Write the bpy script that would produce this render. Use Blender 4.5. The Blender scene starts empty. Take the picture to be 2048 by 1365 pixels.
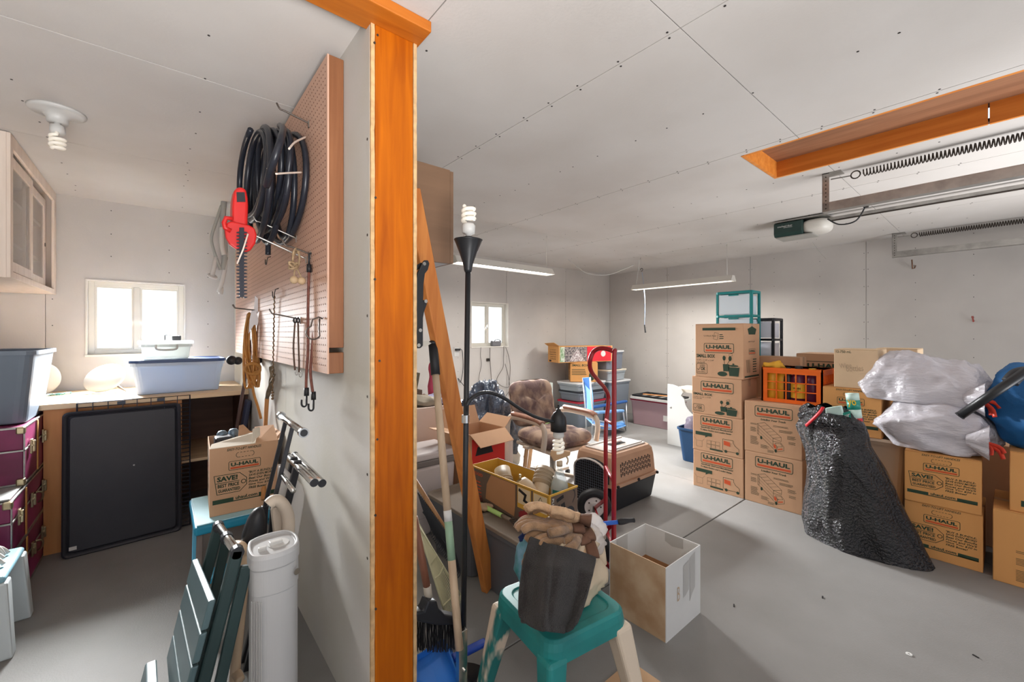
import bpy, math, random
from mathutils import Vector, Matrix, noise

# ------------------------------------------------------------------ camera
SC = bpy.context.scene
COL = SC.collection
FPX, CXP, HYP, EYE = 837.0, 1024.0, 668.0, 1.37      # focal (px of 2048), centre column, horizon row, eye height
YAW = math.atan2(704, 837)
cam_d = bpy.data.cameras.new('camera')
cam_d.sensor_width = 36.0
cam_d.lens = FPX / 2048 * 36
cam_d.shift_y = -14.5 / 2048
cam_d.clip_start = 0.05
cam = bpy.data.objects.new('camera', cam_d)
cam.location = (0, 0, EYE)
cam.rotation_euler = (math.pi / 2, 0, -YAW)
COL.objects.link(cam)
SC.camera = cam

# ------------------------------------------------------------------ world
W = bpy.data.worlds.new('world')
SC.world = W
W.use_nodes = True
W.node_tree.nodes['Background'].inputs[0].default_value = (0.75, 0.85, 1.0, 1)
W.node_tree.nodes['Background'].inputs[1].default_value = 1.0

# ------------------------------------------------------------------ daylight at the windows and added fill lamps
def area(name, loc, rot, sx, sy, power, col):
    d = bpy.data.lights.new(name, 'AREA')
    d.shape = 'RECTANGLE'; d.size = sx; d.size_y = sy; d.energy = power; d.color = col
    o = bpy.data.objects.new(name, d)
    o.location = loc; o.rotation_euler = rot
    COL.objects.link(o)
    return o
R90 = math.pi / 2
area('daylight_small_window', (3.507, 4.675, 1.50), (math.radians(-62), 0, math.radians(-6)), 0.50, 0.48, 116, (0.97, 0.99, 1.0)).data.spread = math.radians(95)
area('daylight_bench_window', (-0.137, 4.675, 1.50), (math.radians(-52), 0, 0), 0.48, 0.48, 80, (0.97, 0.99, 1.0)).data.spread = math.radians(80)
# fill lamps in two added, unseen doorways, tilted up to bounce off the ceiling
area('added_doorway_fill', (-0.25, -1.68, 0.75), (math.radians(138), 0, math.radians(14)), 1.4, 1.2, 76, (1.0, 0.985, 0.975)).data.spread = math.radians(105)
area('added_side_doorway_fill', (3.9, -1.68, 0.75), (math.radians(138), 0, 0), 2.3, 1.2, 36, (1.0, 0.985, 0.975)).data.spread = math.radians(105)

SC.view_settings.view_transform = 'Standard'
SC.view_settings.look = 'None'
SC.view_settings.gamma = 1.0
SC.view_settings.use_curve_mapping = False
SC.view_settings.exposure = 0.36

# ------------------------------------------------------------------ geometry helpers
_F = Vector((math.sin(YAW), math.cos(YAW), 0)); _R = Vector((math.cos(YAW), -math.sin(YAW), 0)); _U = Vector((0, 0, 1))
_O = Vector((0, 0, EYE))
def _ray(px, py): return FPX * _F + (px - CXP) * _R + (HYP - py) * _U
def PZ(px, py, z): r = _ray(px, py); return _O + r * ((z - EYE) / r.z)
def PX(px, py, x): r = _ray(px, py); return _O + r * (x / r.x)
def PY(px, py, y): r = _ray(px, py); return _O + r * (y / r.y)
V = Vector
ROOTM = {}

def basis(axis):
    a = Vector(axis).normalized()
    t = Vector((0, 0, 1)) if abs(a.z) < 0.9 else Vector((1, 0, 0))
    u = a.cross(t).normalized()
    return a, u, a.cross(u).normalized()

class MB:
    def __init__(s, M=None): s.v = []; s.f = []; s.mi = []; s.M = M or Matrix.Identity(4); s.cur = 0
    def add(s, vs, fs):
        n = len(s.v)
        for p in vs: s.v.append(tuple(s.M @ Vector(p)))
        for q in fs: s.f.append(tuple(i + n for i in q)); s.mi.append(s.cur)
        return s
    def box(s, x0, x1, y0, y1, z0, z1):
        s.add([(x0,y0,z0),(x1,y0,z0),(x1,y1,z0),(x0,y1,z0),(x0,y0,z1),(x1,y0,z1),(x1,y1,z1),(x0,y1,z1)],
              [(0,3,2,1),(4,5,6,7),(0,1,5,4),(1,2,6,5),(2,3,7,6),(3,0,4,7)])
        return s
    def hexa(s, b, t):                       # frustum from 4 bottom points and 4 top points (ccw seen from above)
        s.add(list(b) + list(t), [(0,3,2,1),(4,5,6,7),(0,1,5,4),(1,2,6,5),(2,3,7,6),(3,0,4,7)])
        return s
    def taper(s, cx, cy, z0, z1, w0, d0, w1, d1):
        b = [(cx-w0/2,cy-d0/2,z0),(cx+w0/2,cy-d0/2,z0),(cx+w0/2,cy+d0/2,z0),(cx-w0/2,cy+d0/2,z0)]
        t = [(cx-w1/2,cy-d1/2,z1),(cx+w1/2,cy-d1/2,z1),(cx+w1/2,cy+d1/2,z1),(cx-w1/2,cy+d1/2,z1)]
        return s.hexa(b, t)
    def bar(s, p0, p1, w, h, up=(0,0,1)):    # rectangular bar from p0 to p1; w across, h along 'up'
        p0 = Vector(p0); p1 = Vector(p1); a = (p1 - p0).normalized()
        u = Vector(up); u = (u - a * u.dot(a)).normalized(); sd = a.cross(u).normalized()
        def ring(p): return [p - sd*w/2 - u*h/2, p + sd*w/2 - u*h/2, p + sd*w/2 + u*h/2, p - sd*w/2 + u*h/2]
        s.add(ring(p0) + ring(p1), [(0,1,2,3),(7,6,5,4),(0,4,5,1),(1,5,6,2),(2,6,7,3),(3,7,4,0)])
        return s
    def cyl(s, p0, p1, r0, r1=None, n=12, cap=True):
        r1 = r0 if r1 is None else r1
        p0 = Vector(p0); p1 = Vector(p1); a, u, w = basis(p1 - p0)
        vs = []
        for p, r in ((p0, r0), (p1, r1)):
            for k in range(n):
                t = 2*math.pi*k/n; vs.append(p + (u*math.cos(t) + w*math.sin(t))*r)
        fs = [(k, (k+1) % n, n + (k+1) % n, n + k) for k in range(n)]
        if cap: fs += [tuple(range(n))[::-1], tuple(range(n, 2*n))]
        s.add(vs, fs)
        return s
    def tube(s, pts, r, n=8, closed=False, sx=1.0):
        pts = [Vector(p) for p in pts]
        m = len(pts); vs = []; fs = []
        rr = r if callable(r) else (lambda i: r)
        prev = None
        for i, p in enumerate(pts):
            if closed: t = pts[(i+1) % m] - pts[i-1]
            else: t = pts[min(i+1, m-1)] - pts[max(i-1, 0)]
            if t.length < 1e-9: t = Vector((0,0,1))
            a = t.normalized()
            if prev is None: _, u, w = basis(a)
            else:
                u = prev - a * prev.dot(a)
                u = u.normalized() if u.length > 1e-6 else basis(a)[1]
                w = a.cross(u)
            prev = u
            for k in range(n):
                q = 2*math.pi*k/n; vs.append(p + (u*math.cos(q)*sx + w*math.sin(q))*rr(i))
        for i in range(m if closed else m-1):
            j = (i+1) % m
            for k in range(n): fs.append((i*n+k, i*n+(k+1) % n, j*n+(k+1) % n, j*n+k))
        if not closed: fs += [tuple(range(n))[::-1], tuple(range((m-1)*n, m*n))]
        s.add(vs, fs)
        return s
    def lathe(s, prof, c=(0,0,0), n=24, axis=(0,0,1)):   # prof: (radius, height) pairs
        a, u, w = basis(axis); c = Vector(c); vs = []; fs = []
        for r, h in prof:
            for k in range(n):
                t = 2*math.pi*k/n; vs.append(c + a*h + (u*math.cos(t) + w*math.sin(t))*r)
        for i in range(len(prof)-1):
            for k in range(n): fs.append((i*n+k, i*n+(k+1) % n, (i+1)*n+(k+1) % n, (i+1)*n+k))
        ring = tuple(prof[0]) == tuple(prof[-1])          # closed profile: no end caps
        if prof[0][0] > 1e-5 and not ring: fs.append(tuple(range(n))[::-1])
        if prof[-1][0] > 1e-5 and not ring: fs.append(tuple(range((len(prof)-1)*n, len(prof)*n)))
        s.add(vs, fs)
        return s
    def prism(s, poly, o, u, v, n, t):       # polygon (a,b) in the frame o,u,v, extruded by t along n
        o, u, v, n = Vector(o), Vector(u), Vector(v), Vector(n).normalized()
        k = len(poly)
        vs = [o + u*a + v*b for a, b in poly] + [o + u*a + v*b + n*t for a, b in poly]
        fs = [tuple(range(k))[::-1], tuple(range(k, 2*k))] + [(i, (i+1) % k, k+(i+1) % k, k+i) for i in range(k)]
        s.add(vs, fs)
        return s
    def grid(s, fn, nu, nv, closed_u=False):
        vs = [fn(i/(nu if closed_u else nu-1), j/(nv-1)) for j in range(nv) for i in range(nu)]
        fs = []
        for j in range(nv-1):
            for i in range(nu if closed_u else nu-1):
                i2 = (i+1) % nu
                fs.append((j*nu+i, j*nu+i2, (j+1)*nu+i2, (j+1)*nu+i))
        s.add(vs, fs)
        return s
    def build(s, name, mat, parent=None, world=False, bevel=0.0, smooth=False, solid=0.0, sub=0, seg=2, ang=40):
        me = bpy.data.meshes.new(name)
        vs = s.v
        if world and parent is not None:
            Mi = ROOTM[parent.name].inverted(); vs = [tuple(Mi @ Vector(p)) for p in vs]
        me.from_pydata(vs, [], s.f)
        mats = mat if isinstance(mat, (list, tuple)) else [mat]
        for m in mats: me.materials.append(m)
        if len(mats) > 1: me.polygons.foreach_set('material_index', s.mi)
        if smooth: me.polygons.foreach_set('use_smooth', [True]*len(me.polygons))
        me.update()
        o = bpy.data.objects.new(name, me)
        COL.objects.link(o)
        if parent is not None:
            o.parent = parent
        if parent is not None: ROOTM[o.name] = ROOTM.get(parent.name, Matrix.Identity(4))
        if solid:
            md = o.modifiers.new('solid', 'SOLIDIFY'); md.thickness = solid; md.offset = 0
        if bevel:
            md = o.modifiers.new('bevel', 'BEVEL'); md.width = bevel; md.segments = seg; md.limit_method = 'ANGLE'; md.angle_limit = math.radians(ang)
            md.harden_normals = False
        if sub:
            md = o.modifiers.new('sub', 'SUBSURF'); md.levels = sub; md.render_levels = sub
        return o

def tag(o, label, cat, group=None, kind=None):
    if label: o['label'] = label
    if cat: o['category'] = cat
    if group: o['group'] = group
    if kind: o['kind'] = kind
    return o
def thing(name, label, cat, loc=(0,0,0), rz=0.0, group=None, M=None):
    o = bpy.data.objects.new(name, None)
    o.empty_display_size = 0.1
    COL.objects.link(o)
    if M is None: M = Matrix.Translation(Vector(loc)) @ Matrix.Rotation(rz, 4, 'Z')
    o.matrix_world = M
    ROOTM[o.name] = M.copy()
    return tag(o, label, cat, group)
def struct(o): o['kind'] = 'structure'; return o

def arc(c, u, v, r, a0, a1, n, r2=None):
    c, u, v = Vector(c), Vector(u), Vector(v); r2 = r if r2 is None else r2
    return [c + u*r*math.cos(a0+(a1-a0)*i/(n-1)) + v*r2*math.sin(a0+(a1-a0)*i/(n-1)) for i in range(n)]
def smoothpath(pts, k=6):
    pts = [Vector(p) for p in pts]; out = []
    m = len(pts)
    for i in range(m-1):
        p0, p1, p2, p3 = pts[max(i-1,0)], pts[i], pts[i+1], pts[min(i+2,m-1)]
        for j in range(k):
            t = j/k
            out.append(0.5*((2*p1) + (p2-p0)*t + (2*p0-5*p1+4*p2-p3)*t*t + (3*p1-p0-3*p2+p3)*t**3))
    out.append(pts[-1])
    return out
def rrect(w, h, r, n=5, cx=0, cy=0):
    out = []
    for (x, y, a) in ((w/2-r, h/2-r, 0), (-w/2+r, h/2-r, 90), (-w/2+r, -h/2+r, 180), (w/2-r, -h/2+r, 270)):
        for i in range(n):
            t = math.radians(a + 90*i/(n-1)); out.append((cx + x + r*math.cos(t), cy + y + r*math.sin(t)))
    return out
def shell(mb, w0, d0, w1, d1, z0, z1, r=0.03, th=0.004, n=5, floor=True):
    """open tub: rounded outline, outer and inner skin"""
    def ring(w, d, z, rr): return [(x, y, z) for x, y in rrect(w, d, max(rr, 0.004), n)]
    k = 4*n
    rings = [ring(w0-0.01, d0-0.01, z0, r), ring(w0, d0, z0+0.006, r), ring(w1, d1, z1, r), ring(w1-2*th, d1-2*th, z1, r-th), ring(w0-2*th, d0-2*th, z0+0.008, r-th)]
    vs = [p for g in rings for p in g]; fs = []
    for i in range(len(rings)-1):
        for j in range(k): fs.append((i*k+j, i*k+(j+1) % k, (i+1)*k+(j+1) % k, (i+1)*k+j))
    fs.append(tuple(range(k))[::-1]); fs.append(tuple(range(4*k, 5*k)))
    mb.add(vs, fs)
    return mb
def rimring(mb, w, d, z0, z1, r, out=0.012, n=5):
    """rim: a closed band hugging an outline"""
    k = 4*n
    def ring(ww, dd, z, rr): return [(x, y, z) for x, y in rrect(ww, dd, rr, n)]
    rings = [ring(w-0.004, d-0.004, z0, r), ring(w+2*out, d+2*out, z0, r+out), ring(w+2*out, d+2*out, z1, r+out), ring(w-0.004, d-0.004, z1, r)]
    vs = [p for g in rings for p in g]; fs = []
    for i in range(4):
        j2 = (i+1) % 4
        for j in range(k): fs.append((i*k+j, i*k+(j+1) % k, j2*k+(j+1) % k, j2*k+j))
    mb.add(vs, fs)
    return mb
def lidplate(mb, w, d, z0, z1, r, n=5, inset=0.02, drop=0.006):
    k = 4*n
    def ring(ww, dd, z, rr): return [(x, y, z) for x, y in rrect(ww, dd, max(rr, .004), n)]
    rings = [ring(w, d, z0, r), ring(w, d, z1, r), ring(w-inset, d-inset, z1, r-.004), ring(w-2*inset, d-2*inset, z1-drop, r-.008)]
    vs = [p for g in rings for p in g]; fs = []
    for i in range(3):
        for j in range(k): fs.append((i*k+j, i*k+(j+1) % k, (i+1)*k+(j+1) % k, (i+1)*k+j))
    fs.append(tuple(range(k))[::-1]); fs.append(tuple(range(3*k, 4*k)))
    mb.add(vs, fs)
    return mb
def blob(mb, c, rad, rot=None, e1=0.8, e2=0.8, amp=0.03, freq=4.0, seed=0, nu=48, nv=28, flat=None, ridge=0.0, rfreq=10, post=None, aniso=(1,1,1)):
    """soft lumpy body: superellipsoid pushed about by noise; flat = lowest z"""
    c = Vector(c); R = rot or Matrix.Identity(3)
    def sg(x, e): return math.copysign(abs(x)**e, x)
    off = Vector((seed*7.3, seed*3.1, seed*5.7))
    def fn(u, t):
        th = 2*math.pi*u; ph = -math.pi/2 + math.pi*t
        n = Vector((sg(math.cos(ph), e1)*sg(math.cos(th), e2), sg(math.cos(ph), e1)*sg(math.sin(th), e2), sg(math.sin(ph), e1)))
        p = Vector((n.x*rad[0], n.y*rad[1], n.z*rad[2]))
        d = noise.fractal(p*freq + off, 1.0, 2.0, 3)*amp
        if ridge:
            q = Vector((p.x*aniso[0], p.y*aniso[1], p.z*aniso[2]))
            d += (1-abs(noise.noise(q*rfreq + off)))**4*ridge
        nn = n.normalized() if n.length > 0 else Vector((0,0,1))
        p = p + nn*d
        if post: p = post(p)
        w = c + R @ p
        if flat is not None and w.z < flat: w.z = flat + 0.001*noise.noise(w*9)
        return w
    mb.grid(fn, nu, nv, closed_u=True)
    return mb

# ------------------------------------------------------------------ lettering
_TXT = {}
def text_geo(body, bold=0.0, shear=0.0, font=None):
    key = (body, bold, shear)
    if key in _TXT: return _TXT[key]
    cu = bpy.data.curves.new('lettering', 'FONT')
    cu.body = body; cu.size = 1.0; cu.offset = bold; cu.shear = shear; cu.resolution_u = 2; cu.align_x = 'LEFT'
    o = bpy.data.objects.new('lettering', cu); COL.objects.link(o)
    dg = bpy.context.evaluated_depsgraph_get()
    ev = o.evaluated_get(dg); me = ev.to_mesh()
    vs = [tuple(v.co) for v in me.vertices]; fs = [tuple(p.vertices) for p in me.polygons]
    ev.to_mesh_clear()
    bpy.data.objects.remove(o); bpy.data.curves.remove(cu)
    if vs:
        x0 = min(v[0] for v in vs); x1 = max(v[0] for v in vs); y0 = min(v[1] for v in vs); y1 = max(v[1] for v in vs)
    else: x0 = x1 = y0 = y1 = 0
    _TXT[key] = (vs, fs, x0, x1, y0, y1)
    return _TXT[key]
class Face:
    """a flat face to print on: origin o at its lower left, u to the right, v up, n outward"""
    def __init__(s, o, u, v, n): s.o, s.u, s.v, s.n = Vector(o), Vector(u).normalized(), Vector(v).normalized(), Vector(n).normalized()
    def p(s, a, b, lift=0.0012): return s.o + s.u*a + s.v*b + s.n*lift
    def poly(s, mb, pts, lift=0.0012): mb.add([s.p(a, b, lift) for a, b in pts], [tuple(range(len(pts)))]); return s
    def rect(s, mb, a0, b0, a1, b1, lift=0.0012): return s.poly(mb, [(a0,b0),(a1,b0),(a1,b1),(a0,b1)], lift)
    def line(s, mb, pts, w, closed=False, lift=0.0012):
        m = len(pts)
        for i in range(m if closed else m-1):
            (a0,b0),(a1,b1) = pts[i], pts[(i+1) % m]
            dx, dy = a1-a0, b1-b0; L = math.hypot(dx, dy)
            if L < 1e-6: continue
            nx, ny = -dy/L*w/2, dx/L*w/2; ex, ey = dx/L*w/2, dy/L*w/2
            s.poly(mb, [(a0-ex+nx,b0-ey+ny),(a0-ex-nx,b0-ey-ny),(a1+ex-nx,b1+ey-ny),(a1+ex+nx,b1+ey+ny)], lift)
        return s
    def text(s, mb, body, a, b, w=None, h=None, bold=0.0, shear=0.0, tilt=0.0, center=False, lift=0.0012):
        vs, fs, x0, x1, y0, y1 = text_geo(body, bold, shear)
        if not vs: return s
        sy = (h/(y1-y0)) if h else None
        sx = (w/(x1-x0)) if w else None
        if sx is None: sx = sy
        if sy is None: sy = sx
        ox = (x0+x1)/2 if center else x0
        ct, st = math.cos(tilt), math.sin(tilt)
        out = []
        for x, y, _ in vs:
            X, Y = (x-ox)*sx, (y-y0)*sy
            out.append(s.p(a + X*ct - Y*st, b + X*st + Y*ct, lift))
        mb.add(out, fs)
        return s
# ------------------------------------------------------------------ materials
_M = {}
def mat(name, col, rough=0.6, metal=0.0, var=0.0, vscale=6.0, bump=0.0, bscale=60.0, stretch=(1,1,1), col2=None, spec=0.5, trans=0.0, alpha=1.0, emit=None, es=0.0, sheen=0.0, coat=0.0, bdist=0.01, ior=1.45, vlo=0.35, vhi=0.65, detail=4.0):
    if name in _M: return _M[name]
    m = bpy.data.materials.new(name); m.use_nodes = True
    nt = m.node_tree; N = nt.nodes; L = nt.links
    b = N['Principled BSDF']
    def lin(c): return tuple((x/12.92 if x <= 0.04045 else ((x+0.055)/1.055)**2.4) for x in [q/255 for q in c]) + (1,)
    c1 = lin(col)
    b.inputs['Base Color'].default_value = c1
    b.inputs['Roughness'].default_value = rough
    b.inputs['Metallic'].default_value = metal
    b.inputs['Specular IOR Level'].default_value = spec
    b.inputs['IOR'].default_value = ior
    b.inputs['Transmission Weight'].default_value = trans
    b.inputs['Alpha'].default_value = alpha
    b.inputs['Coat Weight'].default_value = coat
    b.inputs['Sheen Weight'].default_value = sheen
    if emit:
        b.inputs['Emission Color'].default_value = lin(emit); b.inputs['Emission Strength'].default_value = es
    if var or col2 or bump:
        tc = N.new('ShaderNodeTexCoord'); mp = N.new('ShaderNodeMapping'); mp.inputs['Scale'].default_value = stretch
        L.new(tc.outputs['Object'], mp.inputs['Vector'])
    if var or col2:
        nz = N.new('ShaderNodeTexNoise'); nz.inputs['Scale'].default_value = vscale; nz.inputs['Detail'].default_value = detail
        L.new(mp.outputs['Vector'], nz.inputs['Vector'])
        cr = N.new('ShaderNodeValToRGB')
        k = 1 - var
        c2 = lin(col2) if col2 else tuple(x*k*k for x in c1[:3]) + (1,)
        cr.color_ramp.elements[0].position = vlo; cr.color_ramp.elements[0].color = c2
        cr.color_ramp.elements[1].position = vhi; cr.color_ramp.elements[1].color = c1
        L.new(nz.outputs['Fac'], cr.inputs['Fac']); L.new(cr.outputs['Color'], b.inputs['Base Color'])
    if bump:
        nb = N.new('ShaderNodeTexNoise'); nb.inputs['Scale'].default_value = bscale; nb.inputs['Detail'].default_value = 3
        L.new(mp.outputs['Vector'], nb.inputs['Vector'])
        bp = N.new('ShaderNodeBump'); bp.inputs['Strength'].default_value = bump; bp.inputs['Distance'].default_value = bdist
        L.new(nb.outputs['Fac'], bp.inputs['Height']); L.new(bp.outputs['Normal'], b.inputs['Normal'])
    _M[name] = m
    return m
def frosted(name, col, mix=0.5, rough=0.35):
    """milky plastic: part diffuse, part light let through"""
    if name in _M: return _M[name]
    m = bpy.data.materials.new(name); m.use_nodes = True
    nt = m.node_tree; N = nt.nodes; L = nt.links
    b = N['Principled BSDF']; out = N['Material Output']
    c = tuple((q/255/12.92 if q/255 <= 0.04045 else ((q/255+0.055)/1.055)**2.4) for q in col) + (1,)
    b.inputs['Base Color'].default_value = c; b.inputs['Roughness'].default_value = rough
    t = N.new('ShaderNodeBsdfTranslucent'); t.inputs['Color'].default_value = c
    tp = N.new('ShaderNodeBsdfTransparent'); tp.inputs['Color'].default_value = c
    m1 = N.new('ShaderNodeMixShader'); m1.inputs[0].default_value = 0.5
    L.new(t.outputs[0], m1.inputs[1]); L.new(tp.outputs[0], m1.inputs[2])
    m2 = N.new('ShaderNodeMixShader'); m2.inputs[0].default_value = mix
    L.new(b.outputs[0], m2.inputs[1]); L.new(m1.outputs[0], m2.inputs[2])
    L.new(m2.outputs[0], out.inputs['Surface'])
    _M[name] = m
    return m
def wood(name, dark, light, axis='z', scale=9.0, rough=0.55, bump=0.15, knots=True, coat=0.0, flat=None, spec=0.5, kscale=4.5):
    if name in _M: return _M[name]
    m = bpy.data.materials.new(name); m.use_nodes = True
    nt = m.node_tree; N = nt.nodes; L = nt.links
    b = N['Principled BSDF']; b.inputs['Roughness'].default_value = rough; b.inputs['Coat Weight'].default_value = coat; b.inputs['Specular IOR Level'].default_value = spec
    def lin(c): return tuple((q/255/12.92 if q/255 <= 0.04045 else ((q/255+0.055)/1.055)**2.4) for q in c) + (1,)
    tc = N.new('ShaderNodeTexCoord'); mp = N.new('ShaderNodeMapping')
    st = {'x': (0.08, 1, 1), 'y': (1, 0.08, 1), 'z': (1, 1, 0.08)}[axis]
    mp.inputs['Scale'].default_value = st
    L.new(tc.outputs['Object'], mp.inputs['Vector'])
    nz = N.new('ShaderNodeTexNoise'); nz.inputs['Scale'].default_value = scale*6; nz.inputs['Detail'].default_value = 5; nz.inputs['Distortion'].default_value = 0.6
    L.new(mp.outputs['Vector'], nz.inputs['Vector'])
    cr = N.new('ShaderNodeValToRGB'); e = cr.color_ramp.elements
    e[0].position = 0.3; e[0].color = lin(dark); e[1].position = 0.7; e[1].color = lin(light)
    L.new(nz.outputs['Fac'], cr.inputs['Fac'])
    last = cr.outputs['Color']
    if knots:
        mk = N.new('ShaderNodeMapping'); ks = {'x': (0.55, 1, 1), 'y': (1, 0.55, 1), 'z': (1, 1, 0.55)}[axis]
        if flat is not None: ks = tuple(0.0 if i == flat else k for i, k in enumerate(ks))
        mk.inputs['Scale'].default_value = ks
        L.new(tc.outputs['Object'], mk.inputs['Vector'])
        vo = N.new('ShaderNodeTexVoronoi'); vo.inputs['Scale'].default_value = kscale
        L.new(mk.outputs['Vector'], vo.inputs['Vector'])
        kr = N.new('ShaderNodeValToRGB'); kr.color_ramp.elements[0].position = 0.03; kr.color_ramp.elements[1].position = 0.075
        kr.color_ramp.elements[0].color = (0.22, 0.13, 0.10, 1); kr.color_ramp.elements[1].color = (1, 1, 1, 1)
        L.new(vo.outputs['Distance'], kr.inputs['Fac'])
        mx = N.new('ShaderNodeMixRGB'); mx.blend_type = 'MULTIPLY'; mx.inputs[0].default_value = 1.0
        L.new(last, mx.inputs[1]); L.new(kr.outputs['Color'], mx.inputs[2]); last = mx.outputs[0]
    L.new(last, b.inputs['Base Color'])
    if bump:
        bp = N.new('ShaderNodeBump'); bp.inputs['Strength'].default_value = bump; bp.inputs['Distance'].default_value = 0.004
        L.new(nz.outputs['Fac'], bp.inputs['Height']); L.new(bp.outputs['Normal'], b.inputs['Normal'])
    _M[name] = m
    return m

DRYWALL = mat('drywall_grey', (196, 191, 186), 0.92, var=0.05, vscale=2.0, bump=0.06, bscale=90)
CEILM = mat('ceiling_board', (206, 202, 198), 0.92, var=0.05, vscale=1.6, bump=0.06, bscale=90, col2=(198, 193, 188))
PARTM = mat('partition_board', (202, 199, 194), 0.9, var=0.06, vscale=2.2, bump=0.06, bscale=70, col2=(196, 192, 180))
EDGEM = mat('gypsum_edge', (214, 176, 128), 0.9, var=0.15, vscale=40)
JOINT = mat('joint_dark', (70, 64, 58), 0.95)
SCREW = mat('screw_black', (46, 42, 40), 0.6)
CONC = mat('concrete', (142, 140, 138), 0.66, var=0.12, vscale=1.7, bump=0.12, bscale=140, col2=(122, 120, 117), detail=8, vlo=.25, vhi=.75)
STUD = wood('stud_orange', (156, 74, 2), (190, 100, 4), 'z', 5, flat=1, spec=.2)
HEADM = wood('header_wood', (170, 90, 14), (196, 112, 26), 'x', 5)
BOARD = wood('leaning_board', (180, 104, 44), (208, 134, 66), 'z', 5, flat=1)
HATCHW = wood('hatch_frame', (206, 120, 40), (228, 146, 60), 'y', 5, knots=False)
HATCHP = wood('hatch_plywood', (132, 90, 64), (158, 112, 82), 'y', 4, knots=False)
PEGW = wood('peg_batten', (126, 78, 46), (150, 98, 62), 'z', 5, knots=False)
PEGM = mat('pegboard_tan', (214, 172, 148), 0.55, var=0.05, vscale=3)
PEGH = mat('peg_hole', (96, 56, 38), 0.9)
CABW = wood('pale_cabinet', (222, 204, 188), (236, 220, 206), 'z', 4, knots=False)
BENCHT = wood('bench_top', (206, 176, 140), (226, 198, 162), 'x', 4, knots=False)
BENCHP = wood('bench_ply', (196, 128, 72), (214, 150, 92), 'z', 3, knots=False)
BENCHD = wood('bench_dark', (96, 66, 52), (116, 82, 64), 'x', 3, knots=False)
BROWNC = wood('brown_cabinet', (112, 84, 62), (124, 94, 70), 'x', 3, knots=False, bump=0.05)
WHITEP = mat('white_paint', (210, 209, 205), 0.5)
WHITEPL = mat('white_plastic', (204, 203, 200), 0.4, var=0.03, vscale=5)
BLACKM = mat('black_metal', (32, 33, 36), 0.4)
BLACKR = mat('black_rubber', (28, 28, 31), 0.55)
BLACKP = mat('black_plastic', (36, 37, 42), 0.42, var=0.06, vscale=4)
CHROME = mat('chrome', (205, 204, 200), 0.18, 1.0)
STEEL = mat('galvanised', (176, 174, 170), 0.38, 0.85, var=0.15, vscale=14)
STEELD = mat('spring_steel', (74, 66, 60), 0.5, 0.6)
CARD = mat('cardboard', (204, 162, 128), 0.85, var=0.06, vscale=3, bump=0.05, bscale=160, stretch=(1, 1, 0.1))
CARDI = mat('cardboard_inside', (176, 128, 88), 0.9, var=0.06, vscale=3)
CARDW = mat('cardboard_tan', (196, 160, 124), 0.85, var=0.05, vscale=3)
CARDY = mat('cardboard_warm_tint', (214, 156, 94), 0.85, var=0.06, vscale=3, bump=0.05, bscale=160, stretch=(1, 1, 0.1))  # amber card; on the right-hand cartons it paints in warm light
GREENP = mat('print_green', (44, 66, 50), 0.8)
REDP = mat('print_red', (206, 86, 46), 0.8)
TAPE = mat('packing_tape', (200, 176, 150), 0.18, alpha=0.45)
DUCT = mat('grey_tape', (176, 174, 170), 0.35)
WHITEC = mat('white_card', (208, 207, 204), 0.8, var=0.03, vscale=4)
INK = mat('black_ink', (34, 32, 32), 0.8)
TEAL = mat('teal_plastic', (34, 132, 130), 0.42, var=0.16, vscale=7, col2=(30, 112, 112))
BLUEP = mat('blue_plastic', (32, 92, 166), 0.4, var=0.06)
REDPNT = mat('red_paint', (150, 18, 30), 0.3, coat=0.3)
GREYT = mat('grey_tote', (96, 98, 104), 0.5, var=0.05)
GREYTL = mat('grey_tote_lid', (132, 120, 108), 0.5, var=0.05)
STEELT = mat('slate_tote', (112, 124, 138), 0.45, var=0.05)
# ------------------------------------------------------------------ the room
YA, XB, XL, YF, ZC = 4.64, 6.20, -0.95, -1.75, 2.43
PX0, PX1, PY0 = 0.53, 0.695, 1.35          # partition faces and its end
def rect_minus(r, holes):
    """split rectangle (a0,a1,b0,b1) around rectangular holes"""
    out = [r]
    for h in holes:
        nxt = []
        for (a0, a1, b0, b1) in out:
            c0, c1, d0, d1 = max(a0, h[0]), min(a1, h[1]), max(b0, h[2]), min(b1, h[3])
            if c0 >= c1 or d0 >= d1: nxt.append((a0, a1, b0, b1)); continue
            if a0 < c0: nxt.append((a0, c0, b0, b1))
            if c1 < a1: nxt.append((c1, a1, b0, b1))
            if b0 < d0: nxt.append((c0, c1, b0, d0))
            if d1 < b1: nxt.append((c0, c1, d1, b1))
        out = nxt
    return out
# floor: concrete slabs with sawn joints
fl = MB().box(XL-0.2, XB+0.2, YF-0.2, YA+0.2, -0.12, -0.02).build('floor', JOINT); struct(fl)
for (x0, x1) in ((XL-0.15, 3.79), (3.79, XB+0.15)):
    for (y0, y1) in ((YF-0.15, 1.41), (1.41, YA+0.15)):
        MB().box(x0+.003, x1-.003, y0+.003, y1-.003, -0.03, 0).build('slab', CONC, fl, bevel=0.003, seg=1)
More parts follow.
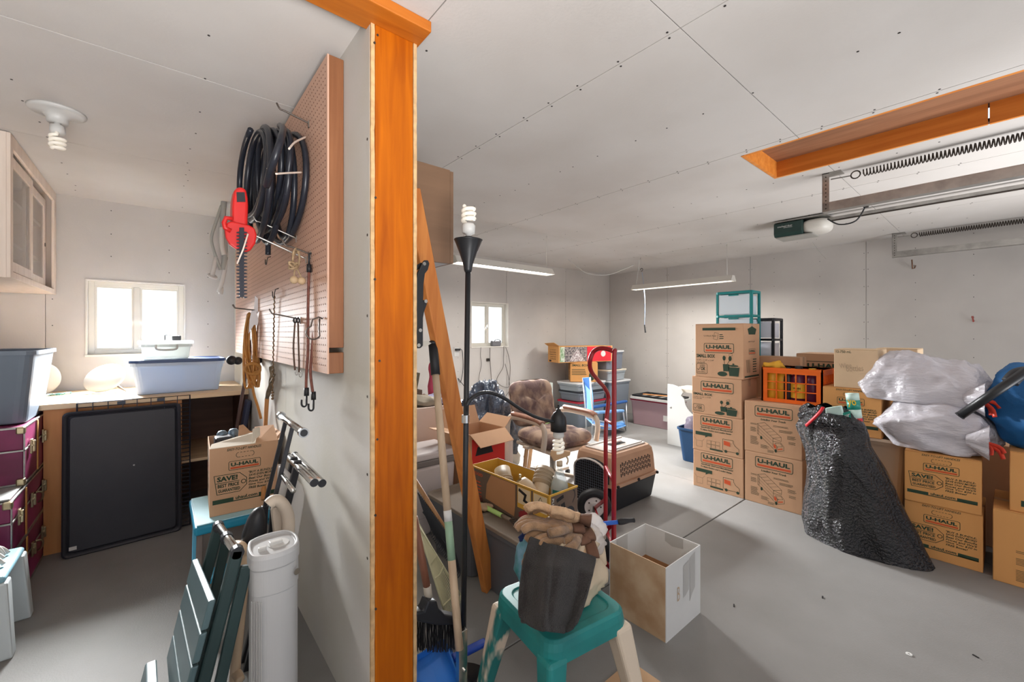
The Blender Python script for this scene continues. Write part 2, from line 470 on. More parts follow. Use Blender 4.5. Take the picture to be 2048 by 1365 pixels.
# ceiling: boards on dark backing, with the attic hatch cut out
HX0, HX1, HY0, HY1 = 2.65, 3.205, -0.36, 1.03
hole = (HX0, HX1, HY0, HY1)
m = MB()
for (a0, a1, b0, b1) in rect_minus((XL-0.2, XB+0.2, YF-0.2, YA+0.2), [hole]): m.box(a0, a1, b0, b1, ZC+0.012, ZC+0.03)
ce = struct(m.build('ceiling', JOINT))
panels = []
for (x0, x1) in ((PX1, 1.38), (1.38, 2.60), (2.60, 3.82), (3.82, 5.04), (5.04, XB+.1)):
    for (y0, y1) in ((YF-.1, 0.735), (0.735, 3.17), (3.17, YA+.1)): panels.append((x0, x1, y0, y1))
for (y0, y1) in ((YF-.1, 0.94), (0.94, 2.16), (2.16, 3.35), (3.35, YA+.1)): panels.append((XL-.1, PX1, y0, y1))
for (x0, x1, y0, y1) in panels:
    m = MB()
    for (a0, a1, b0, b1) in rect_minus((x0+.002, x1-.002, y0+.002, y1-.002), [hole]): m.box(a0, a1, b0, b1, ZC, ZC+0.013)
    m.build('ceiling_panel', CEILM, ce)
rnd = random.Random(3)
sc = MB()
def dot(x, y, z, n, r=0.0045):
    a = Vector(n); sc.cyl(Vector((x, y, z)) - a*0.002, Vector((x, y, z)) + a*0.0012, r, n=6)
def inh(x, y): return HX0-.02 < x < HX1+.02 and HY0-.02 < y < HY1+.02
for x in (1.38, 2.60, 3.82, 5.04):
    y = 0.2
    while y < 4.5:
        for d in (-.016, .016):
            if not inh(x+d, y): dot(x+d, y+d*.3, ZC, (0,0,-1))
        y += 0.2 + rnd.uniform(-.03, .03)
for x in (0.755, 2.0, 3.3, 4.43, 5.65, 0.14, -0.47):
    y = 0.25
    while y < 4.5:
        if not inh(x, y): dot(x + rnd.uniform(-.01, .01), y, ZC, (0,0,-1))
        y += 0.15 + rnd.uniform(-.05, .22)
sc.build('screw_head', SCREW, ce)['kind'] = 'stuff'
# attic hatch: wooden rim and plywood lid lying above it
ha = struct(thing('trim_2', None, None, (2.93, 0.33, ZC)))
t = .019
MB().box(HX0, HX1, HY1-t, HY1, ZC-.004, ZC+.10).build('hatch_rim_board', HATCHW, ha, world=True)
MB().box(HX0, HX1, HY0, HY0+t, ZC-.004, ZC+.10).build('hatch_rim_board', HATCHW, ha, world=True)
MB().box(HX0, HX0+t, HY0+t, HY1-t, ZC+.0, ZC+.10).build('hatch_rim_board', HATCHW, ha, world=True)
MB().box(HX1-t, HX1, 0.07, HY1-t, ZC-.004, ZC+.10).build('hatch_rim_board', HATCHW, ha, world=True)
MB().box(HX1-t, HX1, HY0+t, 0.064, ZC-.004, ZC+.10).build('hatch_rim_board', HATCHW, ha, world=True)
MB().box(HX0-.05, HX1+.05, HY0-.05, HY1+.05, ZC+.10, ZC+.115).build('hatch_lid', HATCHP, ha, world=True)

WIN1 = (-0.445, 0.17, 1.195, 1.80); WIN2 = (3.186, 3.828, 1.185, 1.805)
def wall_boards(parent, fixed, axis, cuts, z1, holes, M, side, name='drywall_panel'):
    for i in range(len(cuts)-1):
        m = MB()
        for (a0, a1, b0, b1) in rect_minus((cuts[i]+.002, cuts[i+1]-.002, 0, z1), holes):
            if axis == 'x': m.box(a0, a1, min(fixed, fixed+side*.013), max(fixed, fixed+side*.013), b0, b1)
            else: m.box(min(fixed, fixed+side*.013), max(fixed, fixed+side*.013), a0, a1, b0, b1)
        m.build(name, M, parent)
# back wall with the two windows
m = MB()
for (a0, a1, b0, b1) in rect_minus((XL-.2, XB+.2, -.1, ZC+.02), [WIN1, WIN2]): m.box(a0, a1, YA+.012, YA+.15, b0, b1)
wa = struct(m.build('wall_back', DRYWALL))
wall_boards(wa, YA, 'x', [XL-.1, -0.655, 0.56], ZC, [WIN1], DRYWALL, 1)
wall_boards(wa, YA, 'x', [0.66, 1.36, 2.58, 3.80, 5.04, XB], ZC, [WIN1, WIN2], DRYWALL, 1)
sc = MB()
for x in (-0.62, -0.30, 0.06, 0.33, 1.36, 1.75, 2.2, 2.58, 2.98, 3.80, 4.22, 4.62, 5.04, 5.45, 5.85):
    z = 0.25 + rnd.uniform(0, .05)
    while z < 2.4:
        if not any(h[0]-.03 < x < h[1]+.03 and h[2]-.03 < z < h[3]+.03 for h in (WIN1, WIN2)): dot(x, YA, z, (0,-1,0), .004)
        z += 0.19 + rnd.uniform(-.02, .03)
sc.build('screw_head', SCREW, wa)['kind'] = 'stuff'
# right-hand wall
wb = struct(MB().box(XB+.012, XB+.15, YF-.1, YA+.1, -.1, ZC+.02).build('wall_right', DRYWALL))
wall_boards(wb, XB, 'y', [YF, -1.38, -0.16, 1.06, 2.29, 3.52, YA], ZC, [], DRYWALL, 1)
sc = MB()
for y in (-.16, .23, .65, 1.06, 1.5, 2.0, 2.29, 2.75, 3.1, 3.52, 3.9, 4.3):
    z = 0.3
    while z < 2.4:
        if y in (-.16, 1.06, 2.29, 3.52):
            for d in (-.018, .018): dot(XB, y+d, z, (-1,0,0), .0042)
        else: dot(XB, y, z, (-1,0,0), .0042)
        z += 0.2 + rnd.uniform(-.02, .02)
sc.build('screw_head', SCREW, wb)['kind'] = 'stuff'
# left wall and the wall behind the camera with two doorways added for the fill lamps
struct(MB().box(XL-.15, XL, YF-.1, YA+.1, -.1, ZC+.02).build('wall_left', DRYWALL))
m = MB()
for (a0, a1, b0, b1) in rect_minus((XL-.2, XB+.2, -.1, ZC+.02), [(-0.75, 1.25, -.2, 2.05), (2.7, 5.1, -.2, 2.05)]): m.box(a0, a1, YF-.15, YF, b0, b1)
struct(m.build('wall_front', DRYWALL))
# windows
PANE = mat('obscured_pane', (200, 206, 210), 0.5, emit=(236, 243, 247), es=0.93, var=0.03, vscale=30)
VINYL = mat('window_vinyl', (206, 202, 192), 0.5)
REVEAL = mat('window_reveal', (218, 214, 206), 0.8)
def window(name, w, knob):
    x0, x1, z0, z1 = w
    r = struct(thing(name, None, None, ((x0+x1)/2, YA, z0)))
    m = MB(); t = .010                                             # plaster returns
    m.box(x0, x0+t, YA-.006, YA+.13, z0, z1); m.box(x1-t, x1, YA-.006, YA+.13, z0, z1); m.box(x0+t, x1-t, YA-.006, YA+.13, z1-t, z1)
    m.build('window_reveal', REVEAL, r, world=True)
    MB().box(x0-.004, x1+.004, YA-.012, YA+.13, z0-.006, z0+t).build('window_sill', REVEAL, r, world=True, bevel=.003)
    m = MB(); f = .035; y0, y1 = YA+.055, YA+.10
    xa, xb, za, zb = x0+t, x1-t, z0+t, z1-t
    m.box(xa, xa+f, y0, y1, za, zb); m.box(xb-f, xb, y0, y1, za, zb); m.box(xa+f, xb-f, y0, y1, za, za+f); m.box(xa+f, xb-f, y0, y1, zb-f, zb)
    m.build('window_frame', VINYL, r, world=True, bevel=.003)
    xm = (xa+xb)/2 - .01
    MB().box(xm-.02, xm+.02, y0-.004, y1, za+f, zb-f).build('mullion', VINYL, r, world=True, bevel=.003)
    if knob: MB().box(xm-.010, xm+.010, y0-.02, y0-.004, (za+zb)/2-.04, (za+zb)/2+.04).build('latch', WHITEP, r, world=True, bevel=.004)
    for (a, b) in ((xa+f, xm-.02), (xm+.02, xb-f)):
        s = MB(); g = .014
        s.box(a, a+g, y0+.01, y1-.01, za+f, zb-f); s.box(b-g, b, y0+.01, y1-.01, za+f, zb-f); s.box(a+g, b-g, y0+.01, y1-.01, za+f, za+f+g); s.box(a+g, b-g, y0+.01, y1-.01, zb-f-g, zb-f)
        so = s.build('sash', VINYL, r, world=True)
        MB().box(a+g, b-g, y0+.02, y0+.026, za+f+g, zb-f-g).build('pane', PANE, so, world=True)
window('window_1', WIN1, False)
window('window_2', WIN2, True)
# partition: stud end, boards either side
pw = struct(MB().box(PX0+.0125, PX1-.0125, PY0+.04, YA+.012, 0, ZC).build('wall_partition', JOINT))
MB().box(PX0+.014, PX1-.014, PY0-.002, PY0+.04, 0, ZC-.036).build('stud', STUD, pw, bevel=.004)
for (x0, x1, nm) in ((PX0, PX0+.0125, 'drywall_panel'), (PX1-.0125, PX1, 'drywall_panel')):
    for (y0, y1) in ((PY0+.012, 2.56), (2.564, 3.78), (3.784, YA+.012)):
        MB().box(x0, x1, y0, y1, 0, ZC).build(nm, PARTM, pw)
for (x0, x1) in ((PX0, PX0+.0125), (PX1-.0125, PX1)):
    m = MB(); n = 60
    def edge(u, v, x0=x0, x1=x1):
        k = 0.0035*noise.noise(Vector((x0*50, v*60, 0)))
        return Vector((x0 + (x1-x0)*u + k*.5, PY0 - .001 + abs(k)*.5, v*(ZC-.036)))
    m.grid(edge, 2, 90)
    for v in range(1): m.box(x0+.0008, x1-.0008, PY0+.0035, PY0+.013, 0, ZC-.036)
    m.build('gypsum_edge', EDGEM, pw)
m = MB()
for z in (2.36, 2.33, 1.82, 1.55, 1.28, 1.02, 0.77, 0.46): m.cyl((PX0+.02+.01*math.sin(z*40), PY0-.004, z), (PX0+.02+.01*math.sin(z*40), PY0+.01, z), .004, n=6)
for z in (2.02, 1.70, 1.43, 1.16, .9, .62): m.cyl((PX0-.001, PY0+.03, z), (PX0+.01, PY0+.03, z), .005, n=6)
m.build('nail', STEELD, pw)
hd = struct(MB().box(-0.95, 0.705, 1.262, 1.392, ZC-.037, ZC-.0005).build('trim_1', HEADM, bevel=.003))
# ------------------------------------------------------------------ printed moving cartons
def logo(f, g, r, a, b, w):
    h = w*0.33
    outer = rrect(w, h, h*.16, 5, a+w/2, b+h/2); inner = rrect(w*.965, h*.90, h*.12, 5, a+w/2, b+h/2)
    k = len(outer); vs = [f.p(*q) for q in outer] + [f.p(*q) for q in inner]
    g.add(vs, [(i, (i+1) % k, k+(i+1) % k, k+i) for i in range(k)])
    f.text(g, 'U-HAUL', a+w*.07, b+h*.42, w*.85, h*.40, bold=0.045)
    f.rect(r, a+w*.06, b+h*.15, a+w*.94, b+h*.33)
def greek(f, g, a, b, w, n, dy, th, seed=1):
    rr = random.Random(seed)
    for i in range(n): f.rect(g, a, b-i*dy, a+w*rr.uniform(.7, 1.0), b-i*dy+th)
def truck_iso(f, g, r, a, b, w, h):
    P = lambda x, y: (a+x*w, b+y*h)
    L = lambda pts, c=False, t=.0022: f.line(g, [P(*q) for q in pts], t, c)
    L([(0,.92),(.22,1.0),(.72,.55),(.72,.40),(.48,.47),(.48,.36)]); L([(0,.92),(.48,.47)]); L([(0,.92),(0,.55),(.10,.47)]); L([(.48,.36),(.48,.18)])
    L([(.10,.47),(.48,.10)]); L([(.72,.55),(.48,.47)]); L([(.04,.88),(.04,.54)]); L([(.48,.36),(.70,.36),(.80,.22),(.80,.08),(.58,.0),(.50,.08)])
    L([(.54,.30),(.70,.32),(.76,.22),(.60,.18),(.54,.30)]); L([(.60,.18),(.58,.0)])
    for i in range(1, 5): L([(.22-.22+.48*i/5, .92-.45*i/5), (.22+.5*i/5, 1.0-.45*i/5)], t=.0015)
    for i in range(1, 4): L([(0, .92-.12*i), (.48, .47-.12*i)], t=.0013)
    for (cx, cy) in ((.12, .42), (.56, .03)):
        f.poly(g, [P(cx+.035*math.cos(q*math.pi/5), cy+.065*math.sin(q*math.pi/5)) for q in range(10)])
    f.poly(r, [P(.50,.14), P(.57,.10), P(.57,.22), P(.50,.28)]); f.poly(r, [P(.62,.07), P(.76,.12), P(.76,.16), P(.62,.11)], .0016)
def design_small(f, g, r, w, h, top=False):
    k = .60 if top else .93
    if top:
        f.rect(g, w*.16, h*.875, w*.84, h*.925)
        f.text(g, 'U-Haul App', w*.19, h*.755, w*.26, h*.035)
        f.line(g, [(w*.39, h*.72), (w*.42, h*.84), (w*.50, h*.82), (w*.47, h*.70)], .002, True)
        greek(f, g, w*.52, h*.79, w*.09, 3, h*.035, h*.014)
    lw = w*.62 if top else w*.66
    logo(f, g, r, w*.19, h*.46 if top else h*.61, lw)
    y = .365 if top else .50
    f.text(g, 'SMALL BOX', w*.03, h*y, w*.40, h*.066, bold=.035)
    f.text(g, '16 3/8" x 12 5/8" x 12 5/8"', w*.035, h*(y-.06), w*.37, h*.026); f.text(g, '1.5 CU FT', w*.035, h*(y-.11), w*.18, h*.03, bold=.01)
    a, b = w*.03, h*.06
    f.line(g, [(x, z) for x, z in rrect(w*.23, h*.19, .012, 4, a+w*.115, b+h*.095)], .003, True)
    f.text(g, 'OK', a+w*.095, b+h*.06, w*.10, h*.065, bold=.03); f.text(g, 'FOR SHIPPING', a+w*.02, b+h*.018, w*.18, h*.024)
    f.line(g, [(a+w*.02, b+h*.09), (a+w*.045, b+h*.065), (a+w*.085, b+h*.125)], .0035); f.text(g, 'U-HAUL', a+w*.075, b+h*.15, w*.12, h*.024); f.text(g, 'BOXES', a+w*.075, b+h*.125+.002, w*.10, h*.018)
    # pots and utensils
    def ell(cx, cy, rx, ry, n=14): f.poly(g, [(w*cx + w*rx*math.cos(2*math.pi*i/n), h*cy + h*ry*math.sin(2*math.pi*i/n)) for i in range(n)])
    f.poly(g, [(w*.72, h*.05), (w*.90, h*.05), (w*.92, h*.21), (w*.70, h*.21)]); f.poly(g, [(w*.60, h*.13), (w*.71, h*.13), (w*.72, h*.26), (w*.59, h*.26)])
    ell(.58, .08, .10, .045); ell(.80, .235, .10, .018); ell(.80, .265, .022, .014); ell(.615, .37, .03, .045); ell(.735, .365, .033, .045)
    f.line(g, [(w*.625, h*.25), (w*.615, h*.34)], .004); f.line(g, [(w*.67, h*.25), (w*.73, h*.34)], .004)
    f.line(g, [(w*.72, h*.40), (w*.78, h*.42), (w*.77, h*.46), (w*.71, h*.44)], .002, True)
def design_sized(f, g, r, w, h):
    logo(f, g, r, w*.165, h*.68, w*.64)
    f.text(g, 'Specifically Sized and Manufactured', w*.17, h*.615, w*.64, h*.05, bold=.03, shear=.2)
    f.text(g, 'To Make Packing and Loading Easier', w*.16, h*.545, w*.63, h*.05, bold=.03, shear=.2)
    f.poly(g, [(w*.06, h*.42), (w*.40, h*.42), (w*.40, h*.51), (w*.06, h*.51)]); f.poly(g, [(w*.27, h*.42), (w*.33, h*.42), (w*.26, h*.37)])
    # stacked cartons being loaded, and the truck
    for i in range(2):
        for j in range(3): f.line(g, [(w*(.30+.09*j), h*(.12+.10*i)), (w*(.38+.09*j), h*(.12+.10*i)), (w*(.38+.09*j), h*(.21+.10*i)), (w*(.30+.09*j), h*(.21+.10*i))], .0015, True)
    f.line(g, [(w*.08, h*.10), (w*.20, h*.10), (w*.20, h*.26), (w*.08, h*.26)], .0015, True); f.line(g, [(w*.08, h*.26), (w*.03, h*.34)], .0015); f.line(g, [(w*.20, h*.26), (w*.25, h*.33)], .0015)
    f.line(g, [(w*.62, h*.14), (w*.62, h*.42), (w*.82, h*.42), (w*.82, h*.36), (w*.86, h*.28), (w*.93, h*.22), (w*.93, h*.12), (w*.66, h*.12)], .003, True)
    f.poly(r, [(w*.64, h*.27), (w*.76, h*.25), (w*.76, h*.36), (w*.64, h*.38)])
    f.rect(g, w*.36, h*.07, w*.62, h*.11)
    for cx in (.68, .90): f.poly(g, [(w*cx + w*.028*math.cos(q*math.pi/6), h*.11 + h*.038*math.sin(q*math.pi/6)) for q in range(12)], .0016)
def design_truck(f, g, r, w, h):
    logo(f, g, r, w*.19, h*.71, w*.66)
    f.text(g, 'Loading Your Truck', w*.30, h*.635, w*.44, h*.048, bold=.03, shear=.2)
    truck_iso(f, g, r, w*.24, h*.08, w*.58, h*.53)
    greek(f, g, w*.11, h*.56, w*.12, 2, h*.018, h*.006, 2); greek(f, g, w*.11, h*.48, w*.12, 5, h*.018, h*.006, 3); greek(f, g, w*.11, h*.30, w*.16, 9, h*.018, h*.006, 4)
    greek(f, g, w*.52, h*.57, w*.28, 2, h*.018, h*.006, 5); greek(f, g, w*.62, h*.50, w*.24, 3, h*.018, h*.006, 6); greek(f, g, w*.76, h*.41, w*.16, 4, h*.018, h*.006, 7)
    greek(f, g, w*.30, h*.16, w*.15, 4, h*.018, h*.006, 8); greek(f, g, w*.42, h*.08, w*.14, 3, h*.018, h*.006, 9); greek(f, g, w*.78, h*.30, w*.13, 3, h*.018, h*.006, 10)
def design_save(f, g, r, w, h, tilt=0):
    f.text(g, 'EASY-TO-LIFT HANDLES', w*.24, h*.935, w*.50, h*.038, bold=.015, shear=.25)
    pts = rrect(w*.26, h*.07, h*.03, 6, w*.50, h*.86)
    for i in range(0, len(pts)): 
        (a0, b0), (a1, b1) = pts[i], pts[(i+1) % len(pts)]
        n = max(1, int(math.hypot(a1-a0, b1-b0)/.012))
        for q in range(n): f.line(g, [(a0+(a1-a0)*q/n, b0+(b1-b0)*q/n), (a0+(a1-a0)*(q+.45)/n, b0+(b1-b0)*(q+.45)/n)], .0022)
    logo(f, g, r, w*.26, h*.64, w*.47)
    tag_ = [(w*.10, h*.31), (w*.42, h*.31), (w*.52, h*.40), (w*.52, h*.50), (w*.42, h*.59), (w*.06, h*.59)]
    f.line(g, tag_, .0028, True)
    f.text(g, 'SAVE!', w*.10, h*.495, w*.29, h*.075, bold=.04); f.line(g, [(w*.09, h*.475), (w*.41, h*.475)], .003)
    f.text(g, 'BEST PRICE', w*.11, h*.405, w*.30, h*.052, bold=.03); f.text(g, 'GUARANTEED', w*.115, h*.335, w*.31, h*.048, bold=.03)
    f.line(g, [(w*.475 + .010*math.cos(q*math.pi/5), h*.45 + .010*math.sin(q*math.pi/5)) for q in range(10)], .003, True)
    for i, s in enumerate(('"BUY A BUNDLE-', 'SAVE EVEN MORE!', 'Beat Our Bundle', "Prices and We'll", 'Give You $20 in', 'FREE Boxes!')):
        f.text(g, s, w*.55, h*(.555-.048*i), w*(.38 if i != 5 else .27), h*.036, bold=.02, shear=.2)
    f.rect(g, w*.04, h*.17, w*.33, h*.235); f.rect(g, w*.33, h*.17, w*.95, h*.185); f.rect(g, w*.70, h*.17, w*.95, h*.235)
    f.text(g, 'uhaul.com', w*.36, h*.195, w*.32, h*.05, bold=.03)
def design_side(f, g, r, w, h):
    f.text(g, 'EASY-TO-LIFT', w*.28, h*.66, w*.40, h*.022); logo(f, g, r, w*.30, h*.44, w*.42)
    greek(f, g, w*.55, h*.34, w*.30, 6, h*.045, h*.018, 4)
    for i in range(4): f.line(g, [(w*(.2+.06*i), h*.12), (w*(.16+.06*i), h*.34)], .006)
    f.rect(g, w*.05, h*.03, w*.95, h*.06); f.poly(g, [(w*.3, h*.8), (w*.7, h*.8), (w*.78, h*.9), (w*.5, h*.95), (w*.22, h*.9)])
def carton(name, label, cat, loc, rz, w, d, h, front=None, right=None, left=None, group=None, body=None, tape=True, ajar=0.0):
    t = thing(name, label, cat, loc, rz, group)
    B = body or CARD
    MB().box(-w/2, w/2, -d/2, d/2, 0, h-.004).build('body', B, t, bevel=.004)
    for s in (-1, 1):
        MB().box(-w/2+.001, w/2-.001, min(s*.0015, s*(d/2-.001)), max(s*.0015, s*(d/2-.001)), h-.0036, h).build('flap', B, t, bevel=.001, seg=1)
    if tape:
        m = MB(); a = .024
        m.add([(-w/2-.0006, -a, h*.80), (-w/2-.0006, a, h*.80), (-w/2-.0006, a, h+.0008), (-w/2-.0006, -a, h+.0008), (w/2+.0006, -a, h+.0008), (w/2+.0006, a, h+.0008), (w/2+.0006, -a, h*.8), (w/2+.0006, a, h*.8)],
              [(0,1,2,3), (3,2,5,4), (4,5,7,6)])
        m.build('tape', TAPE, t)
    for fn, f, ww in ((front, Face((-w/2,-d/2,0), (1,0,0), (0,0,1), (0,-1,0)), w), (right, Face((w/2,-d/2,0), (0,1,0), (0,0,1), (1,0,0)), d), (left, Face((-w/2,d/2,0), (0,-1,0), (0,0,1), (-1,0,0)), d)):
        if fn:
            g, r = MB(), MB(); fn(f, g, r, ww, h)
            if g.v: g.build('print', GREENP, t)
            for q in r.f: MB().add([r.v[i] for i in q], [tuple(range(len(q)))]).build('print_stripe', REDP, t)
    return t
def opencarton(t, w, d, h, M, MI, th=.004, flaps=(), floor=True):
    """four walls with thickness, floor, folded flaps: flaps = [(side, length, angle)]"""
    m = MB()
    m.box(-w/2, w/2, -d/2, -d/2+th, 0, h); m.box(-w/2, w/2, d/2-th, d/2, 0, h)
    m.box(-w/2, -w/2+th, -d/2+th, d/2-th, 0, h); m.box(w/2-th, w/2, -d/2+th, d/2-th, 0, h)
    m.build('body', M, t, bevel=.001, seg=1)
    MB().box(-w/2+th, w/2-th, -d/2+th, d/2-th, .002, .006).build('bottom', MI, t)
    for (side, L, ang) in flaps:
        a = math.radians(ang); c, s = math.cos(a), math.sin(a)
        m = MB()
        if side in 'fb':
            sg = -1 if side == 'f' else 1
            y0 = sg*d/2; pts = [(-w/2, y0, h), (w/2, y0, h), (w/2-.01, y0+sg*L*c, h+L*s), (-w/2+.01, y0+sg*L*c, h+L*s)]
        else:
            sg = -1 if side == 'l' else 1
            x0 = sg*w/2; pts = [(x0, -d/2, h), (x0, d/2, h), (x0+sg*L*c, d/2-.01, h+L*s), (x0+sg*L*c, -d/2+.01, h+L*s)]
        m.add(pts, [(0,1,2,3)])
        m.build('flap', M, t, solid=th)
# ------------------------------------------------------------------ generic pieces
def cfl(parent, base, axis, s=1.0, world=True, up=1):
    """compact fluorescent: cap, ballast, spiral"""
    a, u, w = basis(axis); b = Vector(base)
    MB().lathe([(.012*s,0),(.012*s,.02*s),(.026*s,.026*s),(.028*s,.055*s),(.022*s,.064*s)], b, 16, a).build('ballast', WHITEPL, parent, world=world, smooth=True)
    pts = []
    for i in range(73):
        t = i/72; ang = t*2*math.pi*3.2; r = .024*s*(1 - .25*max(0, t-.75)/.25)
        pts.append(b + a*(.074*s + t*.062*s) + u*r*math.cos(ang) + w*r*math.sin(ang))
    pts = [b + a*.06*s + u*.016*s, b + a*.068*s + u*.022*s] + pts
    MB().tube(pts, .0075*s, 8).build('spiral_tube', CFLM, parent, world=world, smooth=True)
CFLM = mat('lamp_glass', (238, 232, 220), 0.3, emit=(255, 246, 230), es=0.12)
def tote(name, label, loc, rz, w, d, h, M, lid=None, r=.04, tap=.86, group=None, cat='storage tote', rim=True, handle=True, labelm=None):
    t = thing(name, label, cat, loc, rz, group)
    m = MB(); shell(m, w*tap, d*tap, w, d, 0, h, r, .004); m.build('body', M, t, smooth=False, bevel=.002, seg=1)
    if rim:
        m = MB(); rimring(m, w, d, h-.022, h, r, .010); m.build('rim', M, t)
    if lid:
        m = MB(); lidplate(m, w+.035, d+.035, h+.0005, h+.022, r+.012); m.build('lid', lid, t, bevel=.003, seg=1)
    if handle:
        for s in (-1, 1):
            MB().box(s*(w/2+.004)-.008, s*(w/2+.004)+.008, -.06, .06, h-.055, h-.024).build('handle', M, t, bevel=.004)
    return t
# ------------------------------------------------------------------ workbench and what stands on it
BZ = 0.935
t = thing('workbench', 'built-in plywood workbench with pale top under the wide window', 'workbench', (-0.03, 4.2, 0))
MB().box(-0.63, PX0-.002, 3.80, YA-.014, BZ-.035, BZ).build('worktop', BENCHT, t, world=True, bevel=.003)
MB().box(-0.535, 0.12, 3.83, 3.848, 0, BZ-.035).build('front_panel', BENCHP, t, world=True)
MB().box(0.12, PX0-.01, 3.86, 4.6, .43, .45).build('shelf', BENCHT, t, world=True)
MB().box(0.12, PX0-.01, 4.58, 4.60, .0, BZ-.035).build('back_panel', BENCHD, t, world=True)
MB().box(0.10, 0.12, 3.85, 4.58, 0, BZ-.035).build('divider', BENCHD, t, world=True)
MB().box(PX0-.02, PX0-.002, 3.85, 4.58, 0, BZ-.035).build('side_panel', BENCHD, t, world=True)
MB().box(-0.55, -0.535, 3.83, 4.58, 0, BZ-.035).build('side_panel', BENCHP, t, world=True)
FROST = frosted('milky_plastic', (214, 226, 240), .45)
FROSTW = frosted('clear_plastic', (228, 230, 228), .5)
NAVYL = mat('navy_lid', (34, 60, 104), .4)
tt = tote('storage_tote', 'long milky tote with navy lid on the workbench', (0.11, 4.13, BZ), 0.02, 0.53, 0.40, 0.225, FROST, NAVYL, tap=.90)
zt = BZ + .225 + .0225
t = tote('storage_tote', 'small clear lidded box standing on the navy lid', (0.035, 4.15, zt), 0.02, 0.29, 0.24, 0.112, FROSTW, FROSTW, r=.025, tap=.92, handle=False)
m = MB(); m.tube(smoothpath([(-.06,-.128,.105),(-.055,-.142,.075),(0,-.146,.068),(.055,-.142,.075),(.06,-.128,.105)]), .007, 6); m.build('handle', mat('grey_handle', (186, 182, 176), .4), t)
t = thing('clip_light', 'small black clip-on light lying on the clear box', 'clip light', (0.075, 4.13, zt+.135))
MB().box(-.005, .05, -.02, .02, 0, .038).build('lamp_head', BLACKP, t, bevel=.006)
m = MB(); m.box(-.05, -.043, -.015, .015, 0, .045); m.box(-.05, -.01, -.012, .012, .040, .046); m.box(-.05, -.01, -.012, .012, 0, .006); m.build('clip', BLACKP, t, bevel=.002)
# white dome dish with a spike, and the disc behind the tote
t = thing('dish_light', 'white oval dome with a grey spike lying on the workbench', 'dome light', (-0.30, 4.30, BZ))
ax = Vector((-.35, -.72, .62)).normalized(); c = Vector((-0.31, 4.31, BZ+.105))
MB().lathe([(0,-.02),(.09,-.018),(.118,-.004),(.122,.008),(.112,.018),(.08,.030),(.04,.036),(0,.037)], c, 40, ax).build('dome', WHITEPL, t, world=True, smooth=True)
MB().cyl(PZ(226, 768, BZ+.06), PZ(254, 784, BZ+.012), .016, .002, 12).build('spike', mat('spike_grey', (132, 124, 114), .35, .5), t, world=True, smooth=True)
MB().lathe([(.03, 0), (.032, .012), (.02, .02)], PZ(226, 768, BZ+.06) - Vector((.004, .01, 0)), 16, (.5, .2, -.6)).build('collar', WHITEPL, t, world=True, smooth=True)
t = thing('dish_light', 'white disc lamp standing upright behind the slate tote', 'dome light', (-0.63, 4.45, BZ))
MB().lathe([(0,-.02),(.10,-.016),(.118,0),(.108,.014),(.05,.024),(0,.026)], (-0.655, 4.42, BZ+.118), 40, (.5, -.85, .1)).build('dome', WHITEPL, t, world=True, smooth=True)
MB().box(-.70, -.61, 4.41, 4.47, BZ, BZ+.012).build('foot', WHITEPL, t, world=True, bevel=.003)
m = MB()
p = [PZ(86, 793, BZ+.008), PZ(100, 790, BZ+.008), PZ(118, 789, BZ+.010), PZ(141, 786, BZ+.010)]
m.tube(smoothpath(p), .008, 8)
rp = m.build('rope', mat('teal_rope', (70, 140, 136), .9, col2=(200, 210, 206), vscale=60, vlo=.45, vhi=.55), None, smooth=True)
tag(rp, 'short teal and white rope end on the workbench', 'rope')
# ------------------------------------------------------------------ pale wall cabinet with sliding glass doors
CX = -0.615
t = thing('wall_cabinet', 'pale wood wall cabinet with sliding glass doors', 'cabinet', (-0.78, 4.0, 1.665))
y0, y1, z0, z1 = 3.37, YA-.014, 1.665, ZC-.004
m = MB(); m.box(XL+.003, CX, y0, y0+.018, z0, z1); m.build('side_panel', CABW, t, world=True)
MB().box(XL+.003, CX, y1-.018, y1, z0, z1).build('side_panel', CABW, t, world=True)
MB().box(XL+.003, CX, y0+.018, y1-.018, z1-.018, z1).build('top_panel', CABW, t, world=True)
MB().box(XL+.003, CX, y0+.018, y1-.018, z0, z0+.018).build('bottom_panel', CABW, t, world=True)
MB().box(XL+.003, XL+.012, y0+.018, y1-.018, z0+.018, z1-.018).build('back_panel', WHITEP, t, world=True)
for z in (1.90, 2.16): MB().box(XL+.012, CX-.06, y0+.018, y1-.018, z, z+.018).build('shelf', CABW, t, world=True)
m = MB(); m.box(CX, CX+.016, y0, y0+.05, z0, z1); m.box(CX, CX+.016, y1-.07, y1, z0, z1); m.box(CX, CX+.016, y0+.05, y1-.07, z1-.07, z1); m.box(CX, CX+.016, y0+.05, y1-.07, z0, z0+.035)
m.build('face_frame', CABW, t, world=True, bevel=.002)
GLASS = mat('cabinet_glass', (222, 216, 206), .12, alpha=.35)
for (a, b, xo) in ((y0+.05, 4.03, -.008), (3.97, y1-.07, -.028)):
    m = MB(); f = .055; za, zb = z0+.05, z1-.075
    m.box(CX+xo-.016, CX+xo, a, a+f, za, zb); m.box(CX+xo-.016, CX+xo, b-f, b, za, zb); m.box(CX+xo-.016, CX+xo, a+f, b-f, za, za+f); m.box(CX+xo-.016, CX+xo, a+f, b-f, zb-f, zb)
    dd = m.build('door', CABW, t, world=True, bevel=.002)
    MB().box(CX+xo-.010, CX+xo-.006, a+f, b-f, za+f, zb-f).build('pane', GLASS, dd, world=True)
    hy = b-.028 if b > 4.2 else a+.028
    MB().lathe([(0,0),(.014,0),(.014,.002),(0,.002)], (CX+xo+.001, hy, 2.02), 16, (1,0,0)).build('finger_pull', STEELD, dd, world=True)
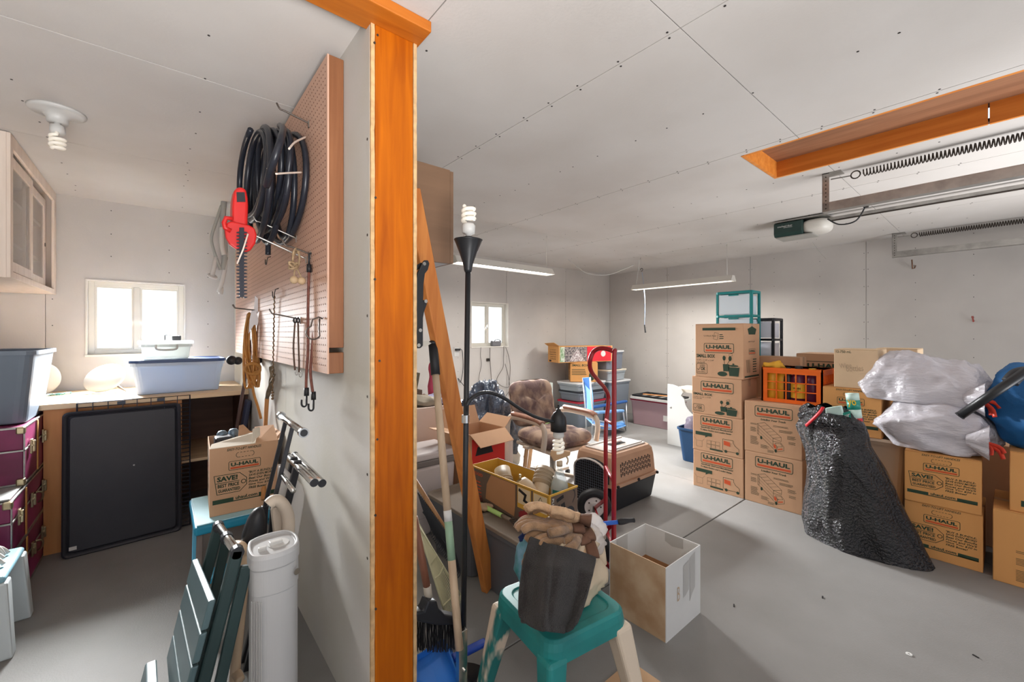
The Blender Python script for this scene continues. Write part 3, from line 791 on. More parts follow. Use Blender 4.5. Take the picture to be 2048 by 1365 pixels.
# ------------------------------------------------------------------ ceiling lampholder
t = thing('ceiling_lampholder', 'white ceiling lampholder with a bare spiral bulb', 'lampholder', (-0.373, 2.913, ZC-.08))
c = Vector((-0.373, 2.913, ZC))
MB().lathe([(.036,-.058),(.038,-.04),(.05,-.022),(.085,-.016),(.098,-.010),(.100,-.0005)], c, 32, (0,0,1)).build('holder_base', WHITEPL, t, world=True, smooth=True)
cfl(t, c - Vector((0,0,.046)), (0,0,-1), 1.0)
# ------------------------------------------------------------------ trunks, suitcase, slate tote
TRK = mat('trunk_plum', (150, 44, 100), .42, var=.3, vscale=3, col2=(104, 26, 66))
BRASS = mat('latch_metal', (178, 164, 132), .3, .9)
STRAP = mat('trunk_strap', (206, 150, 84), .7)
def trunk(label, y0, y1, z0, z1, top_tray=False):
    x0, x1 = XL+.02, -0.55
    t = thing('steamer_trunk', label, 'trunk', ((x0+x1)/2, (y0+y1)/2, z0), R90, 'plum trunks in one stack')
    L, D, H = y1-y0, x1-x0, z1-z0
    MB().box(-L/2+.004, L/2-.004, -D/2+.004, D/2-.004, .004, H*.60).build('body', TRK, t, bevel=.006)
    MB().box(-L/2+.004, L/2-.004, -D/2+.004, D/2-.004, H*.605, H-.004).build('lid', TRK, t, bevel=.006)
    m = MB(); e = .011
    for zz in (0, H*.60-.008, H-e*.9):
        m.box(-L/2, L/2, -D/2, -D/2+e*.5, zz, zz+e*.9); m.box(-L/2, -L/2+e*.5, -D/2, D/2, zz, zz+e*.9); m.box(L/2-e*.5, L/2, -D/2, D/2, zz, zz+e*.9)
    m.box(-L/2, L/2, -D/2, -D/2+e, H-.003, H+.0005); m.box(-L/2, -L/2+e, -D/2, D/2, H-.003, H+.0005)
    for sx in (-1, 1): m.box(sx*L/2-(e if sx > 0 else 0), sx*L/2+(0 if sx > 0 else e), -D/2, -D/2+.006, 0, H)
    m.build('edge_trim', STEEL, t, bevel=.002, seg=1)
    for sx in (-1, 1):
        for zz in (.0, H-.035):
            MB().box(sx*L/2-.018-.0, sx*L/2+.018-.0 if sx < 0 else sx*L/2+.003, -D/2-.003, -D/2+.03, zz, zz+.036).build('corner_cap', BRASS, t, bevel=.006)
    zl = H*.60
    for sx in (-.36, 0, .36):
        m = MB(); m.box(L*sx-.014, L*sx+.014, -D/2-.010, -D/2, zl-.045, zl+.035)
        m.cyl((L*sx-.016, -D/2-.010, zl+.002), (L*sx+.016, -D/2-.010, zl+.002), .007, n=8)
        m.box(L*sx-.007, L*sx+.007, -D/2-.020, -D/2-.008, zl-.035, zl+.028)
        m.build('latch', BRASS, t, bevel=.003)
    m = MB(); m.tube(smoothpath([(L*.10-.02, -D/2-.008, zl+.02), (L*.10, -D/2-.03, zl+.01), (L*.12, -D/2-.028, zl-.03), (L*.13, -D/2-.012, zl-.05)]), .006, 6); m.build('hasp', BRASS, t, smooth=True)
    MB().box(-L*.16, -L*.16+.022, -D/2-.003, -D/2+.001, .01, H-.01).build('strap', STRAP, t)
    MB().box(-L/2-.014, -L/2+.001, -.07, .07, H*.40, H*.50).build('end_handle', STRAP, t, bevel=.004)
    return t
trunk('plum steamer trunk at the bottom of the stack, standing on the floor', 3.16, 3.87, 0.0, 0.285)
trunk('plum steamer trunk in the middle of the stack, with a grey mat on it', 3.12, 3.90, 0.2865, 0.555)
mt = MB().box(XL+.03, -0.56, 3.13, 3.70, .5565, .566).build('mat', mat('grey_mat', (166, 168, 166), .8, var=.08), None, bevel=.003); tag(mt, 'flat grey mat lying between two plum trunks', 'mat')
trunk('topmost plum steamer trunk, carrying the slate grey tote', 3.37, 4.22, 0.567, 0.875)
tote('storage_tote', 'slate grey open tote on top of the plum trunks', (-0.727, 3.74, .8765), R90, .62, .40, .40, STEELT, None, r=.05, tap=.80)
t = thing('suitcase', 'navy soft suitcase standing upright behind the plum trunks', 'suitcase', (-0.66, 3.945-.02, 0))
m = MB(); m.prism(rrect(.22, .52, .06, 6, 0, .27), (-.0, -.038, 0), (1,0,0), (0,0,1), (0,1,0), .075); m.build('shell', mat('navy_fabric', (30, 44, 78), .7, bump=.3, bscale=300), t, bevel=.01)
MB().tube([(-.045,-.005,.53),(-.045,-.005,.545),(.045,-.005,.545),(.045,-.005,.53)], .006, 6).build('handle', BLACKP, t)
m = MB(); m.tube([(x, -.041, z) for x, z in rrect(.20, .50, .055, 6, 0, .27)], .004, 5, closed=True); m.build('piping', BLACKP, t)
# low plastic stool with a string mop head at the far left
t = thing('low_stool', 'pale blue plastic stool in front of the trunks', 'stool', (-0.67, 2.90, 0))
SB = mat('pale_blue_plastic', (146, 190, 206), .45, var=.1)
MB().box(-.17, .17, -.17, .17, .315, .345).build('seat', SB, t, bevel=.02, seg=4)
for sx in (-1, 1):
    for sy in (-1, 1):
        m = MB(); b = [(sx*.165+dx*.03, sy*.165+dy*.03, 0) for dx, dy in ((-1,-1),(1,-1),(1,1),(-1,1))]; q = [(sx*.140+dx*.036, sy*.140+dy*.036, .318) for dx, dy in ((-1,-1),(1,-1),(1,1),(-1,1))]
        m.hexa(b, q); m.build('leg', mat('stool_white', (206, 214, 216), .5), t, bevel=.008)
MB().box(-.15, .15, -.150, -.135, .09, .14).build('stretcher', BLUEP, t, bevel=.004)
t = thing('mop_head', 'white string mop head lying on the pale blue stool', 'mop', (-0.60, 2.93, .346))
rr = random.Random(5)
for k in range(26):
    a = rr.uniform(-.6, .6); p0 = Vector((-.14+rr.uniform(-.02,.02), rr.uniform(-.03,.03), .03+rr.uniform(0,.03)))
    m = MB(); L = rr.uniform(.14, .2)
    m.tube(smoothpath([p0, p0+Vector((L*.5, math.sin(a)*L*.35, .022)), p0+Vector((L*.85, math.sin(a)*L*.7, .0)), Vector((p0.x+L, p0.y+math.sin(a)*L*.8, .008))], 4), .0075, 6)
    m.build('yarn', mat('mop_yarn', (214, 210, 204), .95, var=.12, vscale=80), t, smooth=True)
MB().cyl((-.17, 0, .045), (-.12, 0, .045), .035, .03, 12).build('socket', TEAL, t, smooth=True)
# ------------------------------------------------------------------ crate pan and folded wire crate leaning on the bench
t = thing('crate_pan', 'large black plastic crate pan leaning against the workbench', 'crate pan', (-0.17, 3.70, 0))
PANM = mat('pan_black', (44, 46, 54), .5, var=.12, vscale=2.5, bump=.1, bscale=200, col2=(52, 52, 58))
Mp = Matrix.Translation((-0.170, 3.700, 0)) @ Matrix.Rotation(0.06, 4, 'Z') @ Matrix.Rotation(math.radians(-4.5), 4, 'X')
m = MB(Mp)
w, h = .575, .885
def ringp(ww, hh, y, r): return [(x, y, z) for x, z in rrect(ww, hh, r, 5, 0, h/2)]
rings = [ringp(w, h, .014, .03), ringp(w, h, -.004, .03), ringp(w-.016, h-.016, -.010, .026), ringp(w-.034, h-.034, -.004, .022), ringp(w-.05, h-.05, .008, .02), ringp(w-.07, h-.07, -.002, .02)]
k = 20; vs = [p for g in rings for p in g]; fs = []
for i in range(len(rings)-1):
    for j in range(k): fs.append((i*k+j, i*k+(j+1) % k, (i+1)*k+(j+1) % k, (i+1)*k+j))
fs.append(tuple(range(k))); fs.append(tuple(range((len(rings)-1)*k, len(rings)*k))[::-1])
m.add(vs, fs); m.build('pan', PANM, t, world=True, smooth=False)
MB(Mp).box(-.255, -.222, -.0032, -.002, .045, .066).build('sticker', WHITEC, t, world=True)
MB(Mp).lathe([(0,0),(.005,0),(.005,.002),(0,.002)], (.04, -.0035, .50), 12, (0,-1,0)).build('vent_plug', STEEL, t, world=True)
t = thing('wire_crate', 'black wire dog crate folded flat behind the crate pan', 'dog crate', (-0.11, 3.765, 0))
Mw = Matrix.Translation((-0.115, 3.765, 0)) @ Matrix.Rotation(0.02, 4, 'Z') @ Matrix.Rotation(math.radians(-1.2), 4, 'X')
WIRE = mat('crate_wire', (34, 38, 52), .4, .3)
for yo in (0, .018):
    m = MB(Mw); m.tube([(-.285, yo, .006), (.28, yo, .006), (.28, yo, .93), (-.285, yo, .93)], .0045, 6, closed=True); m.build('panel_frame', WIRE, t, world=True)
    m = MB(Mw)
    for i in range(1, 32): m.cyl((-.285, yo, .93*i/32), (.28, yo, .93*i/32), .0018, n=5, cap=False)
    for i in range(1, 8): m.cyl((-.285+.565*i/8, yo-.004, .006), (-.285+.565*i/8, yo-.004, .93), .0022, n=5, cap=False)
    m.build('wire_mesh', WIRE, t, world=True)
for xa in (-.10, .10): MB(Mw).box(xa, xa+.04, -.012, -.004, .905, .925).build('latch', WIRE, t, world=True)
# ------------------------------------------------------------------ pegboard on the partition
BX = 0.470                                   # face of the board
t = thing('pegboard', 'large tan perforated hardboard fixed to the partition wall', 'pegboard', (PX0, 2.83, 1.22))
MB().box(BX, BX+.006, 1.612, 4.05, 1.222, 2.40).build('board', PEGM, t, world=True)
for (a, b) in ((1.612, 1.65), (2.80, 2.838), (4.012, 4.05)):
    if a < 1.7:
        MB().box(BX+.006, PX0-.001, a, b, 1.222, 1.30).build('batten', PEGW, t, world=True, bevel=.003)
        MB().box(BX+.006, PX0-.001, a, b, 1.318, 2.40).build('batten', PEGW, t, world=True, bevel=.002)
    else: MB().box(BX+.006, PX0-.001, a, b, 1.24, 2.39).build('batten', PEGW, t, world=True)
MB().box(BX+.006, PX0-.001, 1.65, 4.01, 2.365, 2.40).build('batten', PEGW, t, world=True)
m = MB()
for i in range(95):
    for j in range(45):
        y, z = 1.636 + i*.0254, 1.252 + j*.0254
        m.add([(BX-.0006, y+.0034*math.cos(q*math.pi/3), z+.0034*math.sin(q*math.pi/3)) for q in range(6)], [(5,4,3,2,1,0)])
m.build('peg_hole', PEGH, t, world=True)['kind'] = 'stuff'
HOOKM = mat('hook_wire', (92, 84, 78), .35, .8)
ZINC = mat('zinc_wire', (190, 186, 180), .3, .9)
def peghook(label, bx, by, tx, ty, M=HOOKM, r=.003, up=.02, twin=0.0):
    b = PX(bx, by, BX-.003); e = PY(tx, ty, b.y)
    t = thing('peg_hook', label, 'peg hook', b, 0, 'wire hooks on the pegboard')
    ds = (-twin/2, twin/2) if twin else (0,)
    for d in ds:
        o = Vector((0, d, 0))
        MB().tube(smoothpath([b + Vector((.001,0,-.022)) + o, b + o + Vector((-.001,0,-.004)), b + o + Vector((-.01,0,.0)), e + o + Vector((.02, 0, -.003)), e + o, e + o + Vector((-.012, 0, up))], 4), r, 7).build('prong', M, t, world=True, smooth=True)
    MB().box(BX-.004, BX-.0008, b.y-.006-twin/2, b.y+.006+twin/2, b.z-.02, b.z+.008).build('clip_plate', ZINC, t, world=True, bevel=.001, seg=1)
    return b, e
hk1 = peghook('empty long wire hook above the black hose coil', 617, 245, 560, 218, HOOKM, .0035)
hk2 = peghook('bright wire hook poking out below the black hose coil', 592, 475, 513, 443, ZINC, .003)
hk3 = peghook('longest wire hook, carrying the red hedge trimmer', 612, 516, 458, 450, ZINC, .0035)
hk4 = peghook('wire hook holding the brown bungee cords', 620, 507, 571, 491, HOOKM, .0035)
hk6 = peghook('double wire hook holding the amber extension cord', 512, 621, 470, 616, HOOKM, .003, twin=.03)
hk7 = peghook('wire hook holding the short dark bungee pair', 600, 638, 545, 628, HOOKM, .003)
hk9 = peghook('double wire hook behind the red hedge trimmer', 470, 397, 437, 391, HOOKM, .003, twin=.05)
def jhook(label, px, py, s=.02):
    c = PX(px, py, BX-.012)
    t = thing('peg_hook', label, 'peg hook', c, 0, 'wire hooks on the pegboard')
    pts = [c + Vector((.008, -s, s*1.2)), c + Vector((-.006, -s, s*.9))] + arc(c + Vector((-.012, 0, 0)), (0,1,0), (0,0,1), s, math.pi, 2*math.pi, 10) + [c + Vector((-.012, s, s*.6))]
    MB().tube(pts, .0028, 6).build('prong', HOOKM, t, world=True, smooth=True)
    return c
jhook('small empty curled hook under the hose end', 537, 523)
c5 = jhook('small curled hook holding the beaded strand', 552, 588, .022)
jhook('small curled hook beside the tip of the trimmer blade', 488, 592, .016)
# wire loop hook at the near edge of the board
b = PX(645, 638, BX-.003)
t = thing('peg_hook', 'wire loop holder nearest the edge of the pegboard', 'peg hook', b, 0, 'wire hooks on the pegboard')
e = PY(620, 655, b.y)
L = Vector((b.x-e.x, 0, 0))
pts = [b, b - L*.3 + Vector((0,0,.006)), b - L*.8 + Vector((0,0,-.004))] + arc(e + Vector((.012, 0, -.02)), (-1,0,0), (0,0,1), .025, 1.2, -2.6, 12) + [b + Vector((-.012, 0, -.035)), b + Vector((-.010, 0, .0))]
MB().tube(pts, .003, 6).build('loop', HOOKM, t, world=True, smooth=True)
# ---- black hose coil
HOSE = mat('hose_black', (38, 41, 50), .32, var=.15, vscale=8)
ya, yb = PX(600, 365, .43).y, PX(510, 365, .37).y
zt, zb = PX(560, 254, .40).z, PX(560, 478, .40).z
c = Vector((.385, (ya+yb)/2, (zt+zb)/2)); ry, rz_ = (yb-ya)/2, (zt-zb)/2
t = thing('hose_coil', 'thick black hose coiled and hung high on the pegboard', 'hose', (c.x, c.y, zb))
rr = random.Random(11); pts = []
NL = 11
for i in range(NL*30+1):
    k = i/30; ang = math.pi/2 + 2*math.pi*k; li = k/NL
    x = .445 - .135*li + .014*math.sin(k*5.1)
    fy = ry*(.80 + .20*math.sin(k*2.3+1)) ; fz = rz_*(.86 + .14*math.sin(k*1.7))
    pts.append(Vector((x, c.y + fy*math.cos(ang) + .012*math.sin(k*3.3), c.z + (rz_-fz)*.8 + fz*math.sin(ang))))
MB().tube(pts, .0125, 8).build('hose', HOSE, t, world=True, smooth=True)
e0 = PX(533, 372, .30); MB().tube(smoothpath([e0, PX(540, 345, .30), PX(552, 310, .31), PX(563, 275, .33), PX(566, 256, .36), PX(560, 252, .39)]), .0125, 8).build('loose_end', HOSE, t, world=True, smooth=True)
e1 = PX(536, 510, .40); MB().tube(smoothpath([e1, e1+Vector((0,.005,.09)), e1+Vector((-.01,.03,.2))]), .012, 8).build('loose_end', HOSE, t, world=True, smooth=True)
TIE = mat('white_tie', (226, 212, 200), .6)
for (a, b_, cc) in (((552, 348), (603, 345), .30), ((578, 298), (612, 274), .33), ((535, 338), (552, 345), .30)):
    p0, p1 = PX(a[0], a[1], cc), PX(b_[0], b_[1], min(cc+.11, .455))
    MB().tube(smoothpath([p0, (p0+p1)/2 + Vector((-.012,-.01,-.006)), p1]), .0035, 6).build('tie', TIE, t, world=True, smooth=True)
# ---- small coil of cable behind it
c = PX(507, 373, .40)
t = thing('cable_coil', 'small black cable coil with red plug behind the hose', 'cable', c)
m = MB()
for k in range(6): m.tube(arc(c + Vector((.012*k-.03, 0, .004*math.sin(k))), (0,1,0), (0,0,1), .060+.004*math.sin(k*2), 0, 2*math.pi*.999, 26, .062), .006, 6, closed=True)
m.build('cable', BLACKR, t, world=True, smooth=True)
MB().bar(c + Vector((-.036,-.02,.01)), c + Vector((-.036,.03,-.012)), .012, .014).build('plug', mat('plug_red', (190, 40, 44), .4), t, world=True, bevel=.003)
# ---- red hedge trimmer
Yt = hk3[0].y - .0
def pp(pts, Y): return [PY(x, y, Y) for x, y in pts]
TR = mat('trimmer_red', (206, 36, 34), .38, var=.06)
t = thing('hedge_trimmer', 'red hedge trimmer hanging blade down from the pegboard', 'hedge trimmer', PY(478, 597, Yt))
def pxprism(mb, pts, Y, th, y0=0.0):
    q = pp(pts, Y); n = len(q)
    vs = [p + Vector((0, y0-th/2, 0)) for p in q] + [p + Vector((0, y0+th/2, 0)) for p in q]
    fs = [tuple(range(n)), tuple(range(n, 2*n))[::-1]] + [(i, n+i, n+(i+1) % n, (i+1) % n) for i in range(n)]
    mb.add(vs, fs); return mb
hous = [(472,379),(485,379),(490,386),(493,400),(494,415),(493,440),(493,460),(482,466),(462,462),(462,440),(462,420),(463,402),(466,386)]
pxprism(MB(), hous, Yt, .075).build('housing', TR, t, world=True, bevel=.012, seg=3)
pxprism(MB(), [(470,390),(486,390),(488,409),(471,409)], Yt, .08).build('grip_opening', BLACKP, t, world=True)
guard = [(449,452),(458,448),(476,452),(494,456),(505,462),(509,475),(506,492),(497,505),(488,509),(470,504),(456,494),(448,480),(446,464)]
pxprism(MB(), guard, Yt, .022, -.045).build('guard', TR, t, world=True, bevel=.006)
MB().tube(pp([(465,438),(452,436),(448,446),(450,456),(462,462)], Yt-.06), .008, 8).build('front_handle', TR, t, world=True, smooth=True)
blade = [(474,462),(483,462),(483,597),(474,597)]
bl = pxprism(MB(), blade, Yt, .006, -.062).build('blade', mat('blade_black', (40, 40, 48), .4, .4), t, world=True)
for k in range(20):
    y = 470 + k*6.6
    for sgn in (-1, 1):
        x0 = 478.5 + sgn*4; x1 = 478.5 + sgn*10.5
        pxprism(MB(), [(x0, y), (x1, y+1.2), (x1, y+2.8), (x0, y+4)] if sgn > 0 else [(x0, y+4), (x1, y+2.8), (x1, y+1.2), (x0, y)], Yt, .004, -.066).build('tooth', _M['blade_black'], bl, world=True)
MB().tube(pp([(496,468),(486,500),(474,528)], Yt-.08), .003, 6).build('lanyard', TIE, t, world=True, smooth=True)
# ---- grey folding tube frame hanging behind the trimmer
Yc = hk9[0].y
GREYP = mat('grey_tube', (196, 194, 188), .42); GREYD = mat('grey_tube_dark', (160, 161, 155), .45)
t = thing('tube_hanger', 'grey tubular folding handles hanging behind the hedge trimmer', 'handle frame', PY(440, 597, Yc))
MB().tube(smoothpath(pp([(448,402),(446,430),(447,465),(450,510),(446,540)], Yc)), .021, 10).build('upper_tube', GREYD, t, world=True, smooth=True)
MB().tube(smoothpath(pp([(443,455),(444,490),(448,510)], Yc-.05)), .018, 10).build('joint', GREYP, t, world=True, smooth=True)
m = MB(); m.tube(smoothpath(pp([(443,412),(432,445),(423,475),(427,500),(441,540)], Yc)), .011, 8, sx=1.6); m.build('strut', GREYD, t, world=True, smooth=True)
MB().tube(pp([(452,505),(449,540),(445,560),(438,585)], Yc), .017, 10).build('lower_tube', WHITEPL, t, world=True, smooth=True)
MB().tube(pp([(432,515),(428,535),(424,552)], Yc), .017, 10).build('lower_tube', WHITEPL, t, world=True, smooth=True)
c = PY(425, 553, Yc); MB().lathe([(0,-.008),(.034,-.008),(.036,0),(.03,.008),(0,.010)], c, 18, (.3,-.5,.8)).build('foot', WHITEPL, t, world=True, smooth=True)
c = PY(442, 582, Yc); MB().lathe([(0,-.03),(.016,-.028),(.018,0),(.014,.03),(0,.031)], c, 14, (.1,0,1)).build('foot', GREYP, t, world=True, smooth=True)
# ---- tan rope with wooden balls
ROPE = mat('tan_rope', (176, 150, 116), .85, var=.2, vscale=90)
Y4 = hk4[0].y
t = thing('ball_rope', 'tan looped rope with two wooden balls on the pegboard', 'rope', PY(594, 572, Y4))
pts = []
for k in range(61):
    a = 2*math.pi*k/20
    q = PY(592 + 5*math.sin(a) + 2*math.sin(k*.3), 518 + 22*math.cos(a)*(.8+.2*math.sin(k*.21)), Y4 + .008*math.sin(k*.9)); pts.append(q)
MB().tube(pts, .004, 6).build('cord', ROPE, t, world=True, smooth=True)
pts = [PY(586 + 8*math.sin(k*.9), 530 + 6*math.cos(k*.7) + .1*k, Y4 - .012 + .01*math.sin(k)) for k in range(24)]
MB().tube(smoothpath(pts, 4), .0045, 6).build('knot', ROPE, t, world=True, smooth=True)
for (x, y) in ((588, 560), (603, 562)):
    MB().tube([PY(590+(x-590)*.3, 538, Y4), PY(x, y-6, Y4)], .003, 6).build('string', ROPE, t, world=True)
    c = PY(x, y, Y4); MB().lathe([(.016*math.sin(math.pi*i/10), -.016*math.cos(math.pi*i/10)) for i in range(11)], c, 16).build('ball', mat('ball_wood', (184, 158, 124), .6), t, world=True, smooth=True)
# ---- brown bungee cords with black hooks
BUNG = mat('bungee_brown', (118, 70, 58), .7, var=.2, vscale=60)
for i, (xa, xb, xe, ye, lb) in enumerate(((618, 616, 614, 792, 'longer brown bungee cord with black hooks, left of the pair'), (629, 624, 628, 800, 'longer brown bungee cord with black hooks, right of the pair'))):
    Yh = Y4 - .01 - .012*i
    t = thing('bungee_cord', lb, 'bungee cord', PY(xe, ye+18, Yh), 0, 'long brown bungees on the pegboard')
    MB().tube(smoothpath(pp([(xa, 543), (xa+ (1 if i else -2), 620), (xb, 700), (xb-3, 745), (xe-2, ye-12)], Yh), 8), .0055, 8).build('elastic', BUNG, t, world=True, smooth=True)
    for (x, y, d) in ((xa, 537, -1), (xe-1, ye-8, 1)):
        MB().cyl(PY(x, y-8, Yh), PY(x, y+8, Yh), .009, .0095, 10).build('ferrule', BLACKR, t, world=True, smooth=True)
        c = PY(x - (0 if d < 0 else 0), y + d*16, Yh)
        if d < 0: pts = [PY(x, y-6, Yh), PY(x, y-24, Yh)] + [PY(x+4-4*math.cos(q*.45), y-24-6*math.sin(q*.45), Yh) for q in range(1, 7)] + [PY(x+9, y-10, Yh)]
        else: pts = [PY(x, y+6, Yh), PY(x, y+24, Yh)] + [PY(x-5+5*math.cos(q*.5), y+24+6*math.sin(q*.5), Yh) for q in range(1, 7)] + [PY(x-10, y+16, Yh)]
        MB().tube(pts, .004, 6).build('hook', BLACKR, t, world=True, smooth=True)
Y7 = hk7[0].y
for i, (xa, xe, ye, lb) in enumerate(((590, 590, 741, 'short dark bungee cord, left of the thin pair'), (596, 598, 745, 'short dark bungee cord, right of the thin pair'))):
    t = thing('bungee_cord', lb, 'bungee cord', PY(xe, ye+14, Y7), 0, 'thin dark bungees on the pegboard')
    MB().tube(smoothpath(pp([(xa, 645), (xa-3+4*i, 690), (xa+4*i-2, 720), (xe, ye)], Y7-.01*i), 6), .0038, 6).build('elastic', mat('bungee_dark', (84, 62, 50), .7), t, world=True, smooth=True)
    MB().tube([PY(xe+3-3*math.cos(q*.6), ye+4+6*math.sin(q*.6), Y7) for q in range(9)], .0018, 5).build('hook', ZINC, t, world=True, smooth=True)
    MB().tube([PY(xa+3*math.sin(q), 641+5*math.cos(q), Y7) for q in range(7)], .004, 5).build('hook', BLACKR, t, world=True, smooth=True)
# ---- beaded strand
t = thing('beaded_strand', 'long thin beaded strand hanging from a curled hook', 'beads', PX(546, 790, .465))
p0, p1 = PX(549, 592, .455), PX(545, 782, .462)
bead = mat('strand_brown', (128, 96, 62), .6, var=.4, vscale=120)
MB().tube([p0.lerp(p1, k/60) + Vector((.0025*math.sin(k*2.1), .0025*math.cos(k*2.1), 0)) for k in range(61)], .0035, 6).build('strand', bead, t, world=True, smooth=True)
for k in range(3):
    c = p1 + Vector((0, 0, -.01-.016*k)); MB().lathe([(.0075*math.sin(math.pi*i/6), -.0075*math.cos(math.pi*i/6)) for i in range(7)], c, 8).build('bead', bead, t, world=True, smooth=True)
# ---- amber extension cord with paper tags
Y6 = hk6[0].y
AMB = mat('amber_cord', (182, 124, 56), .5, var=.15, vscale=20)
t = thing('cord_bundle', 'amber extension cord looped on the double hook', 'extension cord', PY(505, 835, Y6))
m = MB(); pts = []
for k in range(200):
    a = 2*math.pi*k/25; w_ = 6+6*(k/200); 
    x = 501 + (w_)*math.sin(a) + 3*math.sin(k*.07); y = 702 - 76*math.cos(a)*(.9+.1*math.sin(k*.05))
    x += max(0, (y-690)/90)*10*math.sin(a*.5+k*.02) + max(0, (y-700)/90)*5
    pts.append(PY(x, y, Y6 - .015 + .02*math.sin(k*.21)))
m.tube(pts, .0065, 6); m.build('cord', AMB, t, world=True, smooth=True)
pts = [PY(505+16*math.sin(k*.8), 735+10*math.cos(k*.8)+.3*k, Y6-.04) for k in range(20)]
MB().tube(smoothpath(pts, 4), .0065, 6).build('cord_wrap', AMB, t, world=True, smooth=True)
MB().tube(smoothpath(pp([(500, 740), (507, 785), (516, 815), (522, 838)], Y6)), .008, 6).build('cord_tail', AMB, t, world=True, smooth=True)
PAPER = mat('paper', (222, 220, 222), .9)
m = MB()
pxprism(m, [(510,592),(522,604),(528,632),(518,628),(508,618)], Y6-.05, .0015)
tg = m.build('paper_tag', PAPER, None); tag(tg, 'crumpled white paper tag standing up on the cord hook', 'paper tag')
m = MB(); pxprism(m, [(503,622),(512,620),(517,640),(515,652),(508,650),(497,668),(499,640)], Y6-.06, .0015)
tg = m.build('paper_tag', PAPER, None); tag(tg, 'folded white paper tag hanging over the amber cord', 'paper tag')
# ---- T-pole with black knobs, twisted stick and small dark case in the corner
t = thing('knobbed_pole', 'dark brown pole with a knobbed crossbar leaning in the corner', 'pole', PZ(474, 860, .5))
DKW = mat('dark_brown_wood', (70, 46, 42), .5)
Yk = 3.30
MB().tube(pp([(508, 652), (495, 730), (483, 800), (474, 852), (440, 1040)], Yk), .010, 8).build('pole', DKW, t, world=True, smooth=True)
MB().tube(pp([(462, 722), (522, 720)], Yk-.02), .005, 6).build('crossbar', BLACKM, t, world=True)
for (x, y, r) in ((463, 721, .030), (476, 722, .026), (517, 720, .026), (526, 721, .020)):
    c = PY(x, y, Yk-.02); MB().lathe([(r*math.sin(math.pi*i/10), -r*math.cos(math.pi*i/10)) for i in range(11)], c, 16).build('knob', BLACKR, t, world=True, smooth=True)
t = thing('walking_stick', 'weathered twisted wooden stick leaning against the partition', 'stick', PX(533, 842, .49))
st = [PX(543, 734, .50), PX(544, 755, .50), PX(540, 775, .50), PX(534, 797, .50)]
MB().tube(smoothpath(st), lambda i: .013 + .002*math.sin(i), 8).build('upper_stick', mat('weathered_wood', (128, 112, 90), .9, var=.3, vscale=30), t, world=True, smooth=True)
MB().tube(smoothpath([PX(534, 797, .50), PX(532, 830, .49), PX(530, 870, .47), PX(527, 1000, .42)]), .012, 8).build('lower_stick', wood('peeled_wood', (176, 116, 62), (196, 138, 80), 'z', 5, knots=False), t, world=True, smooth=True)
MB().tube(smoothpath([PX(541, 765, .49), PX(547, 755, .47), PX(549, 750, .46)]), .006, 6).build('side_twig', _M['weathered_wood'], t, world=True, smooth=True)
t = thing('dark_case', 'dark blue upright case beside the end of the workbench', 'case', (0.40, 3.70, 0))
m = MB(); m.bar(PY(478, 905, 3.72), PY(497, 800, 3.72), .12, .03, (1,0,.2)); m.build('shell', mat('case_blue', (58, 66, 92), .5), t, world=True, bevel=.01)
m = MB(); m.bar(PY(470, 1040, 3.72), PY(478, 905, 3.72), .11, .028, (1,0,.2)); m.build('lower_shell', BLACKP, t, world=True, bevel=.01)
# ------------------------------------------------------------------ step stool and the open carton on it
STB = mat('step_blue', (34, 142, 176), .45, var=.1); STT = mat('step_top', (168, 208, 218), .55)
t = thing('step_stool', 'turquoise folding step stool under the torn-open carton', 'step stool', (0.32, 2.80, 0))
ZS = .44
m = MB(); m.box(.125, .50, 2.52, 2.98, ZS-.05, ZS-.006); m.build('seat_frame', STB, t, world=True, bevel=.012, seg=3)
MB().box(.135, .49, 2.53, 2.97, ZS-.006, ZS).build('seat_pad', STT, t, world=True, bevel=.003)
LEGM = mat('step_leg', (110, 100, 96), .5, var=.15)
for (a, b) in (((.15, 2.94, ZS-.04), (.175, 3.22, 0)), ((.47, 2.94, ZS-.04), (.48, 3.22, 0)), ((.15, 2.56, ZS-.04), (.13, 2.42, 0)), ((.47, 2.56, ZS-.04), (.49, 2.42, 0))):
    MB().bar(a, b, .024, .034, (0,1,0)).build('leg', LEGM, t, world=True, bevel=.004)
for (a, b) in (((.15, 2.92, ZS-.06), (.13, 2.60, ZS-.20)), ((.47, 2.92, ZS-.06), (.49, 2.60, ZS-.20))):
    MB().bar(a, b, .02, .03, (0,0,1)).build('brace', STB, t, world=True, bevel=.003)
MB().box(.13, .49, 2.44, 2.56, .18, .205).build('tread', STB, t, world=True, bevel=.006)
t = thing('moving_carton', 'torn-open brown carton of odds and ends on the step stool', 'carton', (0.352, 2.76, ZS+.001), -0.05)
cw, cd, ch = .305, .34, .345
opencarton(t, cw, cd, ch, CARD, CARDI, flaps=[('r', .06, 35)])
g, r = MB(), MB(); f = Face((-cw/2, -cd/2, 0), (1,0,0), (0,0,1), (0,-1,0))
design_save(f, g, r, cw, ch); g.build('print', GREENP, t); r.build('print_stripe', REDP, t)
g2, r2 = MB(), MB(); f2 = Face((-cw/2, cd/2, 0), (0,-1,0), (0,0,1), (-1,0,0)); greek(f2, g2, .04, .30, .22, 7, .035, .010, 5); logo(f2, g2, r2, .06, .2, .2); g2.build('print', GREENP, t); r2.build('print_stripe', REDP, t)
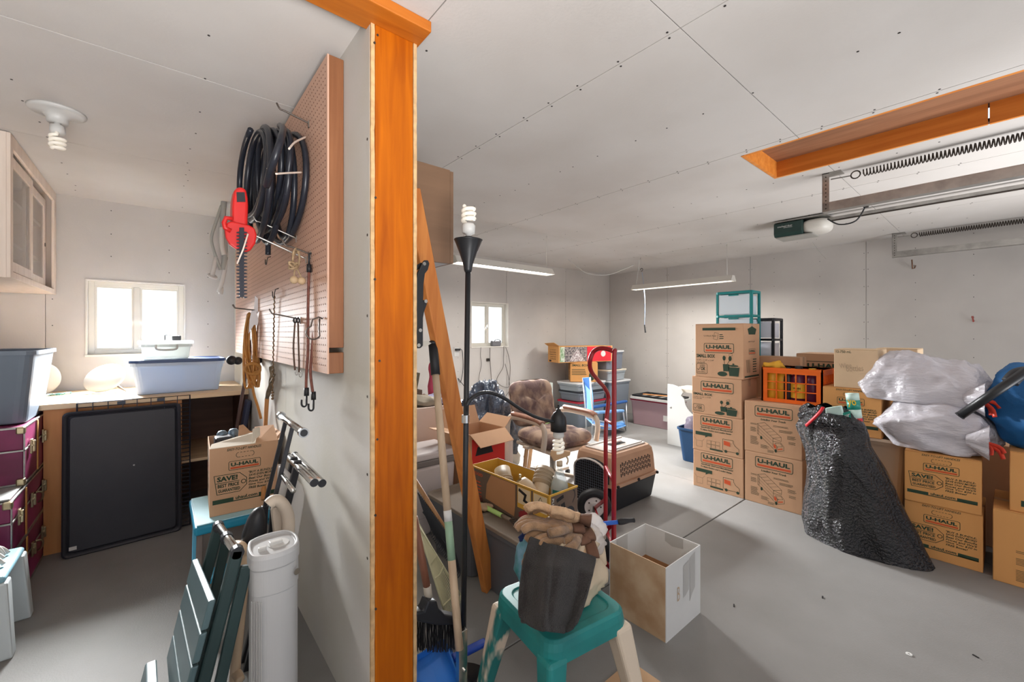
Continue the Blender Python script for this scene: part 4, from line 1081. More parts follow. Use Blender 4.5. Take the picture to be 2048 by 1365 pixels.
# folded-in flaps with torn edges
TORN = mat('torn_liner', (226, 216, 200), .9)
MB().add([(-cw/2, -cd/2, ch), (cw*.15, -cd/2, ch), (cw*.22, -cd/2+.09, ch+.045), (cw*.05, -cd/2+.12, ch+.03), (-cw/2+.01, -cd/2+.05, ch+.012)], [(0,1,2,3,4)]).build('flap', TORN, t, solid=.004)
MB().add([(cw*.15, -cd/2, ch), (cw/2, -cd/2, ch), (cw/2, -cd/2+.17, ch+.055), (cw*.2, -cd/2+.19, ch+.05)], [(0,1,2,3)]).build('flap', CARD, t, solid=.004)
MB().add([(cw*.10, -cd/2+.004, ch+.005), (cw*.24, -cd/2+.05, ch+.03), (cw*.26, -cd/2+.12, ch+.062), (cw*.14, -cd/2+.10, ch+.058)], [(0,1,2,3)]).build('torn_strip', TORN, t, solid=.002)
MB().add([(-cw*.08, -cd/2+.10, ch+.02), (cw*.14, -cd/2+.12, ch+.03), (cw*.02, -cd/2+.2, ch+.07), (-cw*.05, -cd/2+.18, ch+.07)], [(0,1,2,3)]).build('torn_strip', CARD, t, solid=.003)
base = Vector((0.352, 2.76, ZS+.001))
GB = mat('grey_blue_metal', (120, 140, 156), .35, .4)
for i, (dx, dy, lb) in enumerate(((-.09, .04, 'left grey-blue canister sticking out of the torn carton'), (-.035, .06, 'right grey-blue canister sticking out of the torn carton'))):
    t = thing('canister', lb, 'canister', base + Vector((dx, dy, .08)), 0, 'canisters in the torn carton')
    MB().lathe([(.026,0),(.027,.28),(.024,.30),(.016,.312),(0,.314)], (0,0,0), 16).build('can', GB, t, smooth=True)
    MB().lathe([(.0275,.10),(.0285,.10),(.0285,.22),(.0275,.22)], (0,0,0), 16).build('band', BLACKP, t, smooth=True)
t = thing('power_strip', 'dark power adapter lying in the torn carton', 'adapter', base + Vector((-.10, -.02, .30)))
MB().box(-.03, .05, -.04, .04, 0, .075).build('case', BLACKP, t, bevel=.01)
m = MB(); m.tube(smoothpath([(.05,0,.04),(.07,.03,.06),(.06,.07,.03),(.02,.08,.0)]), .004, 6); m.build('lead', BLACKR, t, smooth=True)
# ------------------------------------------------------------------ folded seats along the partition
DKF = mat('dark_frame', (46, 46, 50), .38, .3)
t = thing('folding_stool', 'folded black seat with twin posts and one chrome crossbar', 'folding seat', (0.34, 1.95, 0))
a, b = PX(562, 832, .40), PX(607, 866, .40)
MB().cyl(a, b, .0125, n=16).build('crossbar', CHROME, t, world=True, smooth=True)
for p, q in ((a, b), (b, a)):
    d = (p-q).normalized(); MB().cyl(p - d*.012, p + d*.006, .018, n=16).build('end_cap', CHROME, t, world=True)
    MB().cyl(p + d*.006, p + d*.008, .013, n=12).build('cap_plug', BLACKP, t, world=True)
for (x0, y0, x1, y1) in ((572, 840, 530, 1012), (586, 850, 549, 1000)):
    p0 = PX(x0, y0, .40); p1 = PX(x1, y1, .335); d = (p1-p0)
    MB().bar(p0, p0 + d*1.0, .014, .015, (1,0,0)).build('post', DKF, t, world=True, bevel=.003)
    foot = p1 + (p1-p0).normalized()*.02
    MB().bar(p1, (foot.x-.03, foot.y+.05, .0), .018, .026, (1,0,0)).build('leg', DKF, t, world=True, bevel=.003)
shell_px = [(477,1100),(483,1070),(494,1038),(507,1018),(521,1012),(530,1018),(533,1045),(531,1082),(524,1110),(500,1120)]
Ys = 1.80
m = MB(); q = [PY(x, y, Ys) for x, y in shell_px]; cq = sum(q, Vector())/len(q)
rings = [(1.0, .015), (1.0, 0.0), (.94, -.018), (.80, -.030), (.5, -.040), (.2, -.043)]
vs = []; n = len(q)
for s_, dy in rings: vs += [cq + (p-cq)*s_ + Vector((0, dy, 0)) for p in q]
fs = [(i*n+j, i*n+(j+1) % n, (i+1)*n+(j+1) % n, (i+1)*n+j) for i in range(len(rings)-1) for j in range(n)] + [tuple(range(n))[::-1], tuple(range((len(rings)-1)*n, len(rings)*n))]
m.add(vs, fs); m.build('seat_shell', BLACKP, t, world=True, smooth=True, sub=1)
t = thing('folding_stool', 'folded cream padded seat with two long chrome bars', 'folding seat', (0.42, 1.70, 0))
for (x0, y0, x1, y1) in ((576, 914, 628, 966), (590, 911, 644, 967)):
    a, b = PX(x0, y0, .42 if x0 < 580 else .45), PX(x1, y1, .42 if x0 < 580 else .45)
    MB().cyl(a, b, .0135, n=16).build('crossbar', CHROME, t, world=True, smooth=True)
    for p, s_ in ((a, a-b), (b, b-a)):
        d = s_.normalized(); MB().cyl(p, p + d*.004, .0145, n=14).build('end_cap', BLACKP, t, world=True)
CRM = mat('cream_vinyl', (206, 190, 172), .5, var=.08); CRW = mat('white_vinyl', (206, 200, 194), .55, var=.06)
Yw = 1.92
m = MB(); pxprism(m, [(557,930),(566,932),(602,968),(607,985),(604,1010),(592,1078),(574,1080),(571,1020),(556,985)], Yw, .06)
m.build('back_pad', CRW, t, world=True, bevel=.012, seg=3)
m = MB(); arcp = [(538,1010),(546,1003),(557,1003),(567,1012),(575,1030),(577,1055),(572,1085),(560,1100)]
m.tube(smoothpath([PY(x, y, 1.74) for x, y in arcp]), .022, 10, sx=1.0); m.build('seat_ring', CRM, t, world=True, smooth=True)
m = MB(); pxprism(m, [(541,1015),(556,1008),(568,1025),(570,1055),(563,1085),(548,1085)], 1.78, .03); m.build('seat_pad', CRM, t, world=True, bevel=.01)
MB().cyl(PX(562, 948, .36), PX(587, 983, .36), .009, n=12).build('pivot_rod', CHROME, t, world=True, smooth=True)
for y in (1.84, 1.90): MB().bar((.425, y, .86), (.27, y+.16, 0), .02, .026, (1,0,0)).build('leg', DKF, t, world=True, bevel=.003)
# ------------------------------------------------------------------ dark green slatted folding chair
GRN = mat('bottle_green', (42, 62, 62), .42, var=.12, vscale=6); GRNL = mat('bottle_green_slat_sheen', (82, 104, 108), .40, var=.08)  # slat green lightened to grey-blue, its sheen put into the colour
t = thing('slatted_chair', 'dark green slatted folding chair standing folded beside the heater', 'folding chair', (0.10, 1.65, 0))
n0, f0 = PX(474, 1104, .175), PX(437, 1054, .160)
n1, f1 = PY(407, 1365, n0.y + .0), PY(366, 1330, f0.y + .02)
dn = (n1-n0).normalized(); df = (f1-f0).normalized()
nb = n0 + dn*((n0.z-.0)/-dn.z); fb = f0 + df*((f0.z-.0)/-df.z)
up = Vector((1,0,.2))
MB().bar(n0 - dn*.01, nb, .024, .034, up).build('rail', GRN, t, world=True, bevel=.006)
MB().bar(f0 - df*.01, fb, .024, .034, up).build('rail', GRN, t, world=True, bevel=.006)
MB().cyl(f0 + Vector((0, .02, 0)), n0 + Vector((0, -.01, 0)), .013, n=14).build('hinge_bar', CHROME, t, world=True, smooth=True)
for p in (n0, f0, (n0+f0)/2): MB().cyl(p - Vector((0,.012,0)), p + Vector((0,.012,0)), .018, n=12).build('hinge_collar', BLACKM, t, world=True)
off = Vector((-.045, 0, 0))
def on(s, k): 
    a = n0 + dn*s; b = f0 + df*s
    return a.lerp(b, k)
for i, s0 in enumerate((.11, .195, .28, .365)):
    s1 = s0 + .078; w = -.030
    dx = .012*i*0
    a0, a1, b0, b1 = on(s0, -.10), on(s1, -.10), on(s0, 1.12), on(s1, 1.12)
    o1 = Vector((-.030, 0, 0)); o2 = Vector((-.048, 0, 0))
    m = MB(); m.add([a0+o1, a1+o1, b1+o1, b0+o1, a0+o2, a1+o2, b1+o2, b0+o2], [(0,1,2,3),(7,6,5,4),(0,4,5,1),(1,5,6,2),(2,6,7,3),(3,7,4,0)])
    m.build('slat', GRNL, t, world=True, bevel=.004)
for i, s0 in enumerate((.43, .50)):
    a0, a1, b0, b1 = on(s0, -.10), on(s0+.062, -.10), on(s0, 1.12), on(s0+.062, 1.12)
    o1 = Vector((-.075-.01*i, 0, 0)); o2 = Vector((-.105-.01*i, 0, 0))
    m = MB(); m.add([a0+o1, a1+o1, b1+o1, b0+o1, a0+o2, a1+o2, b1+o2, b0+o2], [(0,1,2,3),(7,6,5,4),(0,4,5,1),(1,5,6,2),(2,6,7,3),(3,7,4,0)])
    m.build('seat_slat', GRNL, t, world=True, bevel=.005)
for (p, d, pb) in ((n0, dn, nb), (f0, df, fb)):
    q0 = p + d*.05 + Vector((.035, 0, 0)); MB().bar(q0, (pb.x+.055, pb.y, 0), .02, .03, up).build('rear_leg', GRN, t, world=True, bevel=.004)
# beige bent-tube frame behind it
t = thing('bent_tube_rack', 'beige bent tube of a folded frame between chair and heater', 'tube frame', (0.17, 1.60, 0))
BGT = mat('beige_tube', (206, 178, 148), .4, var=.08)
Yb = 1.72
MB().tube(smoothpath([PY(462, 1092, 1.95), PY(480, 1092, Yb), PY(490, 1110, Yb), PY(489, 1150, Yb), PY(482, 1220, Yb), PY(474, 1300, Yb), PY(470, 1345, Yb), PY(462, 1460, Yb)], 8), .016, 10).build('tube', BGT, t, world=True, smooth=True)
MB().tube(smoothpath([PY(470, 1345, Yb-.0), PY(476, 1352, Yb-.02), PY(480, 1362, Yb-.04)], 6), .015, 10).build('foot_tube', BGT, t, world=True, smooth=True)
MB().tube(smoothpath([PY(468, 1100, 1.96), PY(484, 1108, 1.96), PY(497, 1125, 1.96), PY(480, 1250, 1.96), PY(466, 1420, 1.96)], 6), .013, 8).build('tube', mat('grey_tube_soft', (166, 160, 154), .4), t, world=True, smooth=True)
# ------------------------------------------------------------------ white tower heater
t = thing('tower_heater', 'white tower heater with top dials against the partition', 'heater', (0.278, 1.495, 0), 0.0)
HT = mat('heater_white', (180, 180, 180), .45)
out = []
n = 10
W2, D2 = .070, .085
# plan: pointed on the left, rounded on the right
plan = [(-.064, .050), (-.072, .0), (-.070, -.045), (-.058, -.066), (-.036, -.078), (-.005, -.082), (.022, -.078), (.044, -.064), (.058, -.04), (.064, -.01), (.063, .025), (.054, .056), (.036, .074), (.0, .080), (-.03, .076), (-.05, .066)]
_pp = smoothpath([Vector((x, y, 0)) for x, y in plan + plan[:3]], 4)
plan = [(p.x, p.y) for p in _pp[4:4+4*16]]
def pl(s): return [(x*s, y*s) for x, y in plan]
def stack(m, rings):
    k = len(plan); vs = [(x, y, z) for s, z in rings for x, y in pl(s)]
    fs = [(i*k+j, i*k+(j+1) % k, (i+1)*k+(j+1) % k, (i+1)*k+j) for i in range(len(rings)-1) for j in range(k)] + [tuple(range(k))[::-1], tuple(range((len(rings)-1)*k, len(rings)*k))]
    m.add(vs, fs); return m
stack(MB(), [(1.06, 0), (1.06, .03), (.97, .035), (.97, .59)]).build('body', HT, t, smooth=False, bevel=.004, ang=50)
stack(MB(), [(1.0, .59), (1.0, .665), (1.04, .668), (1.04, .70), (1.0, .712), (.90, .712), (.88, .704)]).build('top_cap', HT, t, bevel=.003)
for (x, y, s_) in ((-.038, -.02, .011), (.002, .0, .018)):
    m = MB(); m.box(x-s_, x+s_, y-s_*.5, y+s_*.5, .700, .716); m.build('dial', WHITEPL, t, bevel=.002)
MB().lathe([(.03,0),(.03,.002),(0,.002)], (.01, .0, .7042), 24).build('dial_plate', WHITEPL, t)
m = MB()
for i in range(7):
    x = -.072 + .0035*i; m.box(x-.0006, x+.0006, -.055-.004*i-.004, -.055-.004*i-.001, .05, .58)
for zz in range(1): pass
m.build('grille_rib', mat('heater_rib_grey', (186, 184, 180), .5), t)  # ribs in one even pale grey
MB().lathe([(.010,0),(.010,.003),(0,.003)], (.045, -.0755, .635), 16, (.4,-1,0)).build('badge', CHROME, t)
wc = MB(); wc.tube(smoothpath([(0.36, 1.58, .10), (.40, 1.62, .02), (.44, 1.75, .008), (.48, 1.66, .008), (.46, 1.50, .008), (.42, 1.42, .008), (.37, 1.46, .02)], 8), .004, 6)
wc = wc.build('electric_cable', WHITEPL, None, smooth=True); tag(wc, 'white power cord looping on the floor behind the heater', 'cord')
# ------------------------------------------------------------------ strip lights
TUBE = mat('lit_tube', (255, 255, 255), .4, emit=(255, 250, 240), es=9.0)
SHOP = mat('fixture_white', (214, 210, 202), .45)
def strip_light(label, a, b, zt, lit, hooks, drop=.0):
    a, b = Vector(a), Vector(b); d = (b-a).normalized(); L = (b-a).length; ang = math.atan2(d.y, d.x)
    c = (a+b)/2
    t = thing('strip_light', label, 'strip light', (c.x, c.y, zt), ang, 'hanging strip lights')
    w = .062
    prof = [(-w, -.065), (-w-.012, -.068), (-.03, 0), (.03, 0), (w+.012, -.068), (w, -.065), (.024, -.008), (-.024, -.008)]
    m = MB(); m.prism(prof, (-L/2, 0, 0), (0,1,0), (0,0,1), (1,0,0), L); m.build('reflector', SHOP, t)
    for s in (-1, 1): MB().prism([(-w-.012, -.068), (w+.012, -.068), (.03, 0), (-.03, 0)], (s*L/2 - .004, 0, 0), (0,1,0), (0,0,1), (1,0,0), .008).build('end_plate', SHOP, t)
    for s in (-1, 1): MB().cyl((-L/2+.03, s*.030, -.042), (L/2-.03, s*.030, -.042), .013, n=10).build('tube', TUBE if lit else WHITEPL, t, smooth=True)
    for hx in hooks:
        hx = Vector((hx, 0, 0)); top = ZC - zt
        m = MB(); n = int((top)/.018)
        for i in range(n):
            z = i*top/n; ax = (1,0,0) if i % 2 else (0,1,0)
            m.tube([hx + Vector((ax[0]*.004*math.cos(q*math.pi/3), ax[1]*.004*math.cos(q*math.pi/3), z + top/n*.5 + .012*math.sin(q*math.pi/3))) for q in range(6)], .0012, 4, closed=True)
        o = m.build('chain', ZINC, t); o['kind'] = 'stuff'
        MB().tube(arc(hx + Vector((0,0,top-.012)), (1,0,0), (0,0,1), .008, -2.5, 1.57, 8) + [hx + Vector((0,0,top))], .002, 5).build('ceiling_hook', ZINC, t)
    return t
sl1 = strip_light('strip light hanging over the far end near the small window', (2.02, 3.22, 0), (3.25, 3.22, 0), 2.075, True, (-.50, .56))
sl2 = strip_light('strip light hanging crosswise in front of the far right corner', (5.13, 2.08, 0), (5.13, 3.42, 0), 2.055, True, (-.60, .56))
for nm, loc, sx, sy, p in (('strip_lamp_glow', (2.63, 3.22, 1.995), 1.15, .09, 24), ('strip_lamp_glow', (5.13, 2.75, 1.975), .09, 1.25, 34)): area(nm, loc, (0, 0, 0), sx, sy, p, (1.0, .97, .92))
m = MB(); m.tube(smoothpath([PX(1135, 518, 4.45), PX(1150, 530, 4.5), PX(1175, 547, 4.6), PX(1215, 550, 4.8), PX(1250, 538, 4.95), PX(1268, 530, 5.0)], 8), .006, 6)
o = m.build('ceiling_flex', WHITEPL, None, smooth=True); tag(o, 'white flex drooping below the ceiling between the strip lights', 'cable')
m = MB(); m.tube(smoothpath([PX(1279, 520, 5.12), PX(1276, 545, 5.12), PX(1272, 570, 5.13)], 4), .004, 6)
o = m.build('lamp_flex', WHITEPL, None, smooth=True); tag(o, 'short white flex running down onto the crosswise strip light', 'cable')
t = thing('pull_cord', 'thin pale blue pull cord with dark ends hanging by the strip light', 'pull cord', PX(1290, 668, 5.15))
MB().tube(smoothpath([PX(1284, 545, 5.12), PX(1288, 575, 5.13), PX(1290, 610, 5.15), PX(1289, 650, 5.15)], 6), .0035, 5).build('cord', mat('pale_blue_cord', (150, 172, 200), .6), t, world=True)
MB().tube(arc(PX(1283, 540, 5.12), (0,1,0), (0,0,1), .02, 0, 5, 10), .004, 5).build('hook', BLACKR, t, world=True)
MB().cyl(PX(1289, 650, 5.15), PX(1291, 666, 5.15), .008, .011, 8).build('handle', BLACKR, t, world=True)
# ------------------------------------------------------------------ garage door gear under the ceiling
def gtrack(label, X, hookside):
    t = thing('door_track', label, 'door track', (X, .79, 2.2), 0, 'galvanised door tracks')
    z0 = 2.205
    m = MB(); m.prism([(-.03, -.028), (.03, -.028), (.03, -.022), (-.024, -.022), (-.024, .022), (.0, .028), (.0, .034), (-.03, .030)], (X, .80, z0), (1,0,0), (0,0,1), (0,-1,0), 2.45); m.build('track', STEEL, t, world=True)
    m = MB(); m.box(X-.030, X-.026, .762, .80, z0-.03, ZC-.001); m.box(X-.030, X+.01, .798, .80, z0-.03, ZC-.001); m.build('hanger', STEEL, t, world=True)
    m = MB()
    for i in range(9): m.cyl((X-.0315, .780, z0-.01+i*.026), (X-.0255, .780, z0-.01+i*.026), .0045, n=6)
    m.build('punched_hole', JOINT, t, world=True)['kind'] = 'stuff'
    MB().box(X-.03, X+.06, .70, .80, ZC-.006, ZC-.0005).build('ceiling_angle', STEEL, t, world=True)
    # extension spring above the track
    ys, ye, zs = .60, -1.2, z0 + .185
    s = thing('extension_spring', label.replace('galvanised track', 'long coiled spring').replace('track', 'spring'), 'spring', (X+.02, .6, zs), 0, 'door springs')
    pts = []
    n = 110
    for i in range(n*8+1):
        a = 2*math.pi*i/8; pts.append((X+.02 + .021*math.cos(a), ys + (ye-ys)*i/(n*8), zs + .021*math.sin(a)))
    MB().tube(pts, .0036, 5).build('coil', STEELD, s, world=True, smooth=True)
    MB().tube(arc((X+.02, ys+.035, zs), (0,1,0), (0,0,1), .024, 0, 6.2, 14), .004, 6).build('eye', STEELD, s, world=True, smooth=True)
    MB().tube([(X+.02, ys+.06, zs), (X+.0, .76, zs+.0)], .004, 6).build('eye_bolt', STEEL, s, world=True)
    return t
gtrack('galvanised track and hanger nearer the attic hatch', 3.39, 1)
gtrack('galvanised track and hanger close to the far side wall', 5.95, 1)
t = thing('door_opener', 'white and dark green garage door opener under the ceiling', 'door opener', (4.55, 1.25, 2.27))
X = 4.55
m = MB(); m.prism([(-.10, 0), (.10, 0), (.12, .03), (.12, .13), (-.12, .13), (-.12, .03)], (X, 1.20, 2.275), (1,0,0), (0,0,1), (0,1,0), .235); m.build('green_cover', mat('opener_green', (38, 62, 58), .35, var=.1), t, world=True, bevel=.01)
m = MB(); blob(m, (X, 1.12, 2.340), (.12, .11, .066), e1=.7, e2=.7, amp=0, nu=32, nv=20); m.build('lens', mat('opener_lens', (206, 202, 194), .4), t, world=True, smooth=True)
MB().box(X-.125, X+.125, 1.02, 1.44, 2.408, 2.420).build('top_plate', STEEL, t, world=True)
MB().box(X-.10, X+.10, 1.13, 1.42, 2.264, 2.276).build('base_cover', mat('opener_grey', (150, 148, 142), .4), t, world=True, bevel=.004)
MB().box(X-.018, X+.018, -1.5, 1.05, 2.375, 2.40).build('rail', STEEL, t, world=True)
MB().box(X-.006, X+.006, -1.5, 1.05, 2.366, 2.3745).build('drive_chain', STEELD, t, world=True)
f = Face((X-.122, 1.43, 2.285), (0,-1,0), (0,0,1), (-1,0,0)); m = MB(); f.text(m, 'overhead door', .03, .075, .12, .016, bold=.01); f.rect(m, .08, .066, .15, .069); m.build('lettering', WHITEP, t, world=True)
m = MB(); m.tube(smoothpath([(X-.1, 1.02, 2.37), (X-.13, .93, 2.30), (X-.13, .82, 2.31), (X-.11, .76, 2.425)], 8), .006, 6); m.build('power_lead', BLACKR, t, world=True, smooth=True)
MB().box(X-.13, X-.09, .745, .775, 2.41, 2.429).build('ceiling_plug', BLACKR, t, world=True)
m = MB(); m.tube(smoothpath([PX(1625, 484, X), PX(1640, 505, X), PX(1652, 518, X)], 4), .002, 5); m.build('antenna_wire', mat('wire_pale', (150, 146, 138), .5), t, world=True)
# hooks on the right-hand wall
t = thing('wall_hook', 'brown angled ladder hook high on the far side wall', 'wall hook', (XB, .65, 2.08))
MB().tube([(XB-.001, .65, 2.10), (XB-.06, .65, 2.07), (XB-.07, .665, 2.06), (XB-.07, .67, 2.16)], .006, 6).build('arm', mat('hook_brown', (126, 92, 70), .5), t, world=True, smooth=True)
t = thing('wall_hook', 'small red hook on the far side wall above the white bags', 'wall hook', (XB, .23, 1.50))
MB().tube([(XB-.001, .23, 1.50), (XB-.05, .23, 1.49), (XB-.055, .235, 1.53)], .006, 6).build('arm', mat('hook_red', (150, 70, 62), .5), t, world=True)
MB().cyl((XB-.055, .235, 1.525), (XB-.056, .236, 1.545), .008, n=8).build('tip', _M['hook_red'], t, world=True)
# ------------------------------------------------------------------ sockets, charger and leads by the small window
t = thing('wall_socket', 'white wall socket with a black plug near the small window', 'socket', (2.80, YA, .95))
c = PY(913, 704, YA-.004)
MB().box(c.x-.038, c.x+.038, YA-.008, YA-.0005, c.z-.06, c.z+.06).build('plate', WHITEPL, t, world=True, bevel=.003)
MB().box(c.x-.03, c.x+.035, YA-.05, YA-.008, c.z+.015, c.z+.04).build('plug', BLACKR, t, world=True, bevel=.005)
m = MB(); m.tube(smoothpath([PY(920, 698, YA-.04), PY(925, 705, YA-.03), PY(926, 740, YA-.02), PY(921, 765, YA-.03), PY(916, 757, YA-.05), PY(930, 775, YA-.2)], 6), .004, 5); m.build('lead', BLACKR, t, world=True, smooth=True)
t = thing('charger', 'grey box charger on the sill of the small window', 'charger', (3.62, 4.66, WIN2[2]+.012))
MB().box(-.075, .075, -.03, .03, 0, .075).build('case', mat('charger_grey', (112, 112, 116), .45), t, bevel=.012)
MB().tube(smoothpath([(-.07, -.02, .05), (-.02, -.03, .088), (.04, -.03, .086), (.08, -.02, .06)], 6), .005, 6).build('strap', BLACKR, t, smooth=True)
for i, (pts, lb) in enumerate((([(962,695),(961,712),(963,730),(958,755),(957,785)], 'thin grey lead hanging from the left of the small sill'),
                              ([(980,696),(980,720),(982,745),(984,775),(988,800)], 'dark lead running straight down under the charger'),
                              ([(1008,693),(1007,715),(1006,735),(994,757),(997,768),(1010,775),(1019,772),(1016,750),(1010,728)], 'dark looped lead hanging under the small window'),
                              ([(1011,694),(1016,708),(1020,728),(1020,750),(1018,768),(1020,778),(1012,792),(1005,797)], 'thin outer lead hanging beside the looped lead'))):
    m = MB(); m.tube(smoothpath([PY(x, y, YA-.012-.006*i) for x, y in pts], 6), .0042 if i else .003, 5)
    o = m.build('hanging_lead', mat('lead_grey', (104, 98, 92), .6), None, smooth=True); tag(o, lb, 'cable', 'leads under the small window')
t = thing('wall_socket', 'small dark socket half way down the wall under the charger', 'socket', PY(976, 720, YA))
c = PY(976, 720, YA-.002); MB().box(c.x-.03, c.x+.02, YA-.02, YA-.0005, c.z-.02, c.z+.02).build('box', STEELD, t, world=True, bevel=.004)
m = MB(); m.box(c.x-.01, c.x+.01, YA-.035, YA-.02, c.z-.01, c.z+.01); m.build('plug', BLACKR, t, world=True, bevel=.003)
# ------------------------------------------------------------------ brown wall cabinet and leaning board beside the partition
t = thing('wall_cabinet', 'brown laminate wall cabinet on the far side of the stud', 'cabinet', (.86, 2.0, 1.69))
MB().box(PX1+.001, 1.010, 1.64, 1.658, 1.69, 2.115).build('end_panel', BROWNC, t, world=True)
MB().box(PX1+.001, 1.010, 1.658, 2.39, 1.69, 1.708).build('bottom_panel', mat('cabinet_underside', (176, 180, 184), .6), t, world=True)
MB().box(PX1+.001, 1.010, 1.658, 2.39, 2.097, 2.115).build('top_panel', BROWNC, t, world=True)
MB().box(PX1+.001, 1.010, 2.39, 2.408, 1.69, 2.115).build('end_panel', BROWNC, t, world=True)
for (a, b) in ((1.643, 2.02), (2.024, 2.405)):
    d = MB().box(1.013, 1.031, a, b, 1.692, 2.113).build('door', BROWNC, t, world=True, bevel=.002)
    yk = b-.05 if b < 2.1 else a+.05
    MB().lathe([(.006,0),(.007,.012),(.014,.018),(.013,.026),(0,.028)], (1.031, yk, 1.75), 12, (1,0,0)).build('knob', BLACKR, d, world=True, smooth=True)
o = MB().bar((1.350, 1.800, .012), (.765, 1.545, 1.95), .038, .085, (0.94, 0.32, 0.0)).build('leaning_board', BOARD, None, bevel=.004)
tag(o, 'long knotty wooden board leaning against the partition end', 'board')
# black steel folding bracket fixed to the partition
t = thing('folding_bracket', 'black steel folding shelf bracket on the partition end', 'bracket', (.76, 1.45, 1.3))
Yq = 1.43
pxprism(MB(), [(831,565),(835,545),(843,528),(848,521),(855,521),(858,528),(855,540),(849,548),(846,570),(845,640),(845,692),(840,697),(830,697),(829,640)], Yq, .012).build('arm', BLACKM, t, world=True, bevel=.003)
pxprism(MB(), [(845,610),(849,600),(856,600),(858,608),(852,625),(845,668),(842,668)], Yq, .010, .02).build('link', BLACKM, t, world=True, bevel=.002)
pxprism(MB(), [(826,536),(847,524),(850,532),(826,548)], Yq, .012, .02).build('top_arm', BLACKM, t, world=True, bevel=.002)
pxprism(MB(), [(843,685),(858,683),(866,687),(858,692),(843,696)], Yq, .008, .015).build('plate', mat('bracket_plate', (186, 180, 168), .4, .3), t, world=True)
for (x, y) in ((848, 528), (851, 603), (840, 661), (837, 691)):
    c = PY(x, y, Yq-.006); MB().cyl(c, c - Vector((0, .004, 0)), .007, n=12).build('rivet', CHROME, t, world=True)
# ------------------------------------------------------------------ stacked moving cartons
QR = -R90
XS = 3.70
def stackbox(label, yc, z, w, d, h, front, right=None, x=XS, rz=0.0, group='printed moving cartons', body=None, tape=True):
    return carton('moving_carton', label, 'carton', (x + d/2, yc, z), QR + rz, w, d, h, front, right, None, group, body, tape)
stackbox('bottom carton of the tall four-high stack, showing a small truck', 1.633, 0, .425, .32, .328, design_sized)
stackbox('second carton up in the four-high stack, with tape over its truck print', 1.637, .3285, .425, .32, .328, design_sized)
stackbox('third carton up in the four-high stack, printed with pots', 1.645, .657, .425, .32, .330, design_small)
stackbox('top carton of the four-high stack, printed with pots and a phone', 1.622, .9875, .41, .34, .470, lambda f, g, r, w, h: design_small(f, g, r, w, h, True), design_side)
stackbox('lower large carton with the loading truck diagram, standing on the floor', 1.205, 0, .405, .40, .41, design_truck)
stackbox('upper large carton with the loading truck diagram, under the orange crate', 1.208, .4105, .405, .40, .41, design_truck)
stackbox('lower carton with the price tag print, standing on the floor', .262, 0, .33, .42, .328, design_save, x=3.60, body=CARDY)
stackbox('upper carton with the price tag print, under the lower white bag', .268, .3285, .325, .42, .312, design_save, x=3.59, rz=.02, body=CARDY)
def design_big(f, g, r, w, h):
    logo(f, g, r, w*.36, h*.66, w*.60); greek(f, g, w*.20, h*.48, w*.2, 2, h*.02, h*.006, 2); greek(f, g, w*.20, h*.38, w*.22, 5, h*.02, h*.006, 3); greek(f, g, w*.20, h*.22, w*.3, 8, h*.02, h*.006, 4)
def design_box10(f, g, r, w, h):
    f.line(g, [(w*.42 + .055*math.cos(q*math.pi/8), h*.42 + .055*math.sin(q*math.pi/8)) for q in range(16)], .004, True)
    f.text(g, '10', w*.36, h*.44, w*.12, h*.14, bold=.03); f.text(g, 'BOXES', w*.31, h*.36, w*.24, h*.06, bold=.02); f.text(g, 'SAVE', w*.33, h*.28, w*.18, h*.06, bold=.02)
    f.rect(g, w*.1, h*.10, w*.95, h*.20); f.rect(g, w*.38, h*.60, w*.48, h*.66)
stackbox('lower carton at the far right edge, with a large logo', -.145, 0, .41, .44, .40, design_big, x=3.55, body=CARDY)
stackbox('upper carton at the far right edge, with a green bottom band', -.20, .401, .40, .42, .325, design_box10, x=3.57, body=CARDY)
# cartons seen in the gaps behind
stackbox('brown carton in the dark gap behind the right-hand stacks', .02, 0, .44, .36, .66, None, x=4.08, body=CARD)
stackbox('tall brown carton behind the orange crate, only its top corner showing', 1.30, 0, .34, .17, 1.17, None, x=4.11)
stackbox('tall carton with a large logo standing behind the orange crate', 1.01, 0, .44, .40, 1.195, lambda f, g, r, w, h: logo(f, g, r, w*.14, h*.86, w*.72), x=4.36)
# tan wine cartons on the gapped box
WINE = mat('wine_carton', (222, 194, 160), .85, var=.04)
def design_wine(f, g, r, w, h):
    f.text(g, '12-750 mL', w*.05, h*.90, w*.36, h*.065, bold=.01)
GREYI = mat('pencil_grey', (184, 160, 134), .9)
t = carton('wine_carton', 'tan wine carton marked 12-750 mL with pencil writing', 'carton', (3.75+.155, .700, .985), QR, .245, .31, .275, design_wine, None, None, 'tan wine cartons', WINE, False)
f = Face((-.1225, -.155, 0), (1,0,0), (0,0,1), (0,-1,0)); m = MB(); f.text(m, 'Wine', .035, .135, .07, .035, tilt=.15); f.text(m, 'bottles', .075, .115, .095, .04, tilt=.12); f.line(m, [(.14, .10), (.19, .115)], .001); m.build('handwriting', GREYI, t)
carton('wine_carton', 'plain tan wine carton behind the marked one', 'carton', (4.17+.15, .540, .985), QR, .23, .30, .275, None, None, None, 'tan wine cartons', WINE, False)
stackbox('tall amber carton carrying the plain tan wine carton', .54, 0, .26, .32, .984, None, x=4.185, body=CARDY)
stackbox('amber carton with bundle text under the marked wine carton', .715, .655, .33, .40, .329, lambda f, g, r, w, h: design_save(f, g, r, w, h), x=3.74, body=CARDY, tape=False, rz=-.04)
tote('storage_tote', 'taupe tote with a cream lid behind the black bag', (3.98, .70, 0), QR, .52, .40, .63, mat('taupe_tote', (150, 132, 116), .5), mat('cream_lid', (220, 206, 190), .45), r=.05, tap=.86)
